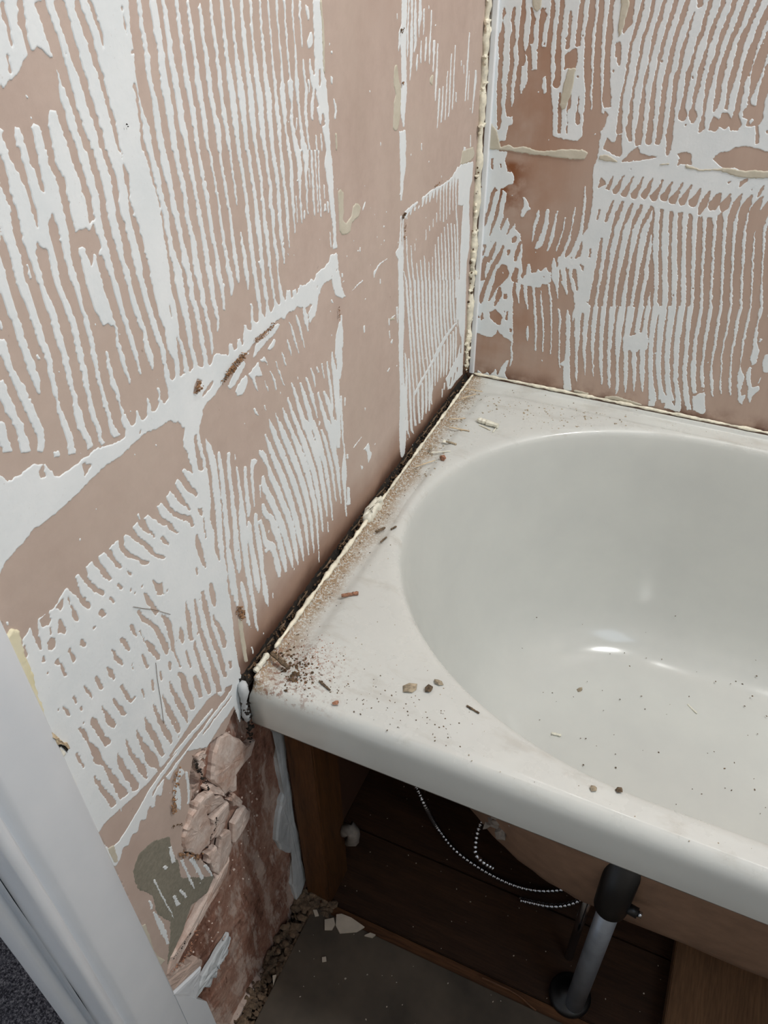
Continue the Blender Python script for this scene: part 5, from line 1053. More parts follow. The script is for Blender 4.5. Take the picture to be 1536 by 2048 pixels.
# ------------------------------------------------------------------ wall relief (adhesive, filler, skim) from traced outlines in wall millimetres
class Grid:
    """mask grid over a wall plane; u,v in mm"""
    def __init__(s, u0, u1, v0, v1, res):
        s.u0, s.v0, s.res = u0, v0, res; s.nu = int((u1 - u0) / res) + 1; s.nv = int((v1 - v0) / res) + 1
        s.h = res / 2; s.seams = []; s.M = np.zeros((s.nv * 2, s.nu * 2), np.uint8)      # 2x supersampled
    def fill(s, P, val):
        P = np.asarray(P, float); x = (P[:, 0] - s.u0) / s.h; y = (P[:, 1] - s.v0) / s.h
        H, W = s.M.shape
        r0 = max(0, int(math.floor(y.min()))); r1 = min(H - 1, int(math.ceil(y.max())))
        if r1 < r0: return
        x2 = np.roll(x, -1); y2 = np.roll(y, -1)
        for r in range(r0, r1 + 1):
            yy = r + 0.5
            m = (y <= yy) != (y2 <= yy)
            if not m.any(): continue
            xs = np.sort(x[m] + (yy - y[m]) * (x2[m] - x[m]) / (y2[m] - y[m]))
            for a, b in zip(xs[0::2], xs[1::2]):
                i0 = max(0, int(math.ceil(a - 0.5))); i1 = min(W, int(math.floor(b - 0.5)) + 1)
                if i1 > i0: s.M[r, i0:i1] = val
    def stroke(s, Lc, Rc, val, minw=0.75):
        L = np.asarray(Lc, float); R = np.asarray(Rc, float)
        m = (L + R) / 2; d = (L - R) / 2; w = np.linalg.norm(d, axis=1, keepdims=True) + 1e-6
        d = d / w * np.maximum(w, minw); L, R = catmull(m + d), catmull(m - d)
        for i in range(len(L) - 1): s.fill([L[i], L[i + 1], R[i + 1], R[i]], val)
    def field(s, ragged=0.0, seed=3):
        M = s.M
        if ragged:
            H, W = M.shape; vv, uu = np.meshgrid(np.arange(H), np.arange(W), indexing='ij')
            um, vm = uu * s.h, vv * s.h
            du = ragged * (1.5 * (vnoise2(um, vm, 0.16, seed) - 0.5) + 1.7 * (vnoise2(um, vm, 0.55, seed + 1) - 0.5))
            dv = ragged * (1.5 * (vnoise2(um, vm, 0.16, seed + 2) - 0.5) + 1.7 * (vnoise2(um, vm, 0.55, seed + 3) - 0.5))
            M = M[np.clip(np.rint(vv + dv / s.h).astype(int), 0, H - 1), np.clip(np.rint(uu + du / s.h).astype(int), 0, W - 1)]
        F = M.astype(np.float32)
        for (a, b) in s.seams:                       # blend where two traced sheets meet
            a, b = np.array(a, float), np.array(b, float); n = np.array([-(b - a)[1], (b - a)[0]]); n /= np.linalg.norm(n)
            vv, uu = np.meshgrid(np.arange(F.shape[0]) * s.h + s.v0, np.arange(F.shape[1]) * s.h + s.u0, indexing='ij')
            dist = np.abs((uu - a[0]) * n[0] + (vv - a[1]) * n[1]); m = (dist < 7) & (uu > min(a[0], b[0])) & (uu < max(a[0], b[0]))
            k = int(7 / s.h); cs = np.cumsum(np.pad(F, ((k + 1, k), (0, 0)), mode='edge'), axis=0); B = (cs[2 * k + 1:] - cs[:-2 * k - 1]) / (2 * k + 1)
            F = np.where(m, np.clip((B - 0.5) * 4 + 0.5, 0, 1), F)
        for _ in range(2):
            P = np.pad(F, 1, mode='edge')
            F = (P[:-2, 1:-1] + 2 * P[1:-1, 1:-1] + P[2:, 1:-1]) / 4
            P = np.pad(F, 1, mode='edge'); F = (P[1:-1, :-2] + 2 * P[1:-1, 1:-1] + P[1:-1, 2:]) / 4
        F = (F[0::2, 0::2] + F[1::2, 0::2] + F[0::2, 1::2] + F[1::2, 1::2]) / 4
        vv, uu = np.meshgrid(np.arange(F.shape[0]), np.arange(F.shape[1]), indexing='ij')
        F[0, :] = F[-1, :] = 0; F[:, 0] = F[:, -1] = 0
        return F
def label_runs(B):
    """4-connected component labels of a boolean grid by run-length union-find"""
    par = []
    def find(a):
        while par[a] != a: par[a] = par[par[a]]; a = par[a]
        return a
    L = np.full(B.shape, -1, np.int32); prev = []
    for r in range(B.shape[0]):
        d = np.diff(np.concatenate([[0], B[r].astype(np.int8), [0]])); st = np.flatnonzero(d == 1); en = np.flatnonzero(d == -1)
        cur = []; j = 0
        for a, b in zip(st, en):
            k = len(par); par.append(k); cur.append((a, b, k)); L[r, a:b] = k
            while j < len(prev) and prev[j][1] <= a: j += 1
            q = j
            while q < len(prev) and prev[q][0] < b:
                x, y = find(prev[q][2]), find(k)
                if x != y: par[max(x, y)] = min(x, y)
                q += 1
        prev = cur
    root = np.array([find(k) for k in range(len(par))] + [-1], np.int32)
    return root[L]
CASES = {1: [(0, 4, 7)], 2: [(1, 5, 4)], 3: [(0, 1, 5, 7)], 4: [(2, 6, 5)], 5: [(0, 4, 7), (2, 6, 5)], 6: [(1, 2, 6, 4)], 7: [(0, 1, 2), (0, 2, 6, 7)],
         8: [(3, 7, 6)], 9: [(0, 4, 6, 3)], 10: [(1, 5, 4), (3, 7, 6)], 11: [(0, 1, 3), (1, 5, 6, 3)], 12: [(2, 3, 7, 5)], 13: [(0, 2, 3), (0, 4, 5, 2)], 14: [(1, 2, 3), (1, 3, 7, 4)], 15: [(0, 1, 2, 3)]}
def march(F, thr=0.5):
    """marching squares: returns grid-space verts (col,row,value), tris, quads, and one inside-corner index per face"""
    nv, nu = F.shape; ins = F > thr
    a, b, c, d = ins[:-1, :-1], ins[:-1, 1:], ins[1:, 1:], ins[1:, :-1]
    code = a + 2 * b + 4 * c + 8 * d
    gid = lambda r, q: r * nu + q
    NG = nv * nu; H0 = NG; V0 = NG + nv * nu                      # horizontal edge ids, vertical edge ids
    T, Q, TC, QC = [], [], [], []
    for k, polys in CASES.items():
        rr, cc = np.nonzero(code == k)
        if not len(rr): continue
        ids = [gid(rr, cc), gid(rr, cc + 1), gid(rr + 1, cc + 1), gid(rr + 1, cc), H0 + gid(rr, cc), V0 + gid(rr, cc + 1), H0 + gid(rr + 1, cc), V0 + gid(rr, cc)]
        for p in polys:
            arr = np.stack([ids[i] for i in p], 1); corner = next(i for i in p if i < 4)
            (T if len(p) == 3 else Q).append(arr); (TC if len(p) == 3 else QC).append(ids[corner])
    cat = lambda L, w: np.concatenate(L) if L else np.zeros((0, w) if w else 0, np.int64)
    return cat(T, 3), cat(Q, 4), cat(TC, 0), cat(QC, 0), (nv, nu, H0, V0)
def vert_pos(ids, F, thr, dims):
    nv, nu, H0, V0 = dims; f = F.ravel(); X = np.zeros(len(ids)); Y = np.zeros(len(ids)); val = np.zeros(len(ids))
    g = ids < H0; r, c = ids[g] // nu, ids[g] % nu; X[g] = c; Y[g] = r; val[g] = f[ids[g]]
    h = (ids >= H0) & (ids < V0); k = ids[h] - H0; fa, fb = f[k], f[k + 1]; t = (thr - fa) / np.where(fb == fa, 1, fb - fa)
    X[h] = k % nu + t; Y[h] = k // nu; val[h] = thr
    v = ids >= V0; k = ids[v] - V0; fa, fb = f[k], f[np.minimum(k + nu, len(f) - 1)]; t = (thr - fa) / np.where(fb == fa, 1, fb - fa)
    X[v] = k % nu; Y[v] = k // nu + t; val[v] = thr
    return X, Y, val
def relief(grid, wall, thick, mat, parent, names, ragged, keep=300, min_area=14, seed=5, thr=0.5, base=-0.0002, stuff='adhesive_specks', lumps=0.25):
    """raise the mask off the wall as one mesh per connected piece; thick in metres"""
    F = grid.field(ragged, seed); lab = label_runs(F > thr).ravel()
    T, Q, TC, QC, dims = march(F, thr)
    lt, lq = lab[TC], lab[QC]
    areas = {}
    u, n = np.unique(np.concatenate([lt, lq]), return_counts=True)
    order = [int(x) for _, x in sorted(zip(-n, u))]; cnt = dict(zip(u.tolist(), n.tolist()))
    big = [k for k in order if cnt[k] * grid.res ** 2 >= min_area][:keep]; bigs = set(big)
    rest = [k for k in order if k not in bigs]
    def build(name, mt, mq):
        t, q = T[mt], Q[mq]; ids, inv = np.unique(np.concatenate([t.ravel(), q.ravel()]), return_inverse=True)
        X, Y, val = vert_pos(ids, F, thr, dims)
        U = (grid.u0 + X * grid.res + grid.res / 2) / 1000; V = (grid.v0 + Y * grid.res + grid.res / 2) / 1000
        e = np.clip((val - thr) / (0.85 - thr), 0, 1); e = np.sqrt(e * (2 - e))
        nz = 0.6 + lumps * (fbm2(U * 1000, V * 1000, 0.05, 3, seed) + 0.5 * vnoise2(U * 1000, V * 1000, 0.6, seed + 9) - 0.4)
        h = base + e * thick * np.clip(nz + 0.25, 0.3, 2)
        co = np.stack([h, -U, V], 1) if wall == 'L' else np.stack([U, -h, V], 1)
        tt, qq = inv[:t.size].reshape(-1, 3), inv[t.size:].reshape(-1, 4)
        tt, qq = tt[:, ::-1], qq[:, ::-1]
        if wall == 'R': tt, qq = tt[:, ::-1], qq[:, ::-1]
        return mk_np(name, co, tt, qq, mat, parent)
    # group faces by label
    so, sq = np.argsort(lt, kind='stable'), np.argsort(lq, kind='stable'); slt, slq = lt[so], lq[sq]
    for k in big:
        a, b = np.searchsorted(slt, [k, k + 1]); c, d = np.searchsorted(slq, [k, k + 1])
        build(names[0] if cnt[k] * grid.res ** 2 > 2500 else names[1], so[a:b], sq[c:d])
    if rest:
        rs = np.array(sorted(rest))
        o = build(stuff, np.flatnonzero(np.isin(lt, rs)), np.flatnonzero(np.isin(lq, rs))); tag(o, kind='stuff')
    return len(big), len(rest)

POLY = {
'damage':[(759,-29),(744,-40),(719,-24),(716,-37),(714,-56),(695,-77),(664,-135),(648,-175),(660,-204),(660,-281),(676,-303),(691,-348),(680,-393),(661,-431),(675,-501),(670,-558),(635,-605),(657,-606),(691,-595),(745,-590),(791,-570),(831,-559),(852,-561),(906,-406),(893,-392),(886,-369),(878,-351),(862,-325),(869,-308),(889,-279),(907,-261),(907,-252),(894,-237),(852,-214),(811,-225),(816,-186),(823,-156),(837,-122),(838,-107),(832,-91),(817,-73),(807,-58),(806,-38),(796,-18),(791,-14),(775,-24)],
'white_strip':[(664,-135),(638,-164),(646,-230),(646,-326),(644,-461),(643,-552),(659,-567),(670,-558),(675,-501),(661,-431),(680,-393),(691,-348),(676,-303),(660,-281),(660,-204),(648,-175)],
'c1':[(750,-38),(735,-52),(714,-100),(696,-115),(709,-126),(742,-118),(747,-142),(765,-122),(775,-86),(773,-68),(766,-54)],
'c2':[(808,-71),(791,-82),(770,-115),(763,-141),(785,-124),(803,-102),(813,-79)],
'c3':[(818,-77),(804,-75),(799,-111),(797,-137),(805,-156),(822,-151),(836,-120),(834,-94),(826,-85)],
'c4':[(792,-129),(761,-144),(762,-160),(774,-171),(790,-169),(802,-155),(796,-142)],
'c5':[(762,-188),(735,-194),(727,-214),(735,-224),(753,-224),(769,-216)],
'c6':[(810,-173),(794,-183),(794,-211),(805,-226),(810,-209),(809,-192)],
'c7':[(785,-176),(767,-196),(768,-228),(784,-237),(800,-232),(793,-199)],
'c8':[(793,-11),(776,-26),(770,-29),(778,-40),(788,-29)],
'c9':[(789,-36),(780,-39),(777,-52),(785,-49)],
'c10':[(775,-88),(761,-118),(766,-124),(781,-98),(785,-82)],
'c11':[(746,-151),(734,-187),(741,-189),(753,-167),(758,-146)],
'plank':[(807,-234),(778,-240),(789,-256),(819,-256),(853,-260),(883,-259),(906,-263),(908,-253),(896,-236),(865,-241),(833,-236)],
'pinkfrag':[(911,-264),(866,-308),(867,-327),(912,-288)],
'whitetri':[(912,-292),(867,-328),(880,-360),(894,-380)],
'whitetooth':[(882,-366),(867,-360),(839,-360),(812,-364),(811,-378),(818,-381),(820,-396),(827,-380),(829,-399),(840,-388),(840,-405),(851,-384),(851,-404),(862,-381),(864,-401),(872,-380),(888,-375)],
'hole':[(805,-41),(793,-45),(788,-72),(799,-70),(810,-66)],
}
grids = {'LA': Grid(-4, 1000, -420, 660, 0.8), 'LF': Grid(-4, 1000, -420, 660, 1.2), 'LG': Grid(780, 930, -300, 0, 1.2),
         'RA': Grid(-4, 520, -6, 580, 0.8), 'RF': Grid(-4, 520, -6, 580, 1.2)}
frame_fill = Grid(850, 960, -60, 340, 1.2)
lines = DATA.strip().split('\n')
for i, ln in enumerate(lines):
    t = ln.split(); key, op = t[0][:2], t[0][2:]; P = np.array([int(k) for k in t[1:]], float).reshape(-1, 2) / 5.0
    g = grids[key]
    if key == 'LF' and op == '+p' and i == FRAME_LINE: g = frame_fill
    if op[1] == 'p': g.fill(np.vstack([P, P[:1]])[:-1], 1 if op[0] == '+' else 0)
    else:
        n = len(P) // 2; g.stroke(P[:n], P[n:], 1 if op[0] == '+' else 0, 0.8 if key[1] == 'A' and op[0] == '+' else 0.45)

grids["LA"].seams = [((840.8, 472.6), (681.5, 407.6))]
grids["RA"].seams = [((155.0, 134.8), (433.5, 184.6))]
# random pits in the adhesive and stray specks on the plaster
for key, npit, nsp in (('LA', 260, 260), ('RA', 110, 60)):
    g = grids[key]; H, W = g.M.shape; src = g.M.copy()
    for k in range(npit + nsp):
        r, c = RNG.integers(8, H - 8), RNG.integers(8, W - 8); val = 0 if k < npit else 1
        if src[r, c] == val: continue
        if val and not src[max(0, r - 60):r + 60, max(0, c - 60):c + 60].any(): continue
        P = [(g.u0 + c * g.h + RNG.uniform(.5, 1.3) * math.cos(a), g.v0 + r * g.h + RNG.uniform(.6, 2.4) * math.sin(a)) for a in np.linspace(0, 6.28, 8)[:-1]]
        g.fill(P, val)

# ------------------------------------------------------------------ room shell
FL = -0.56
def boxes_vf(L):
    V, F = [], []
    for lo, hi in L:
        v, f = box_vf(lo, hi); F += [tuple(i + len(V) for i in q) for q in f]; V += v
    return V, F
wall_left = mk('wall_left', *boxes_vf([((-0.06, -0.935, FL - 0.06), (-0.0095, -0.8125, 1.86)), ((-0.06, -0.7855, FL - 0.06), (-0.0095, 0.06, 1.86)), ((-0.06, -0.8125, -0.038), (-0.0095, -0.7855, 1.86)),
                                       ((-0.06, -0.8125, FL - 0.06), (-0.0095, -0.7855, -0.075)), ((-0.06, -0.8125, -0.075), (-0.048, -0.7855, -0.038))]), MAT['under']); tag(wall_left, 'stripped pink plaster wall with combed white adhesive beside the bath end', 'wall', kind='structure')
wall_back = mk('wall_back', *box_vf((0.0, 0.0, FL - 0.06), (1.75, 0.06, 1.86)), MAT['plaster_back']); tag(wall_back, 'brown stained plaster wall with combed white adhesive along the bath', 'wall', kind='structure')
wall_right = mk('wall_right', *box_vf((1.68, -1.75, FL - 0.06), (1.76, 0.0, 1.86)), MAT['wallw']); tag(wall_right, 'plain white wall at the far end of the bath', 'wall', kind='structure')
wall_front = mk('wall_front', *box_vf((-0.06, -1.83, FL - 0.06), (1.76, -1.75, 1.86)), MAT['wallw']); tag(wall_front, 'plain white wall facing the bath', 'wall', kind='structure')
ceiling = mk('ceiling', *box_vf((-0.06, -1.83, 1.80), (1.76, 0.06, 1.86)), MAT['ceil']); tag(ceiling, 'plain white bathroom ceiling above the bath', 'ceiling', kind='structure')

# pink skim coat on the left wall, with the smashed area cut out of it (real broken edge 9 mm deep)
sk = Grid(-4, 930, -620, 700, 2.5)
sk.fill([(-20, -640), (912, -640), (912, 720), (-20, 720)], 1)
sk.fill(POLY['damage'], 0)
sk.fill(POLY['white_strip'], 0)
F = sk.field(1.3, 21)
F[0, :] = F[1, :]; F[:, 0] = F[:, 1]; F[-1, :] = F[-2, :]
T, Q, TC, QC, dims = march(F, 0.5)
ids, inv = np.unique(np.concatenate([T.ravel(), Q.ravel()]), return_inverse=True)
X, Y, val = vert_pos(ids, F, 0.5, dims)
U = (sk.u0 + X * sk.res) / 1000; V = (sk.v0 + Y * sk.res) / 1000
edge = val <= 0.5001
h = np.where(edge, -0.0006 - 0.0006 * vnoise2(U * 1000, V * 1000, 0.3, 4), 0.0)
top = np.stack([h, -U, V], 1)
be = np.flatnonzero(edge); bot = top[be].copy(); bot[:, 0] = -0.0105
remap = {int(k): len(top) + i for i, k in enumerate(be)}
tt, qq = inv[:T.size].reshape(-1, 3)[:, ::-1], inv[T.size:].reshape(-1, 4)[:, ::-1]
# skirt along the broken edge
ed = {}
for poly in list(map(tuple, tt[(edge[tt].sum(1) >= 2)])) + list(map(tuple, qq[(edge[qq].sum(1) >= 2)])):
    n = len(poly)
    for i in range(n):
        a, b = poly[i], poly[(i + 1) % n]
        if edge[a] and edge[b]: ed[(a, b)] = ed.get((a, b), 0) + 1
skq = [(b, a, remap[int(a)], remap[int(b)]) for (a, b) in ed if (b, a) not in ed]
mk_np('plaster_skim', np.vstack([top, bot]), tt, np.vstack([qq, np.array(skq, int).reshape(-1, 4)]), MAT['plaster_left'], wall_left, smooth=False)

n1 = relief(grids['LA'], 'L', 0.0007, MAT['adh'], wall_left, ('adhesive_patch', 'adhesive_ridge'), 0.9)
n2 = relief(grids['LF'], 'L', 0.0008, MAT['filler'], wall_left, ('filler_smear', 'filler_smear'), 0.6, seed=31, stuff='filler_specks')
n3 = relief(grids['LG'], 'L', 0.00035, MAT['cement'], wall_left, ('cement_patch', 'cement_patch'), 0.8, seed=41, stuff='cement_specks')
n3b = relief(frame_fill, 'L', 0.0024, MAT['ffill'], wall_left, ('frame_caulk', 'frame_caulk'), 0.6, seed=47, stuff='caulk_specks')
n4 = relief(grids['RA'], 'R', 0.0007, MAT['adh'], wall_back, ('adhesive_patch', 'adhesive_ridge'), 0.9, seed=51)
n5 = relief(grids['RF'], 'R', 0.0014, MAT['filler'], wall_back, ('filler_smear', 'filler_smear'), 0.6, seed=61, stuff='filler_specks')
print('relief pieces', n1, n2, n3, n3b, n4, n5)

# rough undercoat in the smashed area, with a hole knocked through
us = np.linspace(0.60, 0.925, 190); vs = np.linspace(-0.60, 0.0, 300)
VV, UU = np.meshgrid(vs, us, indexing='ij')
hh = -0.0088 + 0.010 * (fbm2(UU * 1000, VV * 1000 * 1.0, 0.018, 5, 77) - 0.5) + 0.003 * (fbm2((UU * 0.7 - VV) * 1000, (UU + VV) * 250, 0.07, 3, 78) - 0.45)
hp = np.array(POLY['hole']) / 1000.0
def inside(P, x, y):
    r = np.zeros(x.shape, bool); n = len(P)
    for i in range(n):
        (x1, y1), (x2, y2) = P[i], P[(i + 1) % n]
        if y1 == y2: continue
        r ^= ((y1 > y) != (y2 > y)) & (x < (x2 - x1) * (y - y1) / (y2 - y1) + x1)
    return r
hm = inside(hp, UU, VV)
hh = np.where(hm, -0.045, hh)
co = np.stack([hh, -UU, VV], -1).reshape(-1, 3)
nu = len(us); r, c = np.meshgrid(np.arange(len(vs) - 1), np.arange(nu - 1), indexing='ij')
q = np.stack([r * nu + c, (r + 1) * nu + c, (r + 1) * nu + c + 1, r * nu + c + 1], -1).reshape(-1, 4)
mk_np('rough_undercoat', co, np.zeros((0, 3), int), q, MAT['under'], wall_left, smooth=True)
def plate(name, P, depth, thick, mat, parent, tilt=(0, 0), rough=0.0015, inset=0.12, seed=0, label=None):
    """a broken plate of plaster lying on the left wall; P in wall mm, depth = height of its face above the wall (m)"""
    P = np.array(P, float) / 1000; c = P.mean(0); rg = np.random.default_rng(seed + 100)
    Pd = []
    for i in range(len(P)):
        a, b = P[i], P[(i + 1) % len(P)]
        for t in (0, 1 / 3, 2 / 3): Pd.append(a + (b - a) * t + rg.normal(0, 0.0012, 2) * (t > 0))
    Pd = np.array(Pd); n = len(Pd); V = []
    def H(p): return tilt[0] * (p[0] - c[0]) + tilt[1] * (p[1] - c[1])
    rings = [(1.0, depth - thick), (1.02, depth - thick * 0.35), (0.96, depth - 0.0003), (0.80, depth + 0.0003), (0.5, depth), (0.2, depth)]
    for (s, d) in rings:
        for p in Pd:
            w = c + (p - c) * s; V.append((d + H(w) + rg.normal(0, rough) * (s < 0.99), -w[0], w[1]))
    V.append((depth + H(c), -c[0], c[1])); F = []
    for k in range(len(rings) - 1):
        for i in range(n): F.append((k * n + i, k * n + (i + 1) % n, (k + 1) * n + (i + 1) % n, (k + 1) * n + i))
    for i in range(n): F.append(((len(rings) - 1) * n + i, (len(rings) - 1) * n + (i + 1) % n, len(V) - 1))
    # orient outwards (+x)
    area2 = sum(Pd[i][0] * Pd[(i + 1) % n][1] - Pd[(i + 1) % n][0] * Pd[i][1] for i in range(n))
    if area2 > 0: F = [f[::-1] for f in F]
    return mk(name, V, F, mat, parent)
for k, (d, th, tl) in dict(c1=(0.0010, 0.010, (0.04, -0.02)), c2=(0.0025, 0.009, (0.02, 0.10)), c3=(0.0040, 0.009, (-0.06, 0.03)), c4=(0.0015, 0.009, (0.06, 0.05)),
                           c5=(0.0, 0.008, (0.10, 0.0)), c6=(0.0012, 0.008, (0.05, -0.05)), c7=(-0.001, 0.007, (0.08, 0.05)), c8=(0.0005, 0.007, (0.05, 0.05)),
                           c9=(-0.002, 0.008, (0, 0)), c10=(0.0, 0.008, (0.05, -0.1)), c11=(-0.003, 0.007, (0.06, 0.06))).items():
    plate('plaster_chunk', POLY[k], d, th, MAT['chunk'], wall_left, tl, 0.00022, seed=int(k[1:]))
plate('plaster_chunk', POLY['plank'], 0.0005, 0.010, MAT['chunk'], wall_left, (0.03, 0.05), 0.0003, seed=31)
plate('plaster_chunk', POLY['pinkfrag'], 0.001, 0.009, MAT['plaster'], wall_left, (0, 0), 0.0004, seed=32)
plate('paint_flake', POLY['whitetri'], 0.0025, 0.010, MAT['paint'], wall_left, (0, 0.02), 0.0002, seed=33)
plate('adhesive_patch', POLY['whitetooth'], -0.001, 0.006, MAT['gboard'], wall_left, (0, 0), 0.0006, seed=34)
plate('painted_board', POLY['white_strip'], -0.0015, 0.008, MAT['gboard'], wall_left, (0, 0), 0.0002, seed=35)
# loose chips and rusty grit in the broken area
spots = []
for _ in range(120):
    u = RNG.uniform(0.70, 0.90); v = RNG.uniform(-0.36, -0.02)
    if inside(np.array(POLY['damage']) / 1000, np.array(u), np.array(v)): spots.append(((-0.004 + RNG.uniform(-.001, .003), -u, v), RNG.uniform(0.0005, 0.0017)))
tag(crumbs('loose_chips', spots, MAT['chunk'], wall_left, 1.0), kind='stuff')
def along(P, n, spread, size, depth=0.001):
    P = catmull(np.array(P, float) / 1000, 8); out = []
    for _ in range(n):
        p = P[RNG.integers(len(P))]; out.append(((depth + RNG.uniform(0, .0015), -p[0] + RNG.normal(0, spread), p[1] + RNG.normal(0, spread)), RNG.uniform(0.4, 1.0) * size))
    return out
def P3(L): return [(x, -y, z) for x, y, z in L]

# ------------------------------------------------------------------ floor
floor = mk('floor', *box_vf((-1.2, -1.83, FL - 0.06), (1.76, 0.06, FL - 0.030)), MAT['black_dirt']); tag(floor, 'dark floor void under the boards', 'floor', kind='structure')
y = -0.012
for k, w in enumerate((0.128, 0.128, 0.128, 0.128, 0.128)):
    box('floor_board', (0.0, y - w + 0.003, FL - 0.030), (1.68, y, FL - 0.010 + 0.0008 * (k % 3)), MAT['subfloor'], floor, 0.0015)
    y -= w
box('floor_board', (0.0, -0.676, FL - 0.030), (1.68, y + 0.001, FL - 0.006), MAT['edge'], floor, 0.0015)
box('floor_sheet', (0.024, -1.75, FL - 0.030), (1.68, -0.668, FL), MAT['sheet'], floor, 0.0012)
carpet = mk('carpet', *box_vf((-1.2, -1.75, FL - 0.030), (-0.055, 0.0, FL + 0.004)), MAT['carpet'])
tag(carpet, 'dark grey flecked carpet in the hall beyond the door frame', 'carpet')
hall = mk('wall_hall', *box_vf((-1.3, -1.83, FL - 0.06), (-1.2, 0.06, 1.86)), MAT['wallw']); tag(hall, 'plain white wall on the far side of the hall', 'wall', kind='structure')

# ------------------------------------------------------------------ door frame at the left
fr = bpy.data.objects.new('trim_2', None); col.objects.link(fr); fr.location = (0, -0.95, FL)
tag(fr, 'white gloss painted door frame with stepped mouldings at the left edge', 'door frame', kind='structure')
def extrude_profile(name, prof, z0, z1, mat, parent, nz=24, wob=0.0004):
    V, F = [], []; n = len(prof)
    for j in range(nz + 1):
        z = z0 + (z1 - z0) * j / nz
        for (x, yy) in prof: V.append((x + RNG.normal(0, wob), yy + 0.95 + RNG.normal(0, wob), z - FL))
    for j in range(nz):
        for i in range(n - 1): F.append((j * n + i, j * n + i + 1, (j + 1) * n + i + 1, (j + 1) * n + i))
    return mk(name, V, F, mat, parent, True)
extrude_profile('architrave', [(-0.012, -0.9105), (0.0025, -0.911), (0.0038, -0.9125), (0.0038, -0.930), (0.0038, -0.948), (0.0037, -0.9555), (0.0026, -0.9585), (-0.0010, -0.9618), (-0.0042, -0.9645), (-0.0044, -0.9660), (-0.0015, -0.9676), (0.0034, -0.9690), (0.0056, -0.9720), (0.0052, -0.9755), (0.0030, -0.9780), (-0.0005, -0.9788), (-0.012, -0.9785), (-0.03, -0.9775)], FL, 1.8, MAT['paint'], fr)
extrude_profile('door_stop', [(-0.030, -0.9770), (-0.0345, -0.9792), (-0.0330, -0.9812), (-0.0275, -0.9832), (-0.0262, -0.9870), (-0.0285, -0.9905), (-0.034, -0.9925), (-0.045, -0.9925)], FL, 1.8, MAT['paint'], fr)
extrude_profile('jamb', [(-0.040, -0.9915), (-0.0500, -0.9920), (-0.0520, -0.9925), (-0.0530, -0.9900), (-0.0530, -0.93)], FL, 1.8, MAT['paint'], fr)
# stub of skirting left beside the frame
base_l = mk('baseboard_left', [(-0.008, -0.9105, FL), (0.003, -0.9105, FL), (0.003, -0.876, FL), (-0.008, -0.876, FL), (-0.008, -0.9105, -0.292), (0.003, -0.9105, -0.292), (0.003, -0.878, -0.402), (-0.008, -0.878, -0.402)],
            [(0, 3, 2, 1), (4, 5, 6, 7), (0, 1, 5, 4), (1, 2, 6, 5), (2, 3, 7, 6), (3, 0, 4, 7)], MAT['paint'])
tag(base_l, 'broken stub of white skirting at the foot of the door frame', 'skirting', kind='structure')

# ------------------------------------------------------------------ bath
bath = bpy.data.objects.new('bathtub', None); col.objects.link(bath); bath.location = (0, 0, 0)
tag(bath, 'white acrylic bathtub with dusty rim and open underside', 'bathtub')
X0, X1, Y0, Y1 = 0.0105, 1.66, -0.7085, -0.005
CX, CY, AX, BY = 0.415, -0.3575, 0.36, 0.311; CXR = X1 - 0.045 - AX
NA = 72
ang = sorted(set(list(np.linspace(math.pi / 2, 3 * math.pi / 2, NA + 1)) + [math.atan2(Y1 - CY, X0 - CX), math.atan2(Y0 - CY, X0 - CX) % (2 * math.pi)]))
samples = [('L', a) for a in ang]
ns = 24
samples += [('B', t) for t in np.linspace(0, 1, ns + 2)[1:-1]]
samples += [('R', a) for a in np.linspace(-math.pi / 2, math.pi / 2, NA // 2 + 1)]
samples += [('T', t) for t in np.linspace(1, 0, ns + 2)[1:-1]]
def inner(s, d, kx=1.5, kf=1.6):
    k, t = s; front = k == 'B' or (k in 'LR' and math.sin(t) < 0)
    ax, by = max(AX - kx * d, 0.02), max(BY - d * (kf if front and d > 0 else 1.0), 0.02)
    if front and d > 0.09: by = max(BY - 0.09 * kf - (d - 0.09) * 0.55, 0.02)
    if k == 'L': return (CX + ax * math.cos(t), CY + by * math.sin(t))
    if k == 'R': return (CXR + ax * math.cos(t), CY + by * math.sin(t))
    return (CX + (CXR - CX) * t, CY + (-by if k == 'B' else by))
def outer(s, e):
    """rectangle inset by e (negative = outward)"""
    x0, x1, y0, y1 = X0 + e, X1 - e, Y0 + e, Y1 - e; k, t = s
    if k in 'BT': return (CX + (CXR - CX) * t, y0 if k == 'B' else y1)
    c, sn = math.cos(t), math.sin(t); cx = CX if k == 'L' else CXR
    tt = []
    if abs(c) > 1e-9: tt.append(((x0 if c < 0 else x1) - cx) / c)
    if abs(sn) > 1e-9: tt.append(((y0 if sn < 0 else y1) - CY) / sn)
    m = min(tt); return (cx + c * m, CY + sn * m)
def sstep(a, b, v):
    t = min(1, max(0, (v - a) / (b - a))); return t * t * (3 - 2 * t)
def rim_h(x, y):
    dl, db = x - X0, Y1 - y; h = 0.0
    # raised platform whose rounded corner shows near the wall corner
    a, b = dl - 0.030, db - 0.030; r = 0.030
    sd = (r - math.hypot(max(r - a, 0), max(r - b, 0))) if (a < r or b < r) else min(a, b)
    h += 0.0036 * (sstep(0.0, 0.007, sd) - 1)
    h += 0.0065 * (1 - sstep(0.001, 0.0065, min(dl, db)))
    return h
loops = []
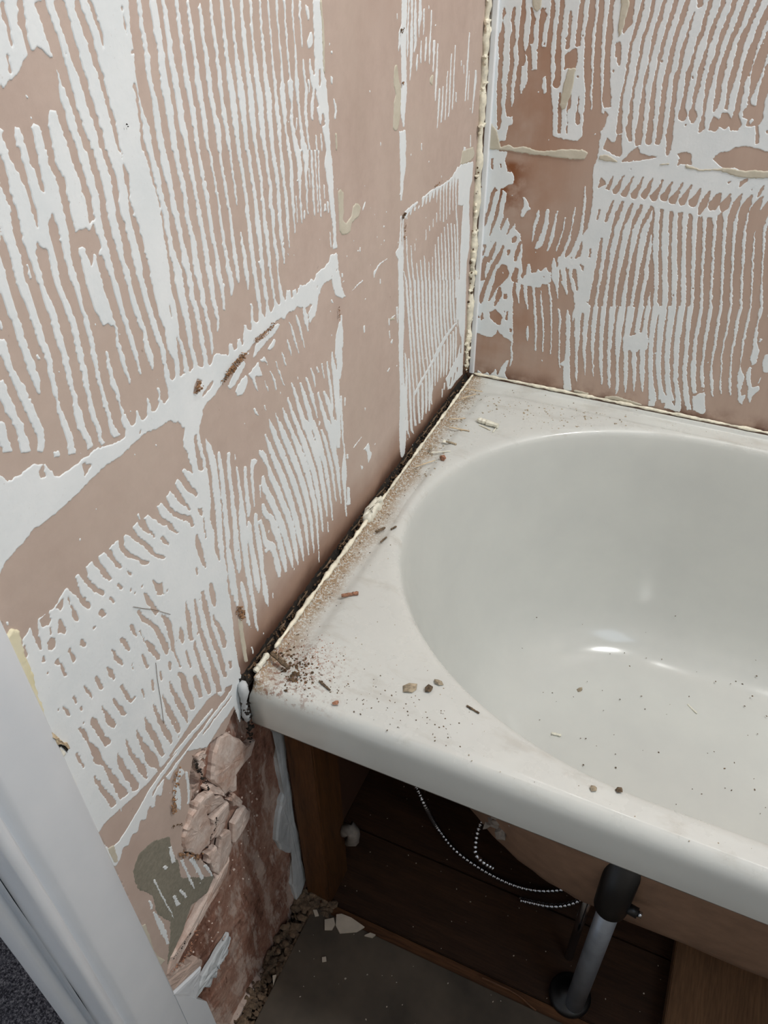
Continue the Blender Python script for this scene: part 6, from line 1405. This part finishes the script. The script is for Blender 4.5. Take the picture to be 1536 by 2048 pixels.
for (e, z) in ((0.004, -0.045), (0.0015, -0.058), (0.0, -0.0605), (-0.0006, -0.058), (0.0, -0.040), (0.0, -0.022), (0.0010, -0.014), (0.0034, -0.0080), (0.0070, -0.0034), (0.0110, -0.0012)):
    L = []
    for s in samples:
        # the wall sides keep a square upstand, only the front edge is rounded
        p = outer(s, e); q = outer(s, 0.0); on_front = (q[1] < Y0 + 0.004)
        zz = z
        if not on_front and z > -0.02: p = outer(s, min(e, 0.004) * 0.3); zz = rim_h(*outer(s, 0.0)) * max(0.0, (z + 0.02) / 0.0188) + z * (1 - max(0.0, (z + 0.02) / 0.0188))
        L.append((p[0], p[1], zz))
    loops.append(L)
start = loops[-1]
for k in range(1, 27):
    t = (k / 26.0) ** 1.15; L = []
    for i, s in enumerate(samples):
        a, b = start[i], inner(s, -0.010); x = a[0] + (b[0] - a[0]) * t; y = a[1] + (b[1] - a[1]) * t
        hz = rim_h(x, y); w = min(1, t * 6) if a[1] < Y0 + 0.02 else 1.0
        L.append((x, y, hz * w + a[2] * (1 - w)))
    loops.append(L)
for (d, z) in ((-0.006, -0.0006), (-0.0025, -0.0022), (0.0, -0.0055), (0.0018, -0.011), (0.0045, -0.025), (0.009, -0.055), (0.016, -0.10), (0.025, -0.155), (0.035, -0.21), (0.046, -0.262), (0.058, -0.302), (0.072, -0.330), (0.088, -0.350), (0.106, -0.363), (0.128, -0.371), (0.155, -0.376), (0.19, -0.379), (0.225, -0.381)):
    loops.append([(*inner(s, d), z) for s in samples])
n = len(samples); V = [p for L in loops for p in L]; Fc = []
for k in range(len(loops) - 1):
    for i in range(n): Fc.append((k * n + i, k * n + (i + 1) % n, (k + 1) * n + (i + 1) % n, (k + 1) * n + i))
lastk = (len(loops) - 1) * n
V.append((CX, CY, -0.382)); V.append((CXR, CY, -0.382)); cL, cR = len(V) - 2, len(V) - 1
for i in range(n):
    j = (i + 1) % n; sa, sb = samples[i][0], samples[j][0]
    mid = (V[lastk + i][0] + V[lastk + j][0]) / 2
    Fc.append((lastk + i, lastk + j, cL if mid < (CX + CXR) / 2 else cR))
# close the centre strip between both fans
tub = mk('tub_shell', V, Fc, MAT['bath'], bath, True)
bm = bmesh.new(); bm.from_mesh(tub.data); bmesh.ops.holes_fill(bm, edges=bm.edges[:], sides=8) ; bmesh.ops.recalc_face_normals(bm, faces=bm.faces[:])
if sum(f.normal.z * f.calc_area() for f in bm.faces) < 0:
    bmesh.ops.reverse_faces(bm, faces=bm.faces[:])
bm.to_mesh(tub.data); bm.free()
# raw fibreglass outside of the basin
LO = []
for (d, z) in ((-0.030, -0.010), (-0.022, -0.03), (-0.008, -0.06), (0.004, -0.12), (0.015, -0.19), (0.026, -0.27), (0.036, -0.335), (0.050, -0.388), (0.072, -0.425), (0.12, -0.440), (0.20, -0.443)):
    LO.append([(inner(s, d, 1.5, 1.65)[0], inner(s, d, 1.5, 1.65)[1], z + 0.0015 * math.sin(i * 1.7 + z * 90)) for i, s in enumerate(samples)])
V = [p for L in LO for p in L]; Fc = [tuple(reversed((k * n + i, k * n + (i + 1) % n, (k + 1) * n + (i + 1) % n, (k + 1) * n + i))) for k in range(len(LO) - 1) for i in range(n)]
Fc.append(tuple((len(LO) - 1) * n + i for i in range(n)))
mk('basin_underside', V, Fc, MAT['shell'], bath, True)
box('base_board', (0.55, -0.47, -0.456), (1.25, -0.20, -0.436), MAT['shell'], bath, 0.002)
spots = [((0.272 + RNG.uniform(-.020, .022), -0.600 + RNG.uniform(-.010, .02), -0.262 + RNG.uniform(-.022, .04)), RNG.uniform(0.006, 0.011)) for _ in range(14)]
tag(crumbs('foam_lumps', spots, MAT['foam'], bath, 1.0), kind='stuff')
# leg: grey tube with black clamp, bolt and foot
def leg(x, y, r=0.0128):
    t = lathe('leg', [(r, FL + 0.006), (r, -0.24)], MAT['steel'], bath, 28, (x, y, 0))
    lathe('clamp', [(0.0150, -0.268), (0.0188, -0.264), (0.0192, -0.240), (0.0196, -0.150)], MAT['black'], t, 28, (x, y, 0))
    tube('bolt', [(x + 0.014, y - 0.004, -0.246), (x + 0.028, y - 0.006, -0.246)], 0.0062, MAT['black'], t, 12)
    tube('bolt_tip', [(x + 0.028, y - 0.006, -0.246), (x + 0.0325, y - 0.0065, -0.246)], 0.0036, MAT['chrome'], t, 10)
    lathe('foot', [(0.026, FL - 0.006), (0.0285, FL - 0.004), (0.0285, FL + 0.003), (0.024, FL + 0.006), (0.016, FL + 0.007), (0.015, FL + 0.016)], MAT['black'], t, 32, (x - 0.008, y + 0.010, 0))
    return t
leg(0.4140, -0.640)
leg(1.10, -0.640)
t = lathe('leg', [(0.0062, FL - 0.008), (0.0062, -0.330)], MAT['chrome'], bath, 20, (0.3930, -0.578, 0)); tag(t, 'thin shiny steel rod behind the grey leg')

# ------------------------------------------------------------------ timber under the bath
post = box('timber_post', (0.004, -0.652, FL - 0.008), (0.044, -0.592, -0.066), MAT['post'], None, 0.002)
tag(post, 'upright brown softwood post under the bath corner against the wall', 'post')
pl = box('timber_board', (0.527, -0.80, FL + 0.0005), (0.665, -0.10, FL + 0.024), MAT['plank'], None, 0.0015)
tag(pl, 'pale brown plank lying on the floor under the bath at the right', 'board')
v, f = tube_vf([(0.046, -0.60, -0.445), (0.052, -0.60, -0.43), (0.058, -0.60, -0.42), (0.062, -0.598, -0.435), (0.060, -0.597, -0.46), (0.050, -0.597, -0.475)], [0.006, 0.009, 0.010, 0.010, 0.009, 0.005], 8)
clip = mk('pipe_clip', v, f, MAT['foam'], None, True); tag(clip, 'dull white plastic clip fixed behind the timber post', 'clip')

# braided hoses
def hose(name, P, label, r=0.0036):
    C = catmull(P, 14); d = np.linalg.norm(np.diff(C, axis=0), axis=1); L = np.concatenate([[0], np.cumsum(d)])
    m = int(L[-1] / 0.0011); S = np.linspace(0, L[-1], m); Q = np.stack([np.interp(S, L, C[:, i]) for i in range(3)], 1)
    R = [r * (1.0 + 0.24 * math.sin(2 * math.pi * s / 0.0066)) for s in S]
    v, f = tube_vf(Q, R, 10); o = mk(name, v, f, MAT['chrome'], None, True); tag(o, label, 'hose', 'braided tap hoses under the bath'); return o
hose('braided_hose', HOSE1, 'long shiny corrugated hose looping from the bath rim to the legs')
hose('braided_hose', HOSE2, 'short shiny corrugated hose hanging beside the foam lumps')
hose('braided_hose', HOSE3, 'short length of shiny hose low on the floor behind the legs')

# ------------------------------------------------------------------ corner trim and old sealant
tr = mk('trim_1', *box_vf((0.0045, -0.0065, 0.006), (0.0125, 0.0, 1.8)), MAT['trimw']); tag(tr, 'thin white plastic strip running up the wall corner', 'trim', kind='structure')
bmod = tr.modifiers.new('bevel', 'BEVEL'); bmod.width = 0.0012; bmod.segments = 2
def bead(name, P, r, mat, parent=None, seg=8, jit=0.25, step=0.004, flat=None):
    C = catmull(P, 30); d = np.linalg.norm(np.diff(C, axis=0), axis=1); L = np.concatenate([[0], np.cumsum(d)])
    m = max(4, int(L[-1] / step)); S = np.linspace(0, L[-1], m); Q = np.stack([np.interp(S, L, C[:, i]) for i in range(3)], 1)
    w = np.interp(S, np.linspace(0, L[-1], max(3, m // 3)), RNG.random(max(3, m // 3)))
    R = r * (1 - jit + 2 * jit * w); R[0] *= 0.4; R[-1] *= 0.4
    Q = Q + RNG.normal(0, r * 0.10, Q.shape)
    v, f = tube_vf(Q, list(R), seg); return mk(name, v, f, mat, parent, True)
sc_o = bead('sealant_bead', [(0.002, -0.014, 0.02), (0.002, -0.015, 0.3), (0.002, -0.017, 0.62)], 0.0052, MAT['sil'], None, 8, 0.45, 0.006)
tag(sc_o, 'lumpy cream sealant down the wall corner beside the white strip', 'sealant')
spots = [((0.0015 + RNG.uniform(0, .004), -0.006 - RNG.random() * 0.018, z), RNG.uniform(0.001, 0.0028)) for z in RNG.uniform(0.0, 0.36, 46)]
tag(tag(crumbs('corner_grime', spots, MAT['dirt'], None, 1.0), 'dark grime crumbs in the wall corner joint', 'grime'), kind='stuff')
spots = [((0.002 + RNG.uniform(0, .003), -0.008 - RNG.random() * 0.016, z), RNG.uniform(0.002, 0.0052)) for z in RNG.uniform(0.02, 0.60, 80)]
tag(tag(crumbs('sealant_crumbs', spots, MAT['sil'], None, 0.9), 'broken cream sealant lumps in the wall corner', 'sealant'), kind='stuff')
b1 = bead('sealant_bead', [(0.012, -0.004, 0.0060), (0.25, -0.004, 0.0062), (0.60, -0.0042, 0.006), (1.4, -0.004, 0.006)], 0.0022, MAT['sil'], None, 8, 0.5, 0.004)
tag(b1, 'cream sealant line between the back wall and the bath rim', 'sealant')
b2 = bead('sealant_bead', [(0.0125, -0.008, 0.0052), (0.0125, -0.2, 0.0052), (0.0125, -0.375, 0.0055)], 0.0019, MAT['sil'], None, 8, 0.55, 0.003)
tag(b2, 'cream sealant edge along the bath end, the stretch nearest the corner', 'sealant')
b3 = bead('sealant_bead', [(0.0128, -0.420, 0.0055), (0.0125, -0.55, 0.0055), (0.013, -0.655, 0.0050)], 0.0025, MAT['sil'], None, 8, 0.5, 0.003)
tag(b3, 'dirty cream sealant edge along the bath end, the stretch nearest the camera', 'sealant')
def slab_lump(name, outline, z0, h, mat, jit=0.0008):
    """irregular flattened lump from a plan outline"""
    P = catmull(np.array(list(outline) + [outline[0]], float), 4)[:-1]; c = P.mean(0); V = []; n = len(P)
    for (k, zz) in ((1.0, z0), (1.02, z0 + h * 0.5), (0.86, z0 + h * 0.92), (0.5, z0 + h), (0.2, z0 + h * 0.95)):
        for p in P: w = c + (p - c) * k; V.append((w[0] + RNG.normal(0, jit), w[1] + RNG.normal(0, jit), zz + RNG.normal(0, jit)))
    F = [(r * n + i, r * n + (i + 1) % n, (r + 1) * n + (i + 1) % n, (r + 1) * n + i) for r in range(4) for i in range(n)] + [tuple(4 * n + i for i in range(n))]
    o = mk(name, V, F, mat, None, True); bm = bmesh.new(); bm.from_mesh(o.data); bmesh.ops.recalc_face_normals(bm, faces=bm.faces[:]); bm.to_mesh(o.data); bm.free(); return o
lump = slab_lump('sealant_lump', [(0.002, -0.372), (0.010, -0.366), (0.0150, -0.380), (0.0150, -0.402), (0.0145, -0.417), (0.006, -0.420), (0.001, -0.405)], -0.004, 0.0125, MAT['silw'])
tag(lump, 'fat whitish lump of old sealant stuck against the left wall', 'sealant')
# black grime packed in the gap between bath and left wall
ny, nx = 560, 9; ys = np.linspace(-0.706, -0.008, ny); xs = np.linspace(-0.0002, 0.0122, nx)
XX, YY = np.meshgrid(xs, ys); e = np.linspace(0, 1, nx)[None, :]
hz = (1 - e) * (0.0065 + 0.006 * (fbm2(YY * 1000, XX * 0, 0.06, 4, 301) - 0.45)) + e * 0.0015 - 0.010 * np.sin(np.pi * e) + 0.0055 * (fbm2(XX * 1000, YY * 1000, 0.35, 3, 302) - 0.45)
rr, cc = np.meshgrid(np.arange(ny - 1), np.arange(nx - 1), indexing='ij')
qq = np.stack([rr * nx + cc, rr * nx + cc + 1, (rr + 1) * nx + cc + 1, (rr + 1) * nx + cc], -1).reshape(-1, 4)
gg = mk_np('gap_grime', np.stack([XX, YY, hz], -1).reshape(-1, 3), np.zeros((0, 3), int), qq, MAT['black_dirt'], None, False)
tag(tag(gg, 'black grime packed in the gap between bath end and wall', 'grime'), kind='stuff')
spots = []
for _ in range(420):
    yy = RNG.uniform(-0.70, -0.02); spots.append(((RNG.uniform(0.0005, 0.009), yy, RNG.uniform(-0.002, 0.006)), RNG.uniform(0.0006, 0.0022)))
tag(tag(crumbs('gap_crumbs', spots, MAT['dirt'], None, 0.8), 'broken brown crumbs along the gap beside the bath end', 'crumbs'), kind='stuff')
gv, gf = [], []
for k in range(40):                                   # torn slivers of old grout standing in the gap
    yy = RNG.uniform(-0.69, -0.03)
    P = [(0.0012 + RNG.uniform(0, .003), yy - RNG.uniform(.003, .010), 0.004), (0.0035 + RNG.uniform(0, .003), yy + RNG.uniform(0, .006), 0.006 + RNG.uniform(0, .003))]
    v, f = tube_vf(catmull([P[0], ((P[0][0] + P[1][0]) / 2 + 0.001, (P[0][1] + P[1][1]) / 2, 0.0065), P[1]], 3), [0.0004, 0.0008, 0.0010, 0.0010, 0.0008, 0.0005, 0.0003], 5)
    gf += [tuple(i + len(gv) for i in q) for q in f]; gv += v
tag(tag(mk('grout_slivers', gv, gf, MAT['rubble'], None), 'torn slivers of old grout along the gap beside the bath end', 'grout'), kind='stuff')
# torn sealant end hanging at the near corner of the rim
e1 = bead('sealant_lump', [(0.004, -0.703, 0.000), (0.006, -0.7085, -0.006), (0.0055, -0.711, -0.030), (0.005, -0.711, -0.058)], 0.0040, MAT['gboard'], None, 10, 0.45, 0.003)
tag(e1, 'grey white sealant hanging down the near corner of the bath rim', 'sealant')
spots = [((RNG.uniform(0.0, 0.012), -0.711 + RNG.uniform(-.004, .004), RNG.uniform(-0.07, -0.02)), RNG.uniform(0.001, 0.004)) for _ in range(30)]
tag(tag(crumbs('corner_mould', spots, MAT['black_dirt'], None, 1.0), 'black mould specks under the near corner of the rim', 'grime'), kind='stuff')

# ------------------------------------------------------------------ debris on the rim
def stick(name, a, b, r, mat, label, cat, bend=0.0, seg=7, group=None):
    a, b = Vector(a), Vector(b); m = (a + b) / 2 + Vector((bend, bend * 0.6, abs(bend) * 0.3))
    C = catmull([a, m, b], 5); Q = C + RNG.normal(0, r * 0.08, C.shape); k = len(Q)
    v, f = tube_vf(Q, [r * (0.75 + 0.35 * RNG.random()) * (0.8 if i in (0, k - 1) else 1) for i in range(k)], seg)
    return tag(mk(name, v, f, mat, None), label, cat, group)
def rock(name, p, size, mat, label, cat, flat=0.5, group=None):
    v, f = rock_vf(1.0, flat); v = v * size; v = v - np.array([0, 0, v[:, 2].min()])
    return tag(mk(name, v, f, mat, None, loc=p), label, cat, group)
RZ = 0.0002
stick('sealant_strip', (0.064, -0.134, RZ + 0.0042), (0.098, -0.140, RZ + 0.0042), 0.0043, MAT['silw'], 'thick white stick of old sealant on the rim near the wall corner', 'sealant')
stick('sealant_strip', (0.070, -0.143, RZ + 0.001), (0.090, -0.150, RZ + 0.001), 0.0011, MAT['sil'], 'thin cream sliver lying just below the thick white stick', 'sliver')
stick('sealant_strip', (0.096, -0.139, RZ + 0.001), (0.095, -0.154, RZ + 0.001), 0.0010, MAT['silw'], 'short white sliver at the right end of the thick white stick', 'sliver')
stick('wood_splinter', (0.018, -0.060, 0.008), (0.044, -0.052, 0.004), 0.0010, MAT['straw'], 'pale splinter propped on the rim lip nearest the wall corner', 'splinter')
stick('wood_splinter', (0.022, -0.092, 0.008), (0.036, -0.062, 0.003), 0.0009, MAT['straw'], 'pale splinter leaning on the rim lip below the corner', 'splinter')
stick('wood_splinter', (0.024, -0.150, 0.004), (0.044, -0.135, 0.002), 0.0009, MAT['straw'], 'pale splinter pointing at the thick white stick', 'splinter')
stick('wood_splinter', (0.031, -0.168, 0.002), (0.062, -0.165, 0.001), 0.0012, MAT['straw'], 'forked pale splinter lying on the rim left of the white stick', 'splinter')
stick('sealant_strip', (0.040, -0.205, 0.001), (0.056, -0.206, 0.001), 0.0018, MAT['greychip'], 'grey green curl of sealant on the rim above the brown lump', 'sealant')
rock('sealant_crumb', (0.037, -0.205, -0.001), 0.0038, MAT['silw'], 'small white crumb beside the grey green curl', 'crumb')
rock('plaster_crumb', (0.026, -0.232, -0.001), 0.0052, MAT['greychip'], 'grey plaster crumb on the dirty band beside the bath end', 'crumb')
stick('sealant_strip', (0.030, -0.240, 0.001), (0.054, -0.226, 0.001), 0.0011, MAT['silw'], 'pale sliver next to the grey plaster crumb', 'sliver')
stick('wood_splinter', (0.022, -0.282, 0.001), (0.042, -0.256, 0.001), 0.0009, MAT['straw'], 'thin straw coloured splinter running towards the brown lump', 'splinter')
rock('plaster_crumb', (0.051, -0.249, -0.0005), 0.0055, MAT['brownchip'], 'round brown plaster lump at the rim inner edge', 'crumb', 0.7)
stick('terracotta_chip', (0.042, -0.553, 0.0022), (0.058, -0.541, 0.0022), 0.0024, MAT['brownchip'], 'small red brown chip in the middle of the wide rim end', 'chip')
rock('plaster_flake', (0.166, -0.642, 0.0), 0.0088, MAT['greychip'], 'larger flat grey flake on the front rim', 'flake', 0.25)
rock('plaster_flake', (0.184, -0.636, 0.0), 0.0048, MAT['grit'], 'dark flake right of the larger grey flake', 'flake', 0.5)
rock('plaster_flake', (0.190, -0.624, 0.0), 0.0052, MAT['greychip'], 'tan flake at the inner rim edge above the dark flake', 'flake', 0.4)
stick('dark_chip', (0.030, -0.432, 0.001), (0.038, -0.420, 0.001), 0.0018, MAT['grit'], 'dark chip just below the whitish sealant lump', 'chip')
stick('dark_chip', (0.046, -0.420, 0.001), (0.050, -0.412, 0.001), 0.0014, MAT['grit'], 'smaller dark chip right of the whitish sealant lump', 'chip')
stick('dark_chip', (0.044, -0.448, 0.001), (0.047, -0.436, 0.001), 0.0012, MAT['grit'], 'thin dark chip lowest of the three below the sealant lump', 'chip')
stick('dark_twig', (0.076, -0.672, 0.0015), (0.092, -0.678, 0.0015), 0.0013, MAT['grit'], 'dark twig on the front rim near the dirty corner', 'twig')
rock('dark_chip', (0.104, -0.690, 0.0), 0.0040, MAT['brownchip'], 'dark brown chip close to the front rim edge', 'chip', 0.5)
rock('plaster_flake', (0.362, -0.680, 0.0), 0.0046, MAT['greychip'], 'tan flake on the narrow front rim, left of the pair', 'flake', 0.4)
rock('plaster_flake', (0.384, -0.672, 0.0), 0.0038, MAT['grit'], 'dark flake on the narrow front rim, right of the pair', 'flake', 0.5)
stick('dark_twig', (0.240, -0.6435, 0.001), (0.226, -0.640, 0.001), 0.0012, MAT['grit'], 'dark sliver balanced on the front inner rim edge', 'twig')
# dirt heap at the near corner of the rim
dz = 0.004
stick('wood_splinter', (0.014, -0.664, 0.008), (0.040, -0.672, 0.004), 0.0026, MAT['grit'], 'dark splinter lying across the dirty near corner', 'splinter')
stick('sealant_strip', (0.010, -0.690, 0.004), (0.013, -0.667, 0.009), 0.0034, MAT['silw'], 'curled shiny sealant end at the dirty near corner', 'sealant')
def scatter(name, n, fx, fy, size, mat, label, cat, flat=0.5, z=None):
    sp = []
    while len(sp) < n:
        x, yv = fx(), fy()
        zz = rim_h(x, yv) if z is None else z(x, yv)
        if zz is None: continue
        sp.append(((x, yv, zz), RNG.uniform(0.35, 1.0) * size))
    return tag(tag(crumbs(name, sp, mat, None, flat), label, cat), kind='stuff')
def on_rim(x, yv):
    if x < CX:
        if ((x - CX) / (AX + 0.012)) ** 2 + ((yv - CY) / (BY + 0.012)) ** 2 < 1: return None
    elif abs(yv - CY) < BY + 0.012: return None
    if yv < -0.700: return None
    return rim_h(x, yv)
def cl(cx, sd): return lambda: RNG.normal(cx, sd)
scatter('rim_dirt', 420, lambda: 0.013 + abs(RNG.normal(0, 0.012)), lambda: RNG.uniform(-0.66, -0.03), 0.0010, MAT['dirt'], 'brown grit along the rim beside the bath end', 'dirt', z=on_rim)
scatter('corner_dirt', 420, lambda: 0.014 + abs(RNG.normal(0, 0.022)), lambda: -0.672 + RNG.normal(0, 0.011), 0.0020, MAT['dirt'], 'dark dirt heap on the near corner of the rim', 'dirt', z=on_rim)
scatter('corner_grit', 260, lambda: 0.055 + RNG.normal(0, 0.014), lambda: -0.650 + RNG.normal(0, 0.018), 0.0009, MAT['brownchip'], 'red brown grit beside the dirt heap on the rim', 'dirt', z=on_rim)
scatter('rim_grit', 170, lambda: RNG.uniform(0.02, 0.5), lambda: RNG.uniform(-0.70, -0.01), 0.0009, MAT['greychip'], 'fine grey grit scattered over the bath rim', 'grit', z=on_rim)
scatter('front_grit', 110, lambda: RNG.uniform(0.06, 0.24), lambda: RNG.normal(-0.672, 0.014), 0.0011, MAT['grit'], 'dark specks along the front rim by the flakes', 'grit', z=on_rim)
scatter('back_grit', 110, lambda: RNG.uniform(0.06, 0.28), lambda: RNG.normal(-0.070, 0.028), 0.0021, MAT['greychip'], 'grey crumbs on the rim corner by the back wall', 'grit', z=on_rim)
scatter('end_crumbs', 120, lambda: 0.020 + abs(RNG.normal(0, 0.014)), lambda: RNG.uniform(-0.30, -0.04), 0.0022, MAT['greychip'], 'pale crumbs on the dirty band near the corner', 'crumbs', z=on_rim)
def basin_z(x, yv):
    # height of the basin surface under (x, y)
    prof = [(0.0018, -0.011), (0.0045, -0.025), (0.009, -0.055), (0.016, -0.10), (0.025, -0.155), (0.035, -0.21), (0.046, -0.262), (0.058, -0.302), (0.072, -0.330), (0.088, -0.350), (0.106, -0.363), (0.128, -0.371), (0.155, -0.376), (0.19, -0.379), (0.225, -0.381)]
    best = None
    for (d, z) in prof:
        ax, by = AX - 1.5 * d, BY - d
        ins = (((x - CX) / ax) ** 2 + ((yv - CY) / by) ** 2 < 1) if x < CX else abs(yv - CY) < by
        if ins: best = z
    return best if best is not None and best < -0.30 else None
scatter('basin_grit', 95, lambda: RNG.uniform(0.2, 0.62), lambda: RNG.uniform(-0.56, -0.10), 0.0017, MAT['grit'], 'fine grit lying in the bottom of the bath', 'grit', z=basin_z)
rock('plaster_crumb', (0.306, -0.260, -0.376), 0.0058, MAT['greychip'], 'olive grey crumb on the bath floor, left of centre', 'crumb', 0.4)
stick('sealant_strip', (0.286, -0.360, -0.3735), (0.300, -0.358, -0.374), 0.0022, MAT['silw'], 'short cream sliver on the bath floor near the front side', 'sliver')
stick('sealant_strip', (0.468, -0.218, -0.377), (0.484, -0.230, -0.377), 0.0014, MAT['silw'], 'thin white sliver on the bath floor at the right', 'sliver')

# ------------------------------------------------------------------ debris on the floor
def shard(name, P, z, th, mat, label, cat, group=None):
    P = np.array(P, float); n = len(P)
    V = [(x, yv, z) for x, yv in P] + [(x, yv, z + th) for x, yv in P]
    F = [tuple(range(n))[::-1], tuple(range(n, 2 * n))] + [(i, (i + 1) % n, n + (i + 1) % n, n + i) for i in range(n)]
    a = sum(P[i][0] * P[(i + 1) % n][1] - P[(i + 1) % n][0] * P[i][1] for i in range(n))
    if a < 0: F = [f[::-1] for f in F]
    return tag(mk(name, V, F, mat), label, cat, group)
for (nm, P, lb) in SHARDS:
    shard('tile_fragment', P, FL + 0.0003, 0.004, MAT['tilef'], lb, 'tile fragment', 'tile fragments on the floor')
stick('wood_splinter', SPL[0], SPL[1], 0.0020, MAT['edge'], 'long curved pale splinter along the floor sheet edge', 'splinter', 0.006)
sp = []
for _ in range(1100):
    yy = RNG.uniform(-0.96, -0.64); sp.append(((RNG.uniform(-0.006, 0.026), yy, FL - 0.024 + RNG.uniform(0, 0.022)), RNG.uniform(0.0015, 0.0062) * (1 if RNG.random() < .8 else 1.6)))
tag(tag(crumbs('wall_foot_rubble', sp, MAT['rubble'], None, 0.6), 'plaster rubble filling the gap at the foot of the left wall', 'rubble'), kind='stuff')
sp = [((RNG.uniform(-0.002, 0.05), RNG.uniform(-0.68, -0.648), FL - 0.006 + RNG.uniform(0, 0.006)), RNG.uniform(0.002, 0.008)) for _ in range(90)]
tag(tag(crumbs('post_foot_rubble', sp, MAT['rubble'], None, 0.6), 'brown rubble heaped at the foot of the timber post', 'rubble'), kind='stuff')
sp = [((RNG.uniform(0.03, 0.62), RNG.uniform(-1.0, -0.67), FL + 0.0004), RNG.uniform(0.0005, 0.0016)) for _ in range(130)]
tag(tag(crumbs('floor_dust', sp, MAT['tilef'], None, 0.5), 'pale dust specks on the floor sheet in front of the bath', 'dust'), kind='stuff')
sp = [((RNG.uniform(0.03, 0.62), RNG.uniform(-0.66, -0.30), FL - 0.009), RNG.uniform(0.0005, 0.0014)) for _ in range(90)]
tag(tag(crumbs('subfloor_dust', sp, MAT['tilef'], None, 0.5), 'pale dust specks on the old boards under the bath', 'dust'), kind='stuff')
# rusty crumbs on the tile joint of the left wall

# small marks on the left wall
def wall_grit(name, P, n, spread, size, mat, depth=0.0012):
    tag(crumbs(name, along(P, n, spread, size, depth), mat, wall_left, 0.8), kind='stuff')
for (nm, P, nn, sp_, sz, mt) in MARKS: wall_grit(nm, P, nn, sp_, sz, MAT[mt])
# two hairs stuck to the adhesive and the curl of torn paper at the door frame
for P, lb in zip(HAIRS, ('curved dark hair stuck to the adhesive low on the left wall', 'straight dark hair hanging down the adhesive low on the left wall')):
    C = catmull([(0.0011, -u / 1000, v / 1000) for u, v in P], 6)
    tag(tube('hair', C, 0.00022, MAT['grit'], None, 5), lb, 'hair')
plate('paper_curl', CURL[0], 0.0030, 0.003, MAT['straw'], wall_left, (0.1, 0.1), 0.0002, seed=71)
plate('paper_shadow_slit', CURL[1], 0.0012, 0.002, MAT['black_dirt'], wall_left, (0, 0), 0.0002, seed=72)  # dark plate painting in the shadow of the slit beside the curl
